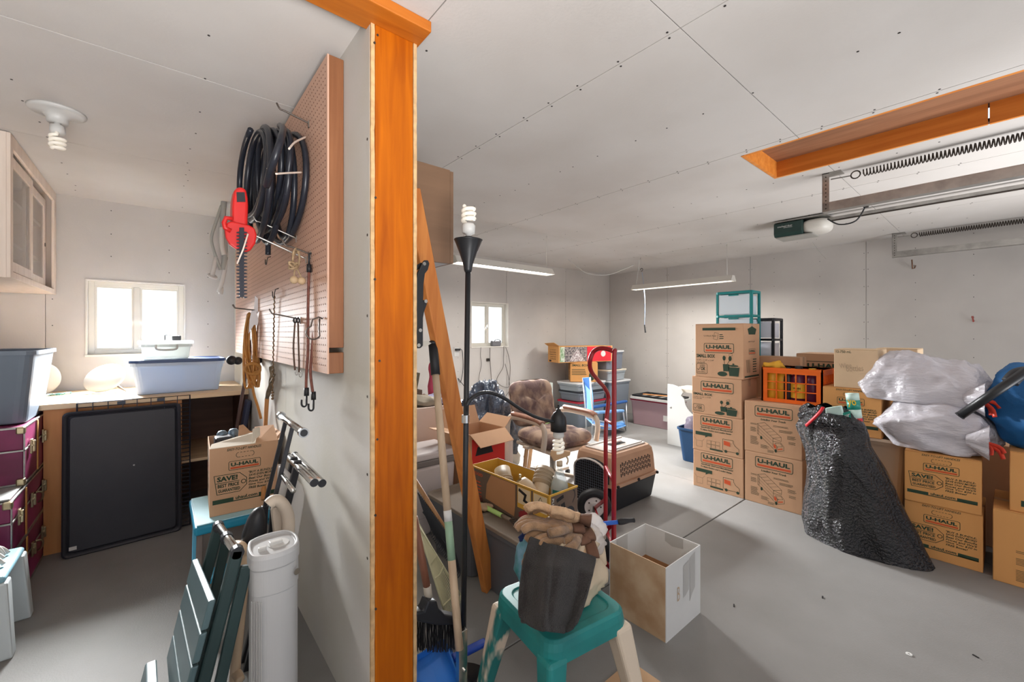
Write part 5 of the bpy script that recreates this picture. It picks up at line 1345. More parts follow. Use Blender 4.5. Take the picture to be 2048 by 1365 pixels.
# ------------------------------------------------------------------ orange milk crate with bottles
ORG = mat('crate_orange', (255, 118, 34), .42, var=.05)
cz = .822
t = thing('milk_crate', 'orange plastic crate of car wash bottles on the large carton', 'crate', (3.76+.19, 1.105, cz), QR)
w, d, h = .415, .33, .275
def crate_side(m, o, u, n, L):
    o, u, n = Vector(o), Vector(u), Vector(n); up = Vector((0,0,1)); th = .012
    def seg(a0, a1, b0, b1): m.hexa([o+u*a0+up*b0, o+u*a1+up*b0, o+u*a1+up*b0+n*th, o+u*a0+up*b0+n*th], [o+u*a0+up*b1, o+u*a1+up*b1, o+u*a1+up*b1+n*th, o+u*a0+up*b1+n*th])
    seg(0, L, 0, .028); seg(0, L, h-.045, h); seg(0, .04, .028, h-.045); seg(L-.04, L, .028, h-.045)
    k = 5
    for i in range(1, k): x = .04 + (L-.08)*i/k; seg(x-.0035, x+.0035, .028, h-.045)
    for b in (.028 + (h-.073)*j/3 for j in (1, 2)): seg(.04, L-.04, b-.0035, b+.0035)
for (o_, u_, n_, L) in (((-w/2,-d/2,0), (1,0,0), (0,1,0), w), ((w/2,-d/2,0), (0,1,0), (-1,0,0), d), ((w/2,d/2,0), (-1,0,0), (0,-1,0), w), ((-w/2,d/2,0), (0,-1,0), (1,0,0), d)):
    m = MB(); crate_side(m, o_, u_, n_, L); m.build('lattice_side', ORG, t)
MB().box(-w/2+.012, w/2-.012, -d/2+.012, d/2-.012, 0, .008).build('bottom', ORG, t)
m = MB(); rimring(m, w-.02, d-.02, h-.018, h, .012, .014); m.build('rim', ORG, t)
cb = Vector((3.95, 1.105, cz+.009))
def bottle(label, dx, dy, r, hh, M, capm, lab=None, text=None, shape=0):
    t = thing('bottle', label, 'bottle', cb + Vector((dy, -dx, 0)), QR, 'bottles in the orange crate')
    MB().lathe([(r*.92,0),(r,.01),(r,hh*.62),(r*.9,hh*.72),(r*.45,hh*.86),(r*.42,hh*.9)], (0,0,0), 20).build('body', M, t, smooth=True)
    MB().lathe([(r*.5,hh*.9),(r*.5,hh),(0,hh)], (0,0,0), 14).build('cap', capm, t)
    if lab:
        m = MB()
        m.grid(lambda u, v: Vector(((r+.001)*math.sin((u-.5)*2.2), -(r+.001)*math.cos((u-.5)*2.2), hh*(.12+.42*v))), 10, 2); m.build('label', lab, t, smooth=True)
        if text:
            f = Face((-.03, -r-.002, hh*.30), (1,0,0), (0,0,1), (0,-1,0)); m = MB(); f.text(m, text[0], .004, .018, .052, .016, bold=.03); f.text(m, text[1], .016, .0, .03, .012, bold=.03); m.build('label_text', INK, t)
YEL = mat('bottle_yellow', (236, 178, 46), .35); PUR = mat('bottle_purple', (86, 28, 62), .3); DKB = mat('bottle_dark', (44, 36, 44), .3)
YLAB = mat('yellow_label', (236, 196, 60), .5); CAPB = mat('cap_dark', (46, 44, 46), .4)
bottle('yellow bottle at the outer end of the orange crate', -.15, -.09, .042, .30, YEL, YEL)
bottle('second yellow bottle in the orange crate', -.085, -.07, .040, .27, YEL, YEL)
bottle('slim dark bottle beside the yellow bottles', -.035, -.10, .032, .27, DKB, CAPB)
bottle('purple wash and wax bottle with a yellow label', .035, -.095, .052, .285, PUR, CAPB, YLAB, ('WASH', 'WAX'))
bottle('purple bottle at the inner end of the orange crate', .125, -.09, .048, .27, PUR, YEL)
t = thing('yellow_cloth', 'crumpled yellow cloth over the edge of the orange crate', 'cloth', cb + Vector((-.10, .15, .24)))
m = MB(); blob(m, cb + Vector((-.09, .14, .275)), (.07, .07, .035), amp=.04, freq=14, seed=3, nu=36, nv=20, e1=.9, e2=.9); m.build('cloth', mat('cloth_yellow', (232, 176, 60), .85), t, world=True, smooth=True)
# navy bag behind the crate
t = thing('navy_bag', 'navy quilted duffel standing up behind the orange crate', 'bag', (4.25, .88, 0))
m = MB(); blob(m, (4.25, .90, .53), (.075, .10, .53), amp=.02, freq=7, seed=8, e1=.4, e2=.6, flat=.002); m.build('bag_body', mat('navy_cloth', (40, 62, 108), .8, bump=.4, bscale=60), t, world=True, smooth=True)
MB().tube(smoothpath([(4.17, .93, 1.0), (4.15, .92, 1.07), (4.15, .86, 1.07), (4.17, .85, 1.0)], 6), .008, 6).build('strap', BLACKR, t, world=True, smooth=True)
# ------------------------------------------------------------------ drawer towers
def tower(label, x, y, z0, w, d, rows, rh, FM, DM, logo_=None):
    t = thing('drawer_tower', label, 'drawer tower', (x + d/2, y, z0), QR)
    H = rows*rh; p = .022
    for sx in (-1, 1):
        for sy in (-1, 1): MB().box(sx*(w/2-p/2)-p/2, sx*(w/2-p/2)+p/2, sy*(d/2-p/2)-p/2, sy*(d/2-p/2)+p/2, 0, H).build('post', FM, t, bevel=.002, seg=1)
    for i in range(rows+1):
        zz = i*rh; m = MB(); rimring(m, w-.02, d-.02, zz-.0 if i == 0 else zz-.012, zz+.012 if i == 0 else zz+.008, .006, .014, 3); m.build('shelf_frame', FM, t)
    MB().box(-w/2+.004, w/2-.004, -d/2+.004, d/2-.004, H+.002, H+.012).build('top_panel', FM, t, bevel=.003)
    for i in range(rows):
        m = MB(); z = i*rh+.016
        m.box(-w/2+p+.003, w/2-p-.003, -d/2+.002, -d/2+.006, z, z+rh-.036); m.box(-w/2+p+.003, -w/2+p+.007, -d/2+.006, d/2-.03, z, z+rh-.05); m.box(w/2-p-.007, w/2-p-.003, -d/2+.006, d/2-.03, z, z+rh-.05); m.box(-w/2+p+.007, w/2-p-.007, -d/2+.006, d/2-.03, z, z+.004)
        dr = m.build('drawer', DM, t, bevel=.001, seg=1)
        MB().box(-.045, .045, -d/2-.010, -d/2+.002, z+rh-.048, z+rh-.036).build('pull', DM if logo_ else FM, dr, bevel=.003)
        if logo_ and i == rows-1:
            f = Face((-w/2, -d/2+.001, z), (1,0,0), (0,0,1), (0,-1,0)); m = MB(); f.rect(m, .06, .05, .12, .09); f.poly(m, [(.055,.09),(.09,.125),(.125,.09)]); m.build('drawer_logo', NAVYL, dr)
    return t
TEALF = mat('teal_frame', (20, 122, 122), .4); DRW = frosted('drawer_clear', (226, 234, 240), .35); DRW2 = mat('drawer_white', (214, 216, 226), .4)
tower('teal framed drawer tower rising above the tall carton stack', 4.09, 1.655, 0, .322, .20, 8, .2195, TEALF, DRW)
tower('black framed white drawer tower behind the tall carton stack', 4.31, 1.525, 0, .27, .24, 8, .188, BLACKP, DRW2, True)
# ------------------------------------------------------------------ black rubbish bag with gift wrap
BAGB = mat('bin_bag_black', (24, 24, 28), .20, bump=1.0, bscale=75, bdist=.02, spec=.75)
rows = [(1120, 1622, 1868), (1100, 1606, 1868), (1060, 1600, 1846), (1010, 1604, 1816), (960, 1610, 1790), (915, 1606, 1762), (885, 1596, 1742), (860, 1588, 1737), (838, 1600, 1725), (826, 1618, 1700)]
XBG = 3.44
prof = []
for (y, xl, xr) in rows:
    a, b = PX(xl, y, XBG), PX(xr, y, XBG); prof.append((max(0.002, (a.z+b.z)/2), a.y, b.y))
prof[0] = (0.002, prof[0][1], prof[0][2])
t = thing('rubbish_bag', 'shiny black rubbish bag with gift wrap rolls poking out', 'rubbish bag', (XBG, .66, 0))
def bagfn(u, v):
    k = v*(len(prof)-1); i = min(int(k), len(prof)-2); s = k-i
    z = prof[i][0]*(1-s)+prof[i+1][0]*s; ya = prof[i][1]*(1-s)+prof[i+1][1]*s; yb = prof[i][2]*(1-s)+prof[i+1][2]*s
    th = 2*math.pi*u; cy, ry = (ya+yb)/2, (ya-yb)/2
    rx = .17*(1-.35*v) * (1 if v > .05 else .85)
    fold = math.sin(th*7 + 3*v + 2*noise.noise(Vector((v*3, 0, 1))))*.010 + math.sin(th*3 - 4*v)*.012
    nz = noise.fractal(Vector((math.cos(th)*2.2, math.sin(th)*2.2, v*4.5)), 1, 2, 3)*.035 - .030*(1-abs(noise.noise(Vector((math.cos(th)*2.0 + v*1.5, math.sin(th)*2.0, v*2.5)))))**6
    gather = -.10*math.exp(-((v-.80)/.05)**2)
    f = 1 + (fold + nz)*3.0*(.3+.7*min(1, v*6)) + gather
    x = XBG + math.cos(th)*rx*f + .06*v; y = cy + math.sin(th)*ry*(1 + (fold+nz)*1.0*min(1, v*6))
    return Vector((x, y, z + (.012*noise.noise(Vector((th*2, v*8, 4))) if v > .05 else 0)))
m = MB(); m.grid(bagfn, 180, 120, closed_u=True); m.build('bag_skin', BAGB, t, world=True, smooth=True)
# gathered collar at the neck
m = MB()
def collar(u, v):
    th = 2*math.pi*u; z = prof[-1][0]; cy = (prof[-1][1]+prof[-1][2])/2
    r = (.095 + .045*math.sin(v*math.pi))*(1 + .12*math.sin(th*9+1) + .08*math.sin(th*4))
    return Vector((XBG + .07 + math.cos(th)*r*.8, cy + math.sin(th)*r*1.15 + .02, z + .03 - .12*v + .015*math.sin(th*5)))
m.grid(collar, 90, 14, closed_u=True); m.build('neck_gather', BAGB, t, world=True, smooth=True)
MB().tube(smoothpath([PX(1612, 852, 3.40), PX(1630, 835, 3.36), PX(1642, 822, 3.36), PX(1646, 815, 3.38)], 6), .011, 6, sx=.4).build('drawstring', mat('drawstring_red', (196, 30, 40), .4), t, world=True, smooth=True)
t = thing('gift_wrap', 'tall gift wrap roll with red and teal bands in the black bag', 'gift wrap', PX(1706, 870, 3.50))
a, b = PX(1716, 872, 3.50), PX(1704, 787, 3.50); dd = b-a
WRAPB = [mat('wrap_pale', (196, 222, 214), .4), mat('wrap_red', (196, 40, 50), .4), mat('wrap_teal', (40, 140, 124), .4)]
for i, (s0, s1, c_) in enumerate(((-.6, .05, 0), (.05, .18, 2), (.18, .42, 1), (.42, .62, 0), (.62, .84, 2), (.84, 1.0, 0))):
    MB().cyl(a + dd*s0, a + dd*s1, .036, n=18).build('wrap_band', WRAPB[c_], t, world=True, smooth=True)
f = Face(a + dd*.20 + Vector((-.040, .03, 0)), (0,-1,0), dd, (-1,0,0)); m = MB(); f.text(m, '2 fr', .005, .018, .055, .05, bold=.02); m.build('print', WHITEP, t, world=True)
f = Face(a + dd*.64 + Vector((-.040, .03, 0)), (0,-1,0), dd, (-1,0,0)); m = MB(); f.text(m, 'yo', .008, .01, .045, .05, bold=.02); m.build('print', YLAB, t, world=True)
t = thing('gift_wrap', 'pale folded gift wrap with teal lettering in the black bag', 'gift wrap', PX(1670, 870, 3.44))
m = MB(); q = [PX(1655, 868, 3.47), PX(1694, 858, 3.47), PX(1682, 812, 3.38), PX(1650, 817, 3.38)]
m.hexa([q[0], q[1], q[1]+Vector((.03,0,0)), q[0]+Vector((.03,0,0))], [q[3], q[2], q[2]+Vector((.03,0,0)), q[3]+Vector((.03,0,0))]); m.build('sheet', WRAPB[0], t, world=True, bevel=.006)
u = (q[1]-q[0]).normalized(); v = (q[3]-q[0]).normalized(); f = Face(q[0], u, v, (-1,0,0)); m = MB(); f.rect(m, .008, .06, .145, .13, .002); m.build('band', WRAPB[2], t, world=True)
m = MB(); f.text(m, 'm is your', .012, .075, .13, .045, bold=.01, lift=.004); m.build('print', WHITEP, t, world=True)
# ------------------------------------------------------------------ white bags, sleeping bag, black pole
WBAG = mat('bin_bag_white', (196, 193, 200), .28, bump=.8, bscale=60, bdist=.012, stretch=(1, .3, 1), spec=.6)
def whitebag(label, x, px0, px1, py0, py1, rx, seed, tiecol, slope=0.0, tie=True, zoff=0.0, flat=None):
    a, b = PX(px0, (py0+py1)/2, x), PX(px1, (py0+py1)/2, x); zt, zb = PX((px0+px1)/2, py0, x).z, PX((px0+px1)/2, py1, x).z
    c = Vector((x, (a.y+b.y)/2, (zt+zb)/2)); ry, rz_ = (a.y-b.y)/2, (zt-zb)/2
    t = thing('stuffed_bag', label, 'bag', (c.x, c.y, zb))
    def post(p):
        k = -p.y/ry                                                    # +1 towards the tied end
        p.z += slope*p.y
        if k > .72: s = 1 - .55*(k-.72)/.28; p.x *= s; p.z *= s
        if k < -.6: p.z *= 1 - .45*(-k-.6)/.4
        p += Vector((0, 0, .010*math.sin(p.y*40 + 9*math.atan2(p.z, p.x))))*max(0, k)
        return p
    m = MB(); blob(m, c, (rx, ry, rz_), e1=.75, e2=.75, amp=.045, freq=5, seed=seed, nu=96, nv=56, ridge=.02, rfreq=9, aniso=(1,.5,1), post=post, flat=flat); m.build('bag_skin', WBAG, t, world=True, smooth=True)
    if tie:
        e = c + Vector((-rx*.98, -ry*.70, slope*-ry*.7 + .01))
        m = MB(); rr = random.Random(seed)
        for k in range(7):
            q = e + Vector((0, -.01, 0)); d1 = Vector((rr.uniform(-.6,.1), rr.uniform(-1,-.1), rr.uniform(-.8,.8)))*.07
            m.tube(smoothpath([q, q + d1, q + d1*1.6 + Vector((0, .02, -.02))], 4), .012, 6, sx=.3)
        m.build('red_tie', mat('tie_red', (206, 62, 40), .4), t, world=True, smooth=True)
        m = MB()
        def fr(u, v): 
            th = 2*math.pi*u; r = .03 + .06*v + .012*math.sin(th*7)*v
            return e + Vector((math.cos(th)*r, .05 - .09*v, math.sin(th)*r))
        m.grid(fr, 42, 8, closed_u=True); m.build('bag_neck', WBAG, t, world=True, smooth=True)
    return t
whitebag('lower white stuffed plastic bag lying on the price tag carton', 3.80, 1762, 2002, 808, 916, .22, 4, None, slope=.05, flat=.645)
whitebag('upper white stuffed plastic bag with a red tie', 3.84, 1728, 2000, 712, 852, .17, 9, None, slope=.10, flat=.93)
SLP = mat('sleeping_bag_blue', (18, 92, 150), .65, var=.1, vscale=4, bump=.3, bscale=30)
t = thing('sleeping_bag', 'bright blue stuffed sleeping bag at the edge of the pile', 'sleeping bag', (3.85, -.16, .73))
m = MB(); blob(m, (3.80, -.20, .95), (.20, .27, .235), amp=.05, freq=5, seed=12, e1=.8, e2=.8, nu=80, nv=48, ridge=.03, rfreq=6, flat=.7275); m.build('bag_body', SLP, t, world=True, smooth=True)
MB().tube(arc((3.80, -.10, .95), (1,0,0), (0,0,1), .222, 0, 6.283, 40, .245), .006, 6, closed=True).build('seam', mat('sleeping_bag_seam', (14, 70, 120), .7), t, world=True, smooth=True)
t = thing('black_pole', 'black tube lying slantwise over the bags', 'pole', PX(1920, 832, 3.46))
MB().cyl(PX(1920, 832, 3.46), PX(2060, 738, 3.46), .022, n=16).build('tube', BLACKM, t, world=True, smooth=True)
MB().cyl(PX(1918.5, 833, 3.46), PX(1921, 831.3, 3.46), .0235, n=16).build('end_cap', BLACKP, t, world=True)
MB().tube(smoothpath([PX(2020, 765, 3.50), PX(2035, 750, 3.52), PX(2060, 745, 3.55)], 6), .035, 10).build('foam_grip', BLACKR, t, world=True, smooth=True)
# ------------------------------------------------------------------ floor lamp with reading arm
t = thing('floor_lamp', 'black floor lamp with cone top and a drooping gooseneck arm', 'floor lamp', (.885, 1.345, 0))
c = Vector((.885, 1.345, 0))
MB().lathe([(.125,0),(.125,.012),(.115,.024),(.03,.034),(.018,.05)], c, 32).build('base', BLACKM, t, world=True, smooth=True)
tp = PY(936, 540, 1.35); bt = Vector((.885, 1.345, .03))
MB().cyl(bt, tp, .0105, n=14).build('pole', BLACKM, t, world=True, smooth=True)
ax = (tp-bt).normalized()
MB().lathe([(.012,-.01),(.016,.0),(.017,.01),(.022,.03),(.036,.07),(.053,.112),(.056,.116),(.050,.114),(.02,.05)], tp, 28, ax).build('cone_shade', BLACKM, t, world=True, smooth=True)
MB().cyl(tp + ax*.10, tp + ax*.128, .017, n=14).build('socket', BLACKP, t, world=True)
cfl(t, tp + ax*.118, ax, .95)
pj = PY(931, 838, 1.345)
g = [pj, PY(933, 825, 1.34), PY(935, 808, 1.33), PY(948, 794, 1.33), PY(965, 786, 1.33), PY(985, 787, 1.33), PY(1010, 798, 1.33), PY(1040, 818, 1.33), PY(1070, 834, 1.33), PY(1098, 842, 1.33), PY(1108, 843, 1.33)]
MB().tube(smoothpath(g, 6), .0075, 10).build('gooseneck', BLACKM, t, world=True, smooth=True)
MB().cyl(pj - Vector((.0,0,.015)), pj + Vector((0,0,.015)), .015, n=12).build('arm_joint', CHROME, t, world=True)
hc = PY(1117, 818, 1.33)
MB().lathe([(0,0),(.010,-.002),(.012,-.012),(.022,-.018),(.034,-.038),(.037,-.062),(.036,-.102),(.034,-.102),(.030,-.05)], hc, 28, (0,0,1)).build('dome_shade', BLACKM, t, world=True, smooth=True)
MB().cyl(hc - Vector((0,0,.004)), hc + Vector((0,0,.020)), .005, n=8).build('finial', BLACKM, t, world=True)
cfl(t, hc - Vector((0,0,.075)), (0,0,-1), .92)
# ------------------------------------------------------------------ long tools leaning by the partition
def straight(a, b, r, M, name, t, n=10): return MB().cyl(a, b, r, n=n).build(name, M, t, world=True, smooth=True)
ASH = wood('ash_handle', (176, 152, 126), (198, 174, 148), 'z', 6, knots=False)
t = thing('long_handled_tool', 'long pale handle with black rubber grip and green sleeve', 'long tool', PZ(924, 1290, 0))
a, b = PY(866, 690, 1.62), PY(919, 1300, 1.30)
d = (b-a)
straight(a, a + d*.115, .020, BLACKR, 'grip', t); MB().lathe([(.022,0),(.021,.012),(.010,.018),(0,.019)], a, 16, a-b).build('grip_end', BLACKR, t, world=True, smooth=True)
straight(a + d*.115, a + d*.62, .0155, ASH, 'shaft', t); straight(a + d*.585, a + d*.62, .0162, WHITEC, 'paper_label', t)
straight(a + d*.62, a + d*.74, .0158, mat('green_sleeve', (142, 172, 146), .5), 'sleeve', t); straight(a + d*.74, b, .0155, ASH, 'lower_shaft', t)
q = b - d*.05; MB().box(q.x-.002, q.x+.035, q.y-.012, q.y+.012, 0.03, q.z).build('steel_bracket', CHROME, t, world=True, bevel=.002)
for z in (.06, .12): MB().cyl((q.x+.02, q.y-.02, z), (q.x+.02, q.y+.02, z), .006, n=8).build('bolt', CHROME, t, world=True)
# black spring rake
t = thing('leaf_rake', 'black plastic leaf rake leaning behind the pale rake', 'rake', (.86, 1.9, 0))
h0, h1 = PY(829, 960, 1.85), PY(904, 1082, 1.75)
straight(PY(826, 955, 1.86), h1, .011, wood('rake_shaft', (150, 108, 70), (176, 132, 90), 'z', 6, knots=False), 'shaft', t)
for i in range(24):
    k = i/23; x0, y0 = 836 + 64*k, 986 + 88*k; Yk = 1.84 - .10*k
    p0 = PY(x0, y0, Yk); p1 = PY(x0 + 12, y0 + 38, Yk - .02); p2 = PY(x0 + 26 - 6*k, y0 + 72, Yk - .03)
    MB().tube(smoothpath([p0, p1, p2, p2 + Vector((-.012, 0, -.02))], 4), .0032, 5).build('tine', BLACKP, t, world=True, smooth=True)
MB().tube(smoothpath([PY(846, 1024, 1.83), PY(876, 1066, 1.78), PY(908, 1112, 1.72)], 4), .004, 6).build('tine_bar', BLACKP, t, world=True)
# pale fan rake
PALE = mat('pale_rake', (190, 184, 148), .5, var=.1)
t = thing('leaf_rake', 'pale cream fan rake standing tines down on the floor', 'rake', (.88, 1.5, 0))
apex = PY(834, 1048, 1.62)
eL, eR = PY(893, 1238, 1.44), PY(921, 1190, 1.52)
for i in range(15):
    k = i/14; e2 = eL.lerp(eR, k) + Vector((0, 0, -.02*math.sin(math.pi*k))); b0 = apex.lerp(e2, .42)
    MB().tube([b0, apex.lerp(e2, .75), e2, e2 + Vector((-.006, -.012, -.018))], .0019, 5).build('tine', PALE, t, world=True, smooth=True)
m = MB(); q = [apex + Vector((-.012, 0, 0)), apex.lerp(eL, .45), apex.lerp(eR, .45), apex + Vector((.012, .01, 0))]; m.add(q, [(0,1,2,3)]); m.build('fan_plate', PALE, t, world=True, solid=.004)
for k_ in (.60, .88):
    p0, p1 = apex.lerp(eL, k_), apex.lerp(eR, k_); MB().tube([p0, (p0+p1)/2 + Vector((0,-.004,-.012*k_)), p1], .0035, 6).build('tine_bar', PALE, t, world=True)
for e in (eL, eR): MB().tube([apex, e], .004, 6).build('side_rib', PALE, t, world=True, smooth=True)
straight(apex, PY(815, 1000, 1.68), .012, PALE, 'neck', t)
# push broom head down
t = thing('push_broom', 'black bristled broom with a reddish wooden handle, head on the floor', 'broom', (.78, 1.38, 0))
bh = Vector((.835, 1.40, 0))
straight(PY(828, 1035, 1.44), PY(854, 1175, 1.40), .014, wood('broom_handle', (120, 74, 56), (142, 92, 70), 'z', 6, knots=False), 'handle', t)
straight(PY(854, 1172, 1.40), PY(858, 1203, 1.40), .015, mat('broom_ferrule', (170, 160, 146), .4), 'ferrule', t)
p0, p1 = PY(826, 1222, 1.39), PY(916, 1232, 1.39)
pxprism(MB(), [(850,1196),(868,1196),(872,1212),(884,1224),(912,1230),(918,1246),(870,1246),(826,1238),(826,1220),(842,1216)], 1.39, .05).build('broom_block', BLACKP, t, world=True, bevel=.008)
m = MB(); rr = random.Random(2)
for i in range(260):
    x = rr.uniform(828, 914); y0 = 1243 if x > 860 else 1238; p = PY(x, y0, 1.39 + rr.uniform(-.022, .022)); e = PY(x + rr.uniform(-4, 4), 1300 + rr.uniform(-6, 6), 1.39 + rr.uniform(-.03, .03))
    m.tube([p, e], .0012, 3)
m.build('bristles', BLACKR, t, world=True)['kind'] = 'stuff'
# blue dustpan
t = thing('dustpan', 'bright blue plastic dustpan on the floor beside the stud', 'dustpan', (.80, 1.22, 0))
DB = mat('dustpan_blue', (42, 112, 196), .42, var=.08)
zp = .10
m = MB()
base = [PZ(790, 1345, zp), PZ(888, 1283, zp), PZ(905, 1300, zp*.8), PZ(924, 1380, zp*.5), PZ(780, 1440, zp*.5)]
m.add(base + [p - Vector((0,0,.006)) for p in base], [(0,1,2,3,4), (9,8,7,6,5), (0,5,6,1), (1,6,7,2), (2,7,8,3), (3,8,9,4), (4,9,5,0)]); m.build('tray', DB, t, world=True)
MB().bar(PZ(888, 1284, zp+.012), PZ(924, 1380, zp*.5+.012), .008, .030).build('side_lip', DB, t, world=True, bevel=.003)
MB().bar(PZ(790, 1345, zp+.008), PZ(886, 1284, zp+.010), .006, .024).build('comb_lip', DB, t, world=True, bevel=.002)
MB().bar(PZ(905, 1318, .085), PZ(972, 1284, .10), .034, .02).build('handle', mat('dustpan_handle', (28, 66, 160), .4), t, world=True, bevel=.006)
MB().bar(PZ(780, 1440, .03), PZ(924, 1384, .03), .01, .06).build('support_rib', DB, t, world=True)
# ------------------------------------------------------------------ grey totes and what lies on them
tote('storage_tote', 'nearer dark grey tote with a tan lid under the vacuum carton', (1.52, 1.585, 0), R90, .56, .38, .345, GREYT, GREYTL, r=.04, tap=.88)
tote('storage_tote', 'farther dark grey tote with a tan lid beside the cooler', (1.49, 2.135, 0), R90, .46, .38, .345, GREYT, GREYTL, r=.04, tap=.88)
ZL = .369
# hand fork lying on the lid
t = thing('hand_fork', 'hand fork with a lime green handle lying on the near tote', 'hand tool', PZ(960, 1010, ZL))
a, b = PZ(934, 996, ZL+.02), PZ(1004, 1032, ZL+.02)
straight(a, b, .013, mat('lime_handle', (158, 190, 110), .5), 'handle', t); dd = (b-a).normalized()
straight(b, b + dd*.07, .010, mat('fork_collar', (120, 104, 88), .6), 'collar', t)
for k in (-1, 0, 1): MB().tube(smoothpath([b + dd*.06, b + dd*.10 + Vector((.02*k, .02*k, .002)), b + dd*.20 + Vector((.024*k, .024*k, -.008))], 4), .005, 6).build('prong', STEELD, t, world=True)
t = thing('garden_gloves', 'pair of dark garden gloves lumped on the tote lid', 'gloves', PZ(940, 1010, ZL))
m = MB(); blob(m, PZ(941, 1006, ZL+.02) + Vector((.04,.02,0)), (.05, .035, .018), amp=.02, freq=18, seed=31, nu=30, nv=16, flat=ZL+.001); m.build('glove', mat('glove_maroon', (110, 62, 52), .9), t, world=True, smooth=True)
m = MB(); blob(m, PZ(952, 1018, ZL+.02) + Vector((.05,.0,0)), (.045, .05, .016), amp=.02, freq=18, seed=32, nu=30, nv=16, flat=ZL+.001); m.build('glove', mat('glove_tan', (170, 146, 120), .9), t, world=True, smooth=True)
# vacuum carton, long and open, full of hose fittings
VT = .565
c0, c1, c2 = PZ(1099, 993, VT), PZ(1155, 972, VT), PZ(962, 925, VT)
u = (c1-c0); ul = u.length; v = (c2-c0); vl = v.length
ang = math.atan2(u.y, u.x); vv = Vector((-math.sin(ang), math.cos(ang), 0)); vl = max(.30, v.dot(vv))
ul = .215; vl = min(vl, .66)
t = thing('vacuum_carton', 'open yellow-edged vacuum carton full of hose fittings', 'carton', c0 + u.normalized()*ul/2 + vv*vl/2 - Vector((0,0,VT-ZL-.001)), ang)
VB = mat('vacuum_print', (112, 92, 78), .7, var=.15, vscale=5); VY = mat('vacuum_yellow', (206, 158, 58), .75, var=.05)
vh = VT-ZL
m = MB(); th = .004
m.box(-ul/2, ul/2, -vl/2, -vl/2+th, 0, vh); m.build('wall', VB, t)
MB().box(-ul/2, ul/2, vl/2-th, vl/2, 0, vh).build('wall', VY, t)
MB().box(-ul/2, -ul/2+th, -vl/2+th, vl/2-th, 0, vh).build('wall', VB, t)
MB().box(ul/2-th, ul/2, -vl/2+th, vl/2-th, 0, vh).build('wall', VB, t)
MB().box(-ul/2+th, ul/2-th, -vl/2+th, vl/2-th, .002, .006).build('bottom', CARDI, t)
for (a0, a1, b0, b1) in ((-ul/2+th, ul/2-th, vl/2-th-.001, vl/2-th-.0005), (-ul/2+th, -ul/2+th+.0005, -vl/2+th, vl/2-th), (ul/2-th-.0005, ul/2-th, -vl/2+th, vl/2-th)): MB().box(a0, a1, b0, b1, .01, vh-.002).build('liner', VY, t)
m = MB(); e = .006
m.box(-ul/2-.001, ul/2+.001, -vl/2-.0015, -vl/2+.004, vh-.008, vh+.001); m.box(-ul/2-.0015, -ul/2+.004, -vl/2, vl/2, vh-.008, vh+.001); m.box(-ul/2-.002, -ul/2+.008, -vl/2-.002, -vl/2+.008, 0, vh); m.build('yellow_edge', VY, t)
f = Face((-ul/2, -vl/2, 0), (1,0,0), (0,0,1), (0,-1,0)); m = MB(); f.text(m, '15', .048, .165, .085, .055, bold=.04, tilt=-R90*.85); m.build('print', INK, t)
m = MB(); f.text(m, 'PLUS CONV', .018, .175, .15, .014, tilt=-R90, bold=.01); m.build('print', WHITEP, t)
m = MB(); f.poly(m, [(.15+.04*math.cos(q*math.pi/8), .07+.035*math.sin(q*math.pi/8)) for q in range(16)]); m.build('print', BLACKP, t); m = MB(); f.line(m, [(.175,.12),(.195,.15),(.19,.175),(.18,.18)], .005); m.build('print', BLACKP, t)
f = Face((-ul/2, vl/2, 0), (0,-1,0), (0,0,1), (-1,0,0)); 
for a0 in (vl-.115, vl-.235): m = MB(); f.rect(m, a0, .07, a0+.105, .185); m.build('print', VY, t)
for a0 in (vl-.110, vl-.230): m = MB(); f.rect(m, a0, .095, a0+.095, .18, .002); m.build('print', mat('print_cream', (206, 186, 152), .8), t)
m = MB(); f.line(m, [(vl-.215, .165), (vl-.17, .15), (vl-.18, .12), (vl-.145, .11)], .016, lift=.003); f.poly(m, [(vl-.08, .105), (vl-.04, .105), (vl-.035, .14), (vl-.085, .14)], .003); f.line(m, [(vl-.08, .14), (vl-.06, .17), (vl-.04, .14)], .003, lift=.003); m.build('print', INK, t)
m = MB(); f.poly(m, [(vl-.17 + (.058 if q % 2 else .048)*math.cos(q*math.pi/12), .035+(.034 if q % 2 else .028)*math.sin(q*math.pi/12)) for q in range(24)], .0025); m.build('print', mat('badge_red', (140, 40, 44), .7), t)
m = MB(); f.text(m, 'RIDGID', .02, .15, .10, .018, bold=.02); greek(f, m, .02, .11, .10, 5, .02, .007, 3); m.build('print', REDP, t)
m = MB(); f.poly(m, [(.15, .035), (.40, .01), (.41, .07), (.41, .185), (.20, .185), (.16, .12)], .0025); m.build('bare_patch', CARDI, t)
# fittings in the carton
base = c0 + u.normalized()*ul/2 + vv*vl/2
PIPE = mat('pipe_taupe', (166, 146, 120), .45, var=.06); PIPEL = mat('pipe_cream', (196, 176, 150), .45)
uu = u.normalized()
t = thing('hose_fitting', 'ribbed taupe hose end at the back of the vacuum carton', 'hose fitting', base + vv*.05 - Vector((0,0,.12)))
p0 = base + vv*.06 - uu*.05 + Vector((0,0,-.10)); p1 = p0 + uu*.05 + vv*.10 + Vector((0,0,.09))
straight(p0, p1, .048, PIPE, 'sleeve', t, 20)
for k in range(3): MB().cyl(p0.lerp(p1, .25+.12*k), p0.lerp(p1, .30+.12*k), .052, n=20).build('ring', PIPE, t, world=True, smooth=True)
straight(p0 - (p1-p0)*.25, p0, .038, PIPEL, 'spigot', t, 18)
t = thing('hose_fitting', 'cream elbow pipe with ribbed cuff in the vacuum carton', 'hose fitting', base - vv*.15 - Vector((0,0,.12)))
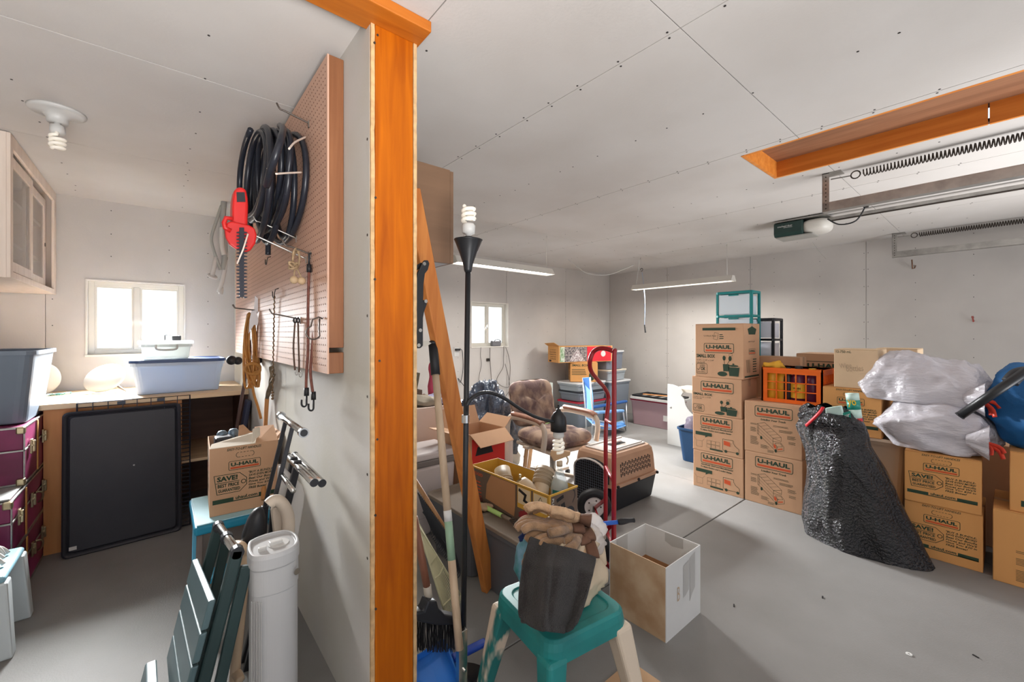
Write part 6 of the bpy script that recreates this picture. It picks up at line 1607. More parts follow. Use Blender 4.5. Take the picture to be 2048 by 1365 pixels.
q0 = base - vv*.06 - uu*.04 + Vector((0,0,-.03)); q1 = base - vv*.17 - uu*.02 + Vector((0,0,-.06)); q2 = base - vv*.13 + uu*.07 + Vector((0,0,.05))
MB().tube(smoothpath([q0, q1, q1.lerp(q2, .5)], 8), .042, 18).build('elbow', PIPEL, t, world=True, smooth=True)
straight(q1.lerp(q2, .35), q2, .050, PIPE, 'cuff', t, 20)
for k in range(4): MB().cyl(q1.lerp(q2, .45+.13*k), q1.lerp(q2, .50+.13*k), .054, n=20).build('ring', PIPE, t, world=True, smooth=True)
t = thing('brass_valve', 'small brass valve lying between the hose fittings', 'valve', base - Vector((0,0,.08)))
straight(base - uu*.02 + Vector((0,0,-.045)), base + uu*.04 + Vector((0,0,-.035)), .014, BRASS, 'valve_body', t); straight(base + uu*.0 + Vector((0,0,-.04)), base + uu*.0 + Vector((0,0,0)), .008, BRASS, 'stem', t)
# spray bottle
t = thing('spray_bottle', 'clear spray bottle with teal label and tan trigger', 'spray bottle', base + uu*.09 - vv*.22 - Vector((0,0,vh-.01)))
sb = PZ(1131, 985, VT-.02)
sb = base + uu*.05 - vv*(vl/2-.075) ; sb.z = ZL+.01
CLR = mat('clear_pet', (206, 224, 228), .08, alpha=.35)
MB().lathe([(.045,0),(.048,.01),(.048,.17),(.043,.20),(.020,.26),(.014,.275),(.014,.29)], sb, 24).build('bottle_body', CLR, t, world=True, smooth=True)
MB().lathe([(.042,.004),(.044,.10),(.0,.101)], sb, 24).build('liquid', mat('teal_liquid', (66, 128, 130), .3), t, world=True, smooth=True)
m = MB(); vd = Vector((-sb.x, -sb.y, 0)).normalized(); vs_ = Vector((-vd.y, vd.x, 0))
m.grid(lambda a_, b_: sb + (vd*math.cos((a_-.5)*1.7) + vs_*math.sin((a_-.5)*1.7))*.0492 + Vector((0,0,.06+.11*b_)), 10, 2); m.build('label', mat('spray_label', (42, 118, 118), .5), t, world=True, smooth=True)
straight(sb + Vector((0,0,.285)), sb + Vector((0,0,.312)), .016, PIPEL, 'collar', t)
hd_ = vs_*-1
pts = [(-.03,.31),(.055,.345),(.058,.365),(.0,.372),(-.045,.368),(-.05,.345)]
MB().prism(pts, sb + vd*.012, hd_*-1, (0,0,1), vd*-1, .024).build('spray_head', CARDW, t, world=True, bevel=.004)
MB().tube(smoothpath([sb + hd_*-.03 + Vector((0,0,.345)), sb + hd_*-.045 + Vector((0,0,.32)), sb + hd_*-.038 + Vector((0,0,.295))], 4), .005, 6).build('trigger', PIPEL, t, world=True, smooth=True)
# ------------------------------------------------------------------ cooler, white carton, red carton, towel roll
COOL = mat('cooler_white', (214, 206, 206), .45)
t = thing('cooler', 'white picnic cooler with grey band under the pale carton', 'cooler', (1.375, 2.68, 0), 0)
MB().taper(0, 0, 0, .47, .42, .26, .46, .30).build('body', COOL, t, bevel=.02, seg=3)
MB().box(-.235, .235, -.155, .155, .47, .515).build('grey_band', mat('cooler_grey', (130, 124, 122), .5), t, bevel=.01)
MB().box(-.24, .24, -.16, .16, .515, .565).build('lid', COOL, t, bevel=.014, seg=3)
f = Face((-.226, -.149, 0), (1,0,0), (0,.03,1), (0,-1,0)); m = MB(); f.text(m, 'IGLOO', .285, .385, .15, .034, bold=.03, lift=.004); m.build('lettering', INK, t)
m = MB(); f.line(m, [(x, y) for x, y in rrect(.2, .26, .03, 4, .13, .26)], .003, True, lift=.003); m.build('moulded_line', mat('cooler_line', (186, 178, 178), .5), t)
PINKC = mat('pale_carton', (226, 206, 196), .85, var=.03)
carton('pale_carton', 'large pale pinkish carton behind the cooler carrying clothes', 'carton', (1.62, 3.22, 0), 0, .62, .42, .775, None, None, None, None, PINKC, False)
t = thing('red_carton', 'open brown carton with a red print behind the leaning board', 'carton', (1.66, 2.62, 0), 0.15)
t.matrix_world = Matrix.Translation((1.82, 2.60, 0)) @ Matrix.Rotation(.08, 4, 'Z'); ROOTM[t.name] = t.matrix_world.copy()
opencarton(t, .34, .30, .66, CARD, CARDI, flaps=[('f', .13, -35), ('l', .15, 10), ('b', .14, 70), ('r', .10, 40)])
MB().box(-.15, .168, -.1515, -.1502, .36, .62).build('print_panel', mat('print_scarlet', (206, 44, 32), .6), t)
m = MB(); m.add([(-.12, -.1525, .50), (.05, -.1525, .50), (.02, -.1525, .58), (-.10, -.1525, .56)], [(0,1,2,3)]); m.build('print_mark', INK, t)
t = thing('paper_towel', 'white paper towel roll standing by the red carton', 'towel roll', (2.16, 2.36, .40))
pt = Vector((2.08, 2.56, 0))
t.matrix_world = Matrix.Translation((pt.x, pt.y, 0)); ROOTM[t.name] = t.matrix_world.copy()
MB().lathe([(.022,.54),(.022,.28),(.064,.28),(.064,.54),(.022,.54)], (0,0,0), 24).build('roll', mat('towel_paper', (226, 206, 190), .9), t, smooth=False)
MB().cyl((0,0,0), (0,0,.28), .075, .06, 20).build('stand', STEELD, t)
# clothes and frame on the pale carton
ZQ = .776
t = thing('folded_clothes', 'crumpled grey and lilac clothes on the pale carton', 'clothes', (1.70, 3.16, ZQ))
for i, (x, y, rx, M_) in enumerate(((1.66, 3.14, .12, mat('cloth_olive', (150, 142, 128), .95)), (1.82, 3.15, .10, mat('cloth_lilac', (150, 148, 176), .95)), (1.76, 3.22, .12, mat('cloth_umber', (120, 96, 86), .95)))):
    m = MB(); blob(m, (x, y, ZQ+.035), (rx, .11, .035), amp=.035, freq=11, seed=40+i, nu=44, nv=22, flat=ZQ+.001); m.build('garment', M_, t, world=True, smooth=True)
t = thing('wooden_crate', 'small brown wooden box at the back of the pale carton', 'wooden box', (1.62, 3.33, ZQ))
WBX = wood('crate_brown', (92, 72, 60), (116, 92, 76), 'x', 4, knots=False)
for (a0, a1, b0, b1) in ((-.11, .11, -.07, -.06), (-.11, .11, .06, .07), (-.11, -.10, -.06, .06), (.10, .11, -.06, .06)): MB().box(a0, a1, b0, b1, 0, .11).build('side', WBX, t)
MB().box(-.10, .10, -.06, .06, 0, .008).build('bottom', WBX, t)
t = thing('picture_frame', 'dark picture frame leaning in the wooden box', 'picture frame', (1.64, 3.36, ZQ+.10))
MP = Matrix.Translation((1.63, 3.34, ZQ+.012)) @ Matrix.Rotation(.25, 4, 'Y') @ Matrix.Rotation(-.1, 4, 'X')
for (a0, a1, b0, b1) in ((-.07, -.052, 0, .26), (.052, .07, 0, .26), (-.052, .052, 0, .018), (-.052, .052, .242, .26)): MB(MP).box(a0, a1, -.008, .008, b0, b1).build('frame', mat('frame_olive', (92, 84, 66), .5), t, world=True)
MB(MP).box(-.052, .052, -.001, .001, .018, .242).build('picture', mat('picture_pale', (196, 206, 206), .3, col2=(130, 150, 130), vscale=9), t, world=True)
t = thing('pink_cloth', 'pink cloth standing rolled on the pale carton behind the long handle', 'cloth', (1.85, 3.30, ZQ))
m = MB(); blob(m, (1.865, 3.30, ZQ+.17), (.045, .045, .17), amp=.02, freq=10, seed=71, e1=.5, flat=ZQ+.001); m.build('cloth', mat('cloth_pink', (206, 84, 110), .9), t, world=True, smooth=True)
# dark suitcase and black-blue bag further back
t = thing('flat_case', 'dark flat case with leads piled on it behind the leaning board', 'case', (2.22, 3.75, 0), .1)
MB().box(-.26, .26, -.17, .17, 0, .62).build('lower_case', BLACKP, t, bevel=.02)
MB().box(-.27, .27, -.18, .18, .625, .665).build('lid', mat('case_lid', (78, 84, 96), .45), t, bevel=.012)
m = MB(); m.tube(smoothpath([(-.2, -.1, .675), (-.1, -.12, .70), (.0, -.05, .69), (.12, -.1, .70), (.2, 0, .675), (.1, .1, .675)], 6), .012, 6); m.build('strap', BLACKR, t, smooth=True)
BAGN = mat('bin_bag_slate', (62, 70, 84), .22, bump=.8, bscale=24, bdist=.02, spec=.7)
t = thing('rubbish_bag', 'shiny slate blue plastic bag heaped beside the armchair', 'rubbish bag', (2.44, 3.27, 0))
def slump(p):
    k = (p.z + .40)/.80; p.x *= 1.0 - .30*k; p.y *= 1 - .25*k; p.x += .0*k; return p
m = MB(); blob(m, (2.44, 3.27, .41), (.30, .20, .41), amp=.07, freq=4, seed=17, e1=.75, e2=.85, nu=96, nv=60, ridge=.09, rfreq=8, aniso=(1.4,1.4,.35), flat=.003, post=slump); m.build('bag_skin', BAGN, t, world=True, smooth=True)
m = MB(); blob(m, (2.66, 3.17, .20), (.05, .07, .19), amp=.05, freq=9, seed=19, e1=.8, flat=.003); m.build('cloth_edge', mat('cloth_ivory', (206, 204, 196), .9), t, world=True, smooth=True)
# ------------------------------------------------------------------ teal stool with bag, towel and gloves
ZT = .43
S = Matrix.Translation((1.085, 1.03, 0)) @ Matrix.Rotation(math.radians(-8), 4, 'Z')
t = thing('side_table', 'small teal plastic stool in the foreground with a towel on it', 'stool', M=S)
w = .335
m = MB()
k = 6
def sq(ww, z, r): return [(x, y, z) for x, y in rrect(ww, ww, r, k)]
rings = [sq(w+.012, ZT-.07, .05), sq(w+.008, ZT-.03, .05), sq(w, ZT-.008, .05), sq(w-.016, ZT, .045), sq(w-.07, ZT, .04), sq(w-.076, ZT-.005, .04), sq(w-.20, ZT-.005, .03)]
n = 4*k; vs = [p for g in rings for p in g]; fs = [(i*n+j, i*n+(j+1) % n, (i+1)*n+(j+1) % n, (i+1)*n+j) for i in range(len(rings)-1) for j in range(n)]
fs.append(tuple(range((len(rings)-1)*n, len(rings)*n))); m.add(vs, fs)
m.build('seat', TEAL, t, bevel=.002)
MB().box(-w/2+.03, w/2-.03, -w/2+.03, w/2-.03, ZT-.03, ZT-.02).build('underside', TEAL, t)
LEGT = mat('stool_leg_worn', (206, 190, 170), .6, col2=(28, 108, 106), vscale=7, stretch=(1, 1, .35), vlo=.47, vhi=.51)
for sx in (-1, 1):
    for sy in (-1, 1):
        x0, y0 = sx*(w/2-.028), sy*(w/2-.028); x1, y1 = sx*(w/2+.035), sy*(w/2+.045)
        a = .038; b = .024
        bt = [(x1-b, y1-b, 0), (x1+b, y1-b, 0), (x1+b, y1+b, 0), (x1-b, y1+b, 0)]; tp_ = [(x0-a, y0-a, ZT-.05), (x0+a, y0-a, ZT-.05), (x0+a, y0+a, ZT-.05), (x0-a, y0+a, ZT-.05)]
        worn = not (sx == -1 and sy == -1)
        MB().hexa(bt, tp_).build('leg', LEGT if worn else TEAL, t, bevel=.014, seg=3)
# clear plastic bag of things
CB = frosted('cloudy_bag', (232, 214, 186), .30, .15)
t = thing('plastic_bag', 'cloudy plastic bag of cream packs standing on the teal stool', 'bag', (1.13, 1.05, ZT))
m = MB(); blob(m, (1.135, 1.05, ZT+.11), (.115, .11, .115), amp=.03, freq=9, seed=51, e1=.55, e2=.6, nu=80, nv=50, ridge=.025, rfreq=14, flat=ZT+.001); m.build('bag_skin', CB, t, world=True, smooth=True)
m = MB(); blob(m, (1.235, 1.01, ZT+.19), (.05, .045, .05), amp=.04, freq=16, seed=52, e1=.9, e2=.9, ridge=.02, rfreq=20); m.build('bag_knot', frosted('cloudy_bag_clear', (236, 232, 230), .55, .12), t, world=True, smooth=True)
m = MB(); m.box(1.07, 1.215, .97, 1.13, ZT+.012, ZT+.16); m.build('pack', mat('cream_pack', (232, 206, 164), .8), t, world=True, bevel=.02)
m = MB(); blob(m, (1.045, 1.13, ZT+.10), (.05, .05, .10), amp=.03, freq=10, seed=53, flat=ZT+.002); m.build('blue_wrapper', mat('wrapper_blue', (116, 156, 178), .4, col2=(40, 120, 120), vscale=20), t, world=True, smooth=True)
# dark towel draped down the front
TOW = mat('towel_charcoal', (50, 44, 42), 1.0, var=.4, vscale=220, bump=1.0, bscale=420, bdist=.008, sheen=.15)
t = thing('hand_towel', 'charcoal fleece towel draped over the bag and stool edge', 'towel', (1.03, .98, ZT))
cp = [[(1060,1075),(1100,1090),(1150,1100),(1192,1118)], [(1045,1130),(1090,1135),(1145,1140),(1186,1150)], [(1040,1180),(1085,1190),(1135,1195),(1172,1195)], [(1036,1225),(1080,1238),(1128,1240),(1158,1232)], [(1043,1243),(1085,1262),(1125,1268),(1148,1255)]]
dep = [1.02, .962, .930, .905, .895]
def dist(row): return dep[row]
def tw(u, v):
    r = v*4; i = min(int(r), 3); s = r-i; c_ = u*3; j = min(int(c_), 2); q = c_-j
    def cpx(i_, j_): return Vector(cp[i_][j_])
    p = (cpx(i,j)*(1-q)+cpx(i,j+1)*q)*(1-s) + (cpx(i+1,j)*(1-q)+cpx(i+1,j+1)*q)*s
    d_ = dep[i]*(1-s)+dep[i+1]*s
    fold = .016*math.sin(u*9+1.2*v) + .020*math.exp(-((u-.36)/.05)**2)*-1 + .012*noise.noise(Vector((u*4, v*4, 2)))
    dist_ = d_ + fold*.9 + .05*abs(u-.5)
    rr_ = _ray(p.x, p.y); h = Vector((rr_.x, rr_.y, 0)).length
    return _O + rr_*( (1.45*dist_)/h*.93 )
m = MB(); m.grid(tw, 60, 60); m.build('towel', TOW, t, world=True, smooth=True, solid=.012)
m = MB(); blob(m, (1.04, 1.06, ZT+.11), (.05, .085, .10), amp=.03, freq=9, seed=55, flat=ZT+.003, nu=50, nv=30); m.build('towel_bunch', TOW, t, world=True, smooth=True)
# work gloves piled on top
GLV = mat('work_glove', (170, 134, 100), .95, var=.25, vscale=30, bump=.5, bscale=260, sheen=.3); GLVP = mat('work_glove_palm', (206, 170, 134), .95, var=.15, vscale=30, bump=.4, bscale=200)
CUFF = mat('glove_cuff', (104, 74, 58), .9)
def glove(label, base, yaw, s, M_, seed, roll=0.0, pitch=0.0, curl=.35):
    MG = Matrix.Translation(base) @ Matrix.Rotation(yaw, 4, 'Z') @ Matrix.Rotation(pitch, 4, 'Y') @ Matrix.Rotation(roll, 4, 'X')
    t = thing('work_glove', label, 'glove', base, 0, 'work gloves heaped on the towel')
    rr = random.Random(seed)
    m = MB(MG); blob(m, (0, 0, 0), (.052*s, .044*s, .016*s), e1=.8, e2=.7, amp=.008, freq=20, seed=seed, nu=30, nv=16, ridge=.006, rfreq=30)
    m.build('palm', M_, t, world=True, smooth=True)
    for i, (y, L) in enumerate(((.034, .070), (.012, .082), (-.012, .078), (-.034, .060))):
        L *= s; a = rr.uniform(-.10, .10) + y*2.0; cz = curl*rr.uniform(.4, 1.4)
        p = [Vector((.030*s, y*s, .002)), Vector((.05*s + L*.4, y*s + a*L*.4, .010*s)), Vector((.05*s + L*.75, y*s + a*L*.8, .008*s - cz*L*.15)), Vector((.05*s + L*.98, y*s + a*L, -cz*L*.42))]
        MB(MG).tube(smoothpath(p, 5), lambda i_: (.0125 if i_ < 14 else .0095)*s, 10).build('finger', M_, t, world=True, smooth=True)
    MB(MG).tube(smoothpath([Vector((-.02*s, .035*s, 0)), Vector((.01*s, .066*s, .004)), Vector((.045*s, .078*s, .0))], 5), .0135*s, 10).build('thumb', M_, t, world=True, smooth=True)
    m = MB(MG); m.grid(lambda u, v: Vector((-.045*s - .035*s*v, math.cos(2*math.pi*u)*(.040+.006*v)*s, math.sin(2*math.pi*u)*(.013+.006*v)*s)), 24, 5, closed_u=True); m.build('cuff', CUFF, t, world=True, smooth=True, solid=.003)
gz = ZT + .215
glove('uppermost tan work glove, pale palm showing, on the heap', Vector((1.135, 1.045, gz+.060)), math.radians(128), 1.15, GLVP, 61, .5, -.12)
glove('brown work glove with fingers spread towards the wall, second in the heap', Vector((1.095, 1.055, gz+.030)), math.radians(150), 1.15, GLV, 62, .15, -.1)
glove('brown work glove in the middle of the heap, cuff to the camera', Vector((1.11, 1.02, gz+.008)), math.radians(162), 1.15, GLV, 63, -.1, -.05)
glove('brown work glove lowest in the heap, next to the towel', Vector((1.075, 1.01, gz-.020)), math.radians(172), 1.15, GLV, 64, .1, .12)
glove('pale work glove lying flat under the brown gloves', Vector((1.10, .985, gz-.038)), math.radians(140), 1.1, GLVP, 65, .0, .15)
t = thing('blue_duster', 'dark blue fuzzy duster behind the gloves', 'duster', (1.03, 1.16, gz-.02))
m = MB(); blob(m, (1.045, 1.13, gz-.02), (.05, .03, .04), amp=.03, freq=30, seed=66, nu=40, nv=24); m.build('fluff', mat('fluff_blue', (40, 58, 108), 1, bump=1, bscale=200), t, world=True, smooth=True)
MB().cyl((1.045, 1.13, ZT+.0), (1.045, 1.13, gz-.03), .008, n=8).build('stick', DKF, t, world=True)
# ------------------------------------------------------------------ open white carton with grey tape
t = thing('white_carton', 'open white carton with grey tape and a letter B on it', 'carton', (1.872, 1.13, 0), 0)
cw, cd, ch = .318, .305, .332
m = MB(); th = .004
MB().box(-cw/2, cw/2, -cd/2, -cd/2+th, 0, ch).build('wall', WHITEC, t); MB().box(-cw/2, cw/2, cd/2-th, cd/2, 0, ch).build('wall', WHITEC, t)
MOTTLED = mat('mottled_card', (196, 172, 142), .85, var=.12, vscale=6, col2=(166, 132, 98))  # mottled tan for one wall, browner than the white ones
MB().box(-cw/2, -cw/2+th, -cd/2+th, cd/2-th, 0, ch).build('wall', MOTTLED, t); MB().box(cw/2-th, cw/2, -cd/2+th, cd/2-th, 0, ch).build('wall', WHITEC, t)
MB().box(-cw/2+th, cw/2-th, -cd/2+th, cd/2-th, .002, .006).build('bottom', CARDI, t)
for (a0, a1, b0, b1) in ((-cw/2+th, cw/2-th, cd/2-th-.001, cd/2-th), (cw/2-th-.001, cw/2-th, -cd/2+th, cd/2-th), (-cw/2+th, -cw/2+th+.001, -cd/2+th, cd/2-th)):
    MB().box(a0, a1, b0, b1, .005, ch*.50).build('brown_liner', CARDI, t)
f = Face((-cw/2, -cd/2, 0), (1,0,0), (0,0,1), (0,-1,0))
for pts in ([(.15,.14),(.17,.145),(.20,.16),(.205,.30),(.15,.29)], [(.21,.10),(.235,.13),(.262,.15),(.262,.32),(.21,.305)]):
    m = MB(); f.poly(m, pts); m.build('tape', DUCT, t)
m = MB(); f.text(m, 'B', .095, .145, .024, .065); m.build('handwriting', GREYI, t)
g2 = Face((-cw/2+th, cd/2-th-.001, 0), (1,0,0), (0,0,1), (0,-1,0))
m = MB(); g2.poly(m, [(.05,.33),(.05,.22),(.09,.20),(.14,.25),(.14,.33)], .0015); m.build('tape', DUCT, t)
g3 = Face((cw/2-th-.001, cd/2, 0), (0,-1,0), (0,0,1), (-1,0,0))
m = MB(); g3.poly(m, [(.12,.328),(.12,.285),(.16,.27),(.22,.28),(.22,.328)], .0015); m.build('tape', DUCT, t)
# flattened tan carton piece on the floor under the stool
o = MB().box(1.14, 1.50, .86, 1.02, .001, .007).build('cardboard_sheet', CARDW, None); o.rotation_euler = (0,0,0); tag(o, 'flat piece of tan cardboard on the floor under the teal stool', 'cardboard')
# ------------------------------------------------------------------ pet carrier
TAN = mat('carrier_tan', (190, 150, 122), .45, var=.05); CBLK = mat('carrier_black', (34, 36, 40), .5); CTOP = mat('carrier_top', (204, 196, 190), .4)
t = thing('pet_carrier', 'tan and black pet carrier with a wire door', 'pet carrier', (2.915, 2.12, 0), 0)
L, D = .60, .40
MB().taper(0, 0, 0, .20, L*.88, D*.88, L, D).build('lower_shell', CBLK, t, bevel=.02, seg=3)
m = MB(); rimring(m, L-.01, D-.01, .198, .222, .04, .022); m.build('flange', TAN, t)
m = MB(); k = 6
def rr3(ww, dd, z, r, cx=0): return [(x+cx, y, z) for x, y in rrect(ww, dd, r, k)]
rings = [rr3(L, D, .222, .04), rr3(L*.975, D*.955, .36, .045), rr3(L*.95, D*.90, .415, .045), rr3(L*.90, D*.80, .440, .05)]
n = 4*k; vs = [p for g in rings for p in g]; fs = [(i*n+j, i*n+(j+1) % n, (i+1)*n+(j+1) % n, (i+1)*n+j) for i in range(len(rings)-1) for j in range(n)] + [tuple(range(n))[::-1], tuple(range((len(rings)-1)*n, len(rings)*n))]
m.add(vs, fs); m.build('upper_shell', TAN, t, bevel=.004)
MB().box(-.24, .24, -.13, .13, .440, .452).build('roof_panel', CTOP, t, bevel=.006)
MB().box(-.09, .09, -.035, .035, .452, .456).build('handle_recess', CBLK, t); MB().box(-.07, .07, -.012, .012, .457, .472).build('handle', CTOP, t, bevel=.005)
for y in (-.10, .10): MB().box(-.22, .22, y-.012, y+.012, .452, .460).build('roof_rib', CTOP, t, bevel=.004)
for r_ in range(3):
    for i in range(19):
        x = -.20 + i*.0222; z = .265 + r_*.036 + (i % 2)*.010
        yv = -D/2*(1-.045*(z-.222)/.138) - .0015
        MB().box(x-.0035, x+.0035, yv-.001, yv+.006, z, z+.026).build('vent_slot', CBLK, t)
for x in (-.27, 0, .27): MB().lathe([(.012,0),(.012,.010),(.006,.014),(0,.014)], (x, -D/2-.018, .210), 10, (0,-1,.3)).build('bolt', BLACKR, t)
# door on the -X end
xd = -L/2-.030
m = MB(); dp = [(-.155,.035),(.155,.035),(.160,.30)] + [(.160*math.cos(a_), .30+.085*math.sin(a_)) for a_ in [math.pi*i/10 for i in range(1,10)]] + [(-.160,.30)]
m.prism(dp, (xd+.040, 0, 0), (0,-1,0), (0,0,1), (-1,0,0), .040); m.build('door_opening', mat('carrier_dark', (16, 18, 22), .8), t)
m = MB()
for i in range(16): 
    y = -.15 + i*.02; top = .30 + .085*math.sqrt(max(0, 1-(y/.16)**2)); m.cyl((xd-.008, y, .04), (xd-.008, y, top), .0016, n=5)
for i in range(17):
    z = .045 + i*.020; hw = .155 if z < .30 else .155*math.sqrt(max(0, 1-((z-.30)/.085)**2)); m.cyl((xd-.009, -hw, z), (xd-.009, hw, z), .0016, n=5)
m.build('wire_door', mat('door_wire', (126, 132, 146), .3, .7), t)
m = MB(); m.tube([(xd-.004, -a_, b_) for a_, b_ in dp], .008, 6, closed=True); m.build('door_surround', CTOP, t)
# ------------------------------------------------------------------ red hand truck
t = thing('hand_truck', 'red steel hand truck with a looped handle and pneumatic tyre', 'hand truck', (2.1, 1.6, 0))
Nb = Vector((1.915, 1.405, .02)); Nt = PY(1227, 705, 1.42)
Fb = PZ(1211, 1085, .03); Ft = Vector((Fb.x + (Nt.x-Nb.x)*1.0, Fb.y + (Nt.y-Nb.y), 1.0))
Nt = Vector((Nb.x + .045, Nb.y + .03, 1.255)); Ft_ = Vector((Fb.x + .045, Fb.y + .03, .93))
loop = [Nb, Nb.lerp(Nt, .5), Nb.lerp(Nt, .97), Nt + Vector((.01, .01, .012)), PY(1205, 697, 1.52), PY(1188, 703, 1.58), PY(1180, 722, 1.60), PY(1182, 742, 1.62), PY(1195, 760, 1.66), PY(1210, 778, 1.70), PY(1217, 800, 1.72), Fb.lerp(Ft_, .80), Fb.lerp(Ft_, .4), Fb]
MB().tube(smoothpath(loop, 8), .0135, 12).build('frame_tube', REDPNT, t, world=True, smooth=True)
for k_ in (.10, .42, .68):
    MB().cyl(Nb.lerp(Nt, k_), Fb.lerp(Ft_, k_*1.27), .010, n=10).build('crossbar', REDPNT, t, world=True, smooth=True)
ax = (Fb-Nb); ax.z = 0; ax.normalize(); rgt = Vector((ax.y, -ax.x, 0))
m = MB(); q = [Nb + rgt*.02, Nb + rgt*.20, Fb + rgt*.20, Fb + rgt*.02]
m.hexa([Vector((p.x, p.y, .002)) for p in q], [Vector((p.x, p.y, .010)) for p in q]); m.build('toe_plate', REDPNT, t, world=True, bevel=.002)
wc = PZ(1188, 1045, 0); wc = Vector((wc.x, wc.y, .122))
for c_, vis in ((wc, 1), (wc - ax*.56, 0)):
    if not vis: c_ = Vector((Nb.x, Nb.y, .122)) - rgt*.12 + ax*.10
    MB().lathe([(.070,-.035),(.095,-.042),(.115,-.034),(.122,-.012),(.122,.012),(.115,.034),(.095,.042),(.070,.035),(.070,-.035)], c_, 28, ax).build('tyre', BLACKR, t, world=True, smooth=True)
    MB().lathe([(0,-.030),(.030,-.036),(.034,-.026),(.060,-.026),(.072,-.036),(.072,.036),(.060,.026),(0,.026)], c_, 24, ax).build('wheel_hub', mat('hub_grey', (222, 216, 212), .4), t, world=True)
    for a_ in range(5):
        q_ = c_ - ax*.027 + (rgt*math.cos(a_*1.257) + Vector((0,0,1))*math.sin(a_*1.257))*.046; MB().cyl(q_, q_ - ax*.003, .006, n=8).build('lug_hole', STEELD, t, world=True)
w2 = Vector((Nb.x, Nb.y, .122)) - rgt*.12 + ax*.10
MB().cyl(wc, w2, .008, n=8).build('axle', STEELD, t, world=True)
for (a_, b_) in ((wc - ax*.05, Fb.lerp(Ft_, .30)), (wc - ax*.05, Fb.lerp(Ft_, .03))): MB().bar(a_, b_, .010, .022, (0,0,1)).build('brace', REDPNT, t, world=True)
for (a_, b_) in ((w2 + ax*.05, Nb.lerp(Nt, .24)), (w2 + ax*.05, Nb.lerp(Nt, .03))): MB().bar(a_, b_, .010, .022, (0,0,1)).build('brace', REDPNT, t, world=True)
# blue handled tool resting between tote and truck
t = thing('hand_shears', 'blue tube handled tool with a black grip by the hand truck', 'hand tool', PY(1180, 1048, 1.45))
a_, b_ = PY(1165, 1052, 1.50), PY(1236, 1045, 1.36); MB().cyl(a_, b_, .011, n=12).build('tube', mat('tool_blue', (40, 96, 190), .4), t, world=True, smooth=True)
MB().tube(smoothpath([b_, b_.lerp(PY(1270, 1040, 1.30), .5), PY(1268, 1041, 1.31)], 5), lambda i: .014 + .003*math.sin(i*.6), 10).build('grip', BLACKR, t, world=True, smooth=True)
tote('storage_tote', 'pale grey lidded tub half hidden behind the gloves', (1.81, 1.76, 0), 0, .11, .20, .27, mat('tub_grey', (150, 146, 142), .5), mat('tub_lid', (200, 216, 226), .4), r=.03, tap=.88, handle=False)
# ------------------------------------------------------------------ plaid office armchair
PLAID = mat('plaid_cloth', (164, 140, 122), .95, col2=(104, 84, 82), vscale=9, stretch=(1, 1, .6), bump=.4, bscale=220, vlo=.38, vhi=.6)
ARMW = wood('arm_wood', (134, 92, 74), (158, 112, 90), 'x', 5, knots=False); ARMF = mat('arm_frame', (206, 192, 176), .45)
t = thing('office_armchair', 'plaid upholstered swivel armchair with wood-topped arms', 'armchair', (2.735, 2.675, 0), math.radians(-4))
def cushion(m, c, w, d, h, puff=.02, r=.10, rows=4, R=None, tuft=False):
    R = R or Matrix.Identity(3); c = Vector(c)
    def fn(u, v):
        th = 2*math.pi*u; ph = -math.pi/2 + math.pi*v
        def sg(x, e): return math.copysign(abs(x)**e, x)
        n_ = Vector((sg(math.cos(ph), .35)*sg(math.cos(th), .45), sg(math.cos(ph), .35)*sg(math.sin(th), .45), sg(math.sin(ph), .9)))
        p = Vector((n_.x*w/2, n_.y*d/2, n_.z*h/2))
        if tuft and n_.z > .1:
            p.z -= .016*(math.exp(-(abs((p.x/w*3.0) % 1.0 - .5)*9)**2) + math.exp(-(abs((p.y/d*3.0) % 1.0 - .5)*9)**2))
        return c + R @ p
    m.grid(fn, 64, 32, closed_u=True)
m = MB(); cushion(m, (0, -.02, .45), .56, .54, .14, tuft=True); m.build('seat_cushion', PLAID, t, smooth=True)
Rb = Matrix.Rotation(math.radians(76), 3, 'X')
m = MB(); cushion(m, (0.0, .29, .71), .52, .44, .13, R=Rb, tuft=True); m.build('back_cushion', PLAID, t, smooth=True)
MB().box(-.24, .24, -.26, .24, .355, .385).build('seat_pan', ARMF, t, bevel=.01)
for s_ in (-1, 1):
    x = s_*.315
    MB().tube(smoothpath([(x, .27, .42), (x, .25, .58), (x, .16, .625), (x, -.14, .625), (x, -.235, .60), (x, -.255, .52), (x, -.235, .40)], 6), .019, 8, sx=1.4).build('arm_frame', ARMF, t, smooth=True)
    MB().tube(smoothpath([(x, .18, .650), (x, .02, .652), (x, -.16, .648), (x, -.225, .628)], 6), .021, 8, sx=1.5).build('arm_pad', ARMW, t, smooth=True)
    MB().box(min(x, s_*.22), max(x, s_*.22), -.02, .04, .372, .392).build('arm_bracket', ARMF, t)
MB().cyl((0,0,.10), (0,0,.36), .028, n=16).build('column', STEEL, t, smooth=True)
for i in range(5):
    a_ = math.radians(72*i+20); e = Vector((math.cos(a_)*.30, math.sin(a_)*.30, .075))
    MB().bar((0,0,.115), e, .038, .028).build('base_spoke', ARMF, t, bevel=.006)
    MB().lathe([(.0,-.014),(.028,-.014),(.030,0),(.028,.014),(0,.014)], (e.x, e.y, .031), 14, (math.sin(a_), -math.cos(a_), 0)).build('caster', BLACKP, t, smooth=True)
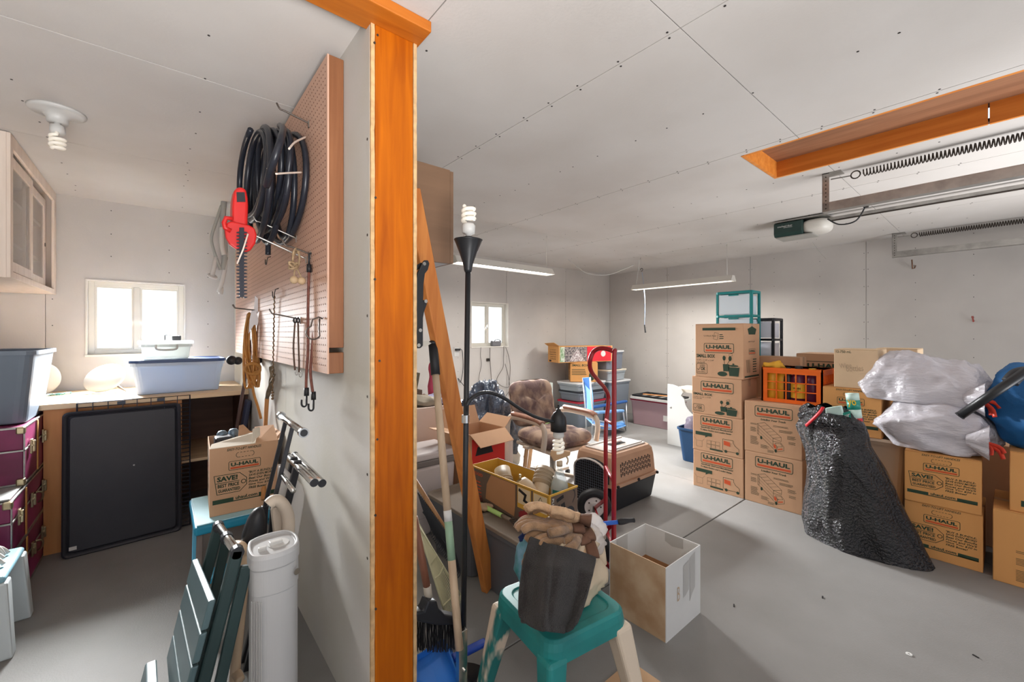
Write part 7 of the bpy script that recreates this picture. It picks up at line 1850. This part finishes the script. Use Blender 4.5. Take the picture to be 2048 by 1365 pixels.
# wooden stool legs peeking out beside the armchair
t = thing('luggage_stand', 'pale wooden folding luggage stand in front of the armchair', 'stand', (2.2, 2.75, 0))
PW = wood('pale_pine', (196, 152, 110), (214, 174, 132), 'z', 6, knots=False)
for (x0, y0, x1, y1, Y) in ((1068, 848, 1056, 872, 3.05), (1054, 892, 1046, 935, 2.86)):
    a_, b_ = PY(x0, y0, Y), PY(x1, y1, Y); d_ = b_-a_; e = a_ + d_*(a_.z/-d_.z) if d_.z < -.01 else b_
    MB().bar(a_, Vector((b_.x, b_.y, 0.0)), .035, .02, (0,1,0)).build('leg', PW, t, world=True, bevel=.003)
MB().bar(PY(1062, 860, 3.05)+Vector((0,0,-.05)), PY(1050, 915, 2.86), .03, .018).build('rail', PW, t, world=True, bevel=.003)
# ------------------------------------------------------------------ blue folding beach chair
BC = mat('beach_blue', (70, 140, 214), .75, col2=(150, 190, 230), vscale=12, stretch=(1,1,.3), bump=.2, bscale=120); BCD = mat('beach_navy', (48, 92, 156), .75); BCT = mat('beach_tube', (206, 208, 210), .3, .6)
t = thing('beach_chair', 'sky blue folding beach chair with white tube frame', 'folding chair', (4.75, 3.55, 0))
def q4(m, pts): m.add(pts, [(0,1,2,3)])
b0, b1 = PY(1166, 756, 3.72), PY(1172, 832, 3.66); 
c0, c1 = PY(1180, 755, 3.52), PY(1186, 832, 3.45)
m = MB(); m.grid(lambda u, v: (b0.lerp(b1, v)).lerp(c0.lerp(c1, v), u) + Vector((.03*math.sin(math.pi*v), .0, 0)), 6, 10); m.build('back_sling', BC, t, world=True, solid=.006)
m = MB(); d0, d1 = PY(1166, 757, 3.715), PY(1172, 778, 3.70); e0, e1 = PY(1180, 755, 3.515), PY(1184, 780, 3.50); q4(m, [d0, e0, e1, d1]); m.build('head_panel', BCD, t, world=True, solid=.014)
s0, s1, s2, s3 = PY(1172, 836, 3.66), PY(1186, 850, 3.42), PY(1252, 852, 3.40), PY(1245, 842, 3.66)
m = MB(); m.grid(lambda u, v: s0.lerp(s3, u).lerp(s1.lerp(s2, u), v) - Vector((0,0,.06*math.sin(math.pi*u))), 12, 6); m.build('seat_sling', BC, t, world=True, solid=.006)
for (a_, b_, Y) in (((1170, 818), (1252, 803), 3.70), ((1184, 826), (1246, 822), 3.42)):
    p0, p1 = PY(a_[0], a_[1], Y), PY(b_[0], b_[1], Y); MB().bar(p0, p1, .06, .035).build('armrest', BC if Y < 3.5 else BCD, t, world=True, bevel=.012)
for pts in ([(1166, 756, 3.72), (1172, 832, 3.66), (1173, 868, 3.68)], [(1180, 755, 3.52), (1186, 832, 3.45), (1184, 870, 3.55)], [(1252, 803, 3.70), (1254, 850, 3.62)], [(1246, 822, 3.42), (1252, 862, 3.46)], [(1172, 836, 3.66), (1252, 855, 3.55)], [(1186, 850, 3.42), (1250, 862, 3.46)]):
    MB().tube([PY(*p) for p in pts], .011, 8).build('frame_tube', BCT, t, world=True, smooth=True)
for (x, y, Y) in ((1173, 868, 3.68), (1184, 870, 3.55), (1254, 850, 3.62), (1252, 862, 3.46)):
    p = PY(x, y, Y); MB().cyl((p.x, p.y, 0), (p.x, p.y, max(p.z, .02)+.005), .011, n=8).build('foot', BCT, t, world=True)
# ------------------------------------------------------------------ bins and cartons in the far corner
CLRB = frosted('bin_clear', (196, 204, 210), .45); CLRD = frosted('bin_smoke', (150, 160, 172), .35)
REDL = mat('lid_red', (176, 40, 60), .4); WHL = mat('lid_white', (216, 218, 220), .4); BLL = mat('lid_black', (40, 44, 52), .4)
XC, YC = 4.90, 4.18
tote('storage_tote', 'clear bin with a red lid at the bottom of the corner stack', (XC, YC, 0), 0, .62, .42, .36, CLRD, REDL, r=.04, tap=.90, handle=False)
tote('storage_tote', 'clear bin with a black lid in the middle of the corner stack', (XC+.02, YC, .383), 0, .62, .42, .125, CLRD, BLL, r=.04, tap=.92, handle=False)
tote('storage_tote', 'clear bin with a white lid under the small amber carton', (XC-.02, YC-.01, .531), 0, .62, .42, .105, CLRB, WHL, r=.04, tap=.92, handle=False)
def design_leaf(f, g, r, w, h):
    f.text(g, 'SMALL BOX', w*.05, h*.80, w*.62, h*.12, bold=.02, shear=.2); greek(f, g, w*.05, h*.62, w*.55, 4, h*.085, h*.03, 5)
    f.poly(g, [(w*.78 + w*.10*math.cos(q*math.pi/7), h*.30 + h*.24*math.sin(q*math.pi/7)) for q in range(14)])
def design_leaf2(f, g, r, w, h):
    f.line(g, [(w*.5 + w*.16*math.cos(q*math.pi/7), h*.74 + h*.15*math.sin(q*math.pi/7)) for q in range(14)], .012, True); f.poly(g, [(w*.4, h*.66), (w*.6, h*.66), (w*.5, h*.84)]); greek(f, g, w*.25, h*.46, w*.5, 3, h*.09, h*.03, 6); f.rect(g, w*.4, h*.10, w*.56, h*.22)
carton('small_carton', 'small amber carton reading SMALL BOX in the corner stack', 'carton', (XC+.02, YC, .660), math.radians(-44), .40, .40, .285, design_leaf, None, design_leaf2, None, CARDY, True)
t = thing('tree_carton', 'long carton with a picture of a frosted tree on the corner stack', 'carton', (XC+.02, YC+.04, .9462), math.radians(-14))
w_, d_, h_ = .98, .30, .24
MB().box(-w_/2, w_/2, -d_/2, d_/2, 0, h_).build('body', CARDY, t, bevel=.004)
MB().add([(-w_/2, d_/2, h_), (-w_/2+.02, -d_/2, h_), (-w_/2-.05, -d_/2+.05, h_+.055), (-w_/2-.06, d_/2, h_+.04)], [(0,1,2,3)]).build('flap', CARDY, t, solid=.004)
f = Face((-w_/2, -d_/2, 0), (1,0,0), (0,0,1), (0,-1,0))
m = MB(); f.rect(m, .05, .01, .50, h_-.01); m.build('picture', mat('tree_print', (150, 140, 136), .7, col2=(80, 74, 78), vscale=40, vlo=.42, vhi=.56), t)
m = MB(); f.rect(m, .02, .01, .10, h_-.01, .002); m.build('green_print', mat('tree_green', (116, 150, 104), .7, col2=(206, 210, 196), vscale=30), t)
m = MB(); f.poly(m, [(.18, .02), (.46, .02), (.40, .10), (.33, .20), (.25, .12)], .0022); m.build('tree_print', mat('frosted_tree', (214, 208, 206), .7, col2=(130, 110, 112), vscale=70, vlo=.4, vhi=.6), t)
m = MB(); f.rect(m, .50, .01, w_-.03, h_-.008, .002); m.build('red_panel', mat('tree_red', (206, 36, 52), .6), t)
m = MB(); f.poly(m, [(.80 + .045*math.cos(q*math.pi/7), .12 + .045*math.sin(q*math.pi/7)) for q in range(14)], .003); m.build('round_label', WHITEC, t)
f = Face((-w_/2, d_/2, 0), (0,-1,0), (0,0,1), (-1,0,0)); m = MB()
for i, s_ in enumerate(('6.5 FOOT', 'FLOCKED', 'DAKOTA', 'CHRISTMAS', 'TREE')): f.text(m, s_, .06, .175-.033*i, .17, .018)
f.rect(m, .04, .012, .10, .035); m.build('print', INK, t)
tote('storage_tote', 'large smoky tote with a white lid in the very corner', (5.56, 4.16, 0), 0, .52, .44, .615, CLRD, WHL, r=.05, tap=.88)
tote('storage_tote', 'low clear bin with an ivory lid on the smoky corner tote', (5.52, 4.16, .638), 0, .46, .36, .15, CLRB, mat('lid_ivory', (214, 206, 190), .4), r=.03, tap=.92, handle=False)
t = tote('storage_tote', 'smoky bin with a pale lid at the top of the corner pile', (5.50, 4.17, .811), 0, .42, .34, .27, mat('bin_slate', (112, 118, 130), .4), WHL, r=.03, tap=.94, handle=False)
t = thing('paper_packet', 'pale packet with blue and green print beside the corner bins', 'packet', (4.28, 4.30, 0))
MB().box(-.09, .09, -.03, .03, 0, .66).build('pack', mat('packet_pale', (206, 214, 206), .6), t, bevel=.006)
f = Face((-.09, -.03, 0), (1,0,0), (0,0,1), (0,-1,0)); m = MB(); f.poly(m, [(.09+.06*math.cos(q*math.pi/6), .58+.04*math.sin(q*math.pi/6)) for q in range(12)]); m.build('blue_print', BLUEP, t); m = MB(); f.rect(m, .01, .05, .17, .40); m.build('green_print', mat('packet_green', (160, 196, 120), .6), t)
# red lidded long bin by the far wall
t = tote('storage_tote', 'long clear bin with a dark red lid by the far side wall', (5.72, 3.40, 0), QR, .68, .42, .365, frosted('bin_pinkish', (206, 176, 182), .4), mat('lid_dark_red', (136, 26, 50), .4), r=.04, tap=.92, handle=False)
m = MB(); blob(m, (0, 0, .15), (.30, .17, .14), amp=.06, freq=8, seed=81, e1=.6, e2=.6); m.build('contents', mat('gift_contents', (186, 90, 110), .8, col2=(120, 130, 170), vscale=9), t, smooth=True)
f = Face((-.31, -.205, 0), (1,0,0), (0,.04,1), (0,-1,0)); m = MB(); f.rect(m, .52, .12, .63, .20, .012); m.build('label', WHITEC, t)
t = thing('metal_rack', 'black metal rack lying on a white board on the red lidded bin', 'rack', (5.72, 3.36, .388), QR)
MB().box(-.36, .36, -.24, .22, 0, .035).build('white_board', WHITEP, t, bevel=.003)
for (a0, a1, b0, b1) in ((-.34, .34, -.22, -.20), (-.34, .34, .18, .20), (-.34, -.32, -.20, .18), (.32, .34, -.20, .18)): MB().box(a0, a1, b0, b1, .036, .062).build('rack_bar', BLACKM, t)
for i in range(5): MB().bar((-.30+.14*i, -.20, .049), (-.24+.14*i, .18, .049), .016, .016).build('rack_bar', BLACKM, t)
MB().bar((-.2, -.14, .072), (.16, -.05, .072), .03, .012).build('wood_strip', BENCHP, t)
# white furniture side with a scooped cut-out, and the blue tote before it
t = thing('furniture_side', 'white painted furniture panel with a scooped cut-out', 'panel', (4.83, 2.5, 0))
poly = [(0, 0), (.16, 0), (.60, 0), (.60, .34)] + [(.60 - .42*math.sin(a_)*.9, .58 - .24*math.cos(a_)) for a_ in [.12+.16*i for i in range(10)]] + [(.18, .62), (.20, .66), (.17, .70), (.12, .73), (.06, .745), (0, .745)]
MB().prism(poly, (4.82, 2.735, 0), (0,-1,0), (0,0,1), (1,0,0), .022).build('side_panel', WHITEP, t, world=True, bevel=.003)
MB().box(4.842, 5.30, 2.16, 2.18, 0, .70).build('far_panel', WHITEP, t, world=True)
m = MB(); m.box(4.85, 5.25, 2.18, 2.70, .66, .70); m.build('rail', mat('ivory_paint', (206, 198, 184), .5), t, world=True)
MB().lathe([(0,0),(.012,0),(.012,.004),(.006,.006),(0,.006)], (4.8195, 2.69, .46), 12, (-1,0,0)).build('cam_cap', STEEL, t, world=True)
bt_ = tote('storage_tote', 'blue open tote standing left of the tall carton stack', (4.49, 2.09, 0), QR, .48, .40, .36, mat('tote_blue', (14, 54, 90), .45), None, r=.05, tap=.84)
t = thing('dark_jacket', 'folded plum grey jacket bag lying in the blue tote', 'clothes', (4.49, 2.09, .20))
m = MB(); blob(m, (4.47, 2.10, .34), (.15, .19, .14), amp=.03, freq=8, seed=91, e1=.55, e2=.6); m.build('cloth', mat('cloth_plum', (86, 76, 90), .6, bump=.3, bscale=40), t, world=True, smooth=True)
f = Face((4.282, 2.0, .10), (0,-1,0), (-.07,0,1), (-1,0,0)); m = MB(); f.rect(m, .0, .05, .10, .20, .004); m.build('label', WHITEC, bt_, world=True)
# litter on the floor
for i, (x, y, lb, r_) in enumerate(((1818, 1310, 'small white washer lying on the open floor', .011),)):
    p = PZ(x, y, 0); o = MB().lathe([(r_*.4, 0), (r_, 0), (r_, .003), (r_*.4, .003), (r_*.4, 0)], (p.x, p.y, .0005), 16).build('washer', WHITEC, None); tag(o, lb, 'washer')
for (x, y, a_, lb) in ((1468, 1215, .4, 'tiny dark leaf scrap beside the white carton'), (1958, 1318, 1.2, 'tiny dark twig near the washer'), (1645, 1198, .2, 'tiny dark scrap in the middle of the floor')):
    p = PZ(x, y, 0); o = MB().bar((p.x, p.y, .002), (p.x+.02*math.cos(a_), p.y+.02*math.sin(a_), .003), .006, .003).build('floor_scrap', INK, None); tag(o, lb, 'scrap')
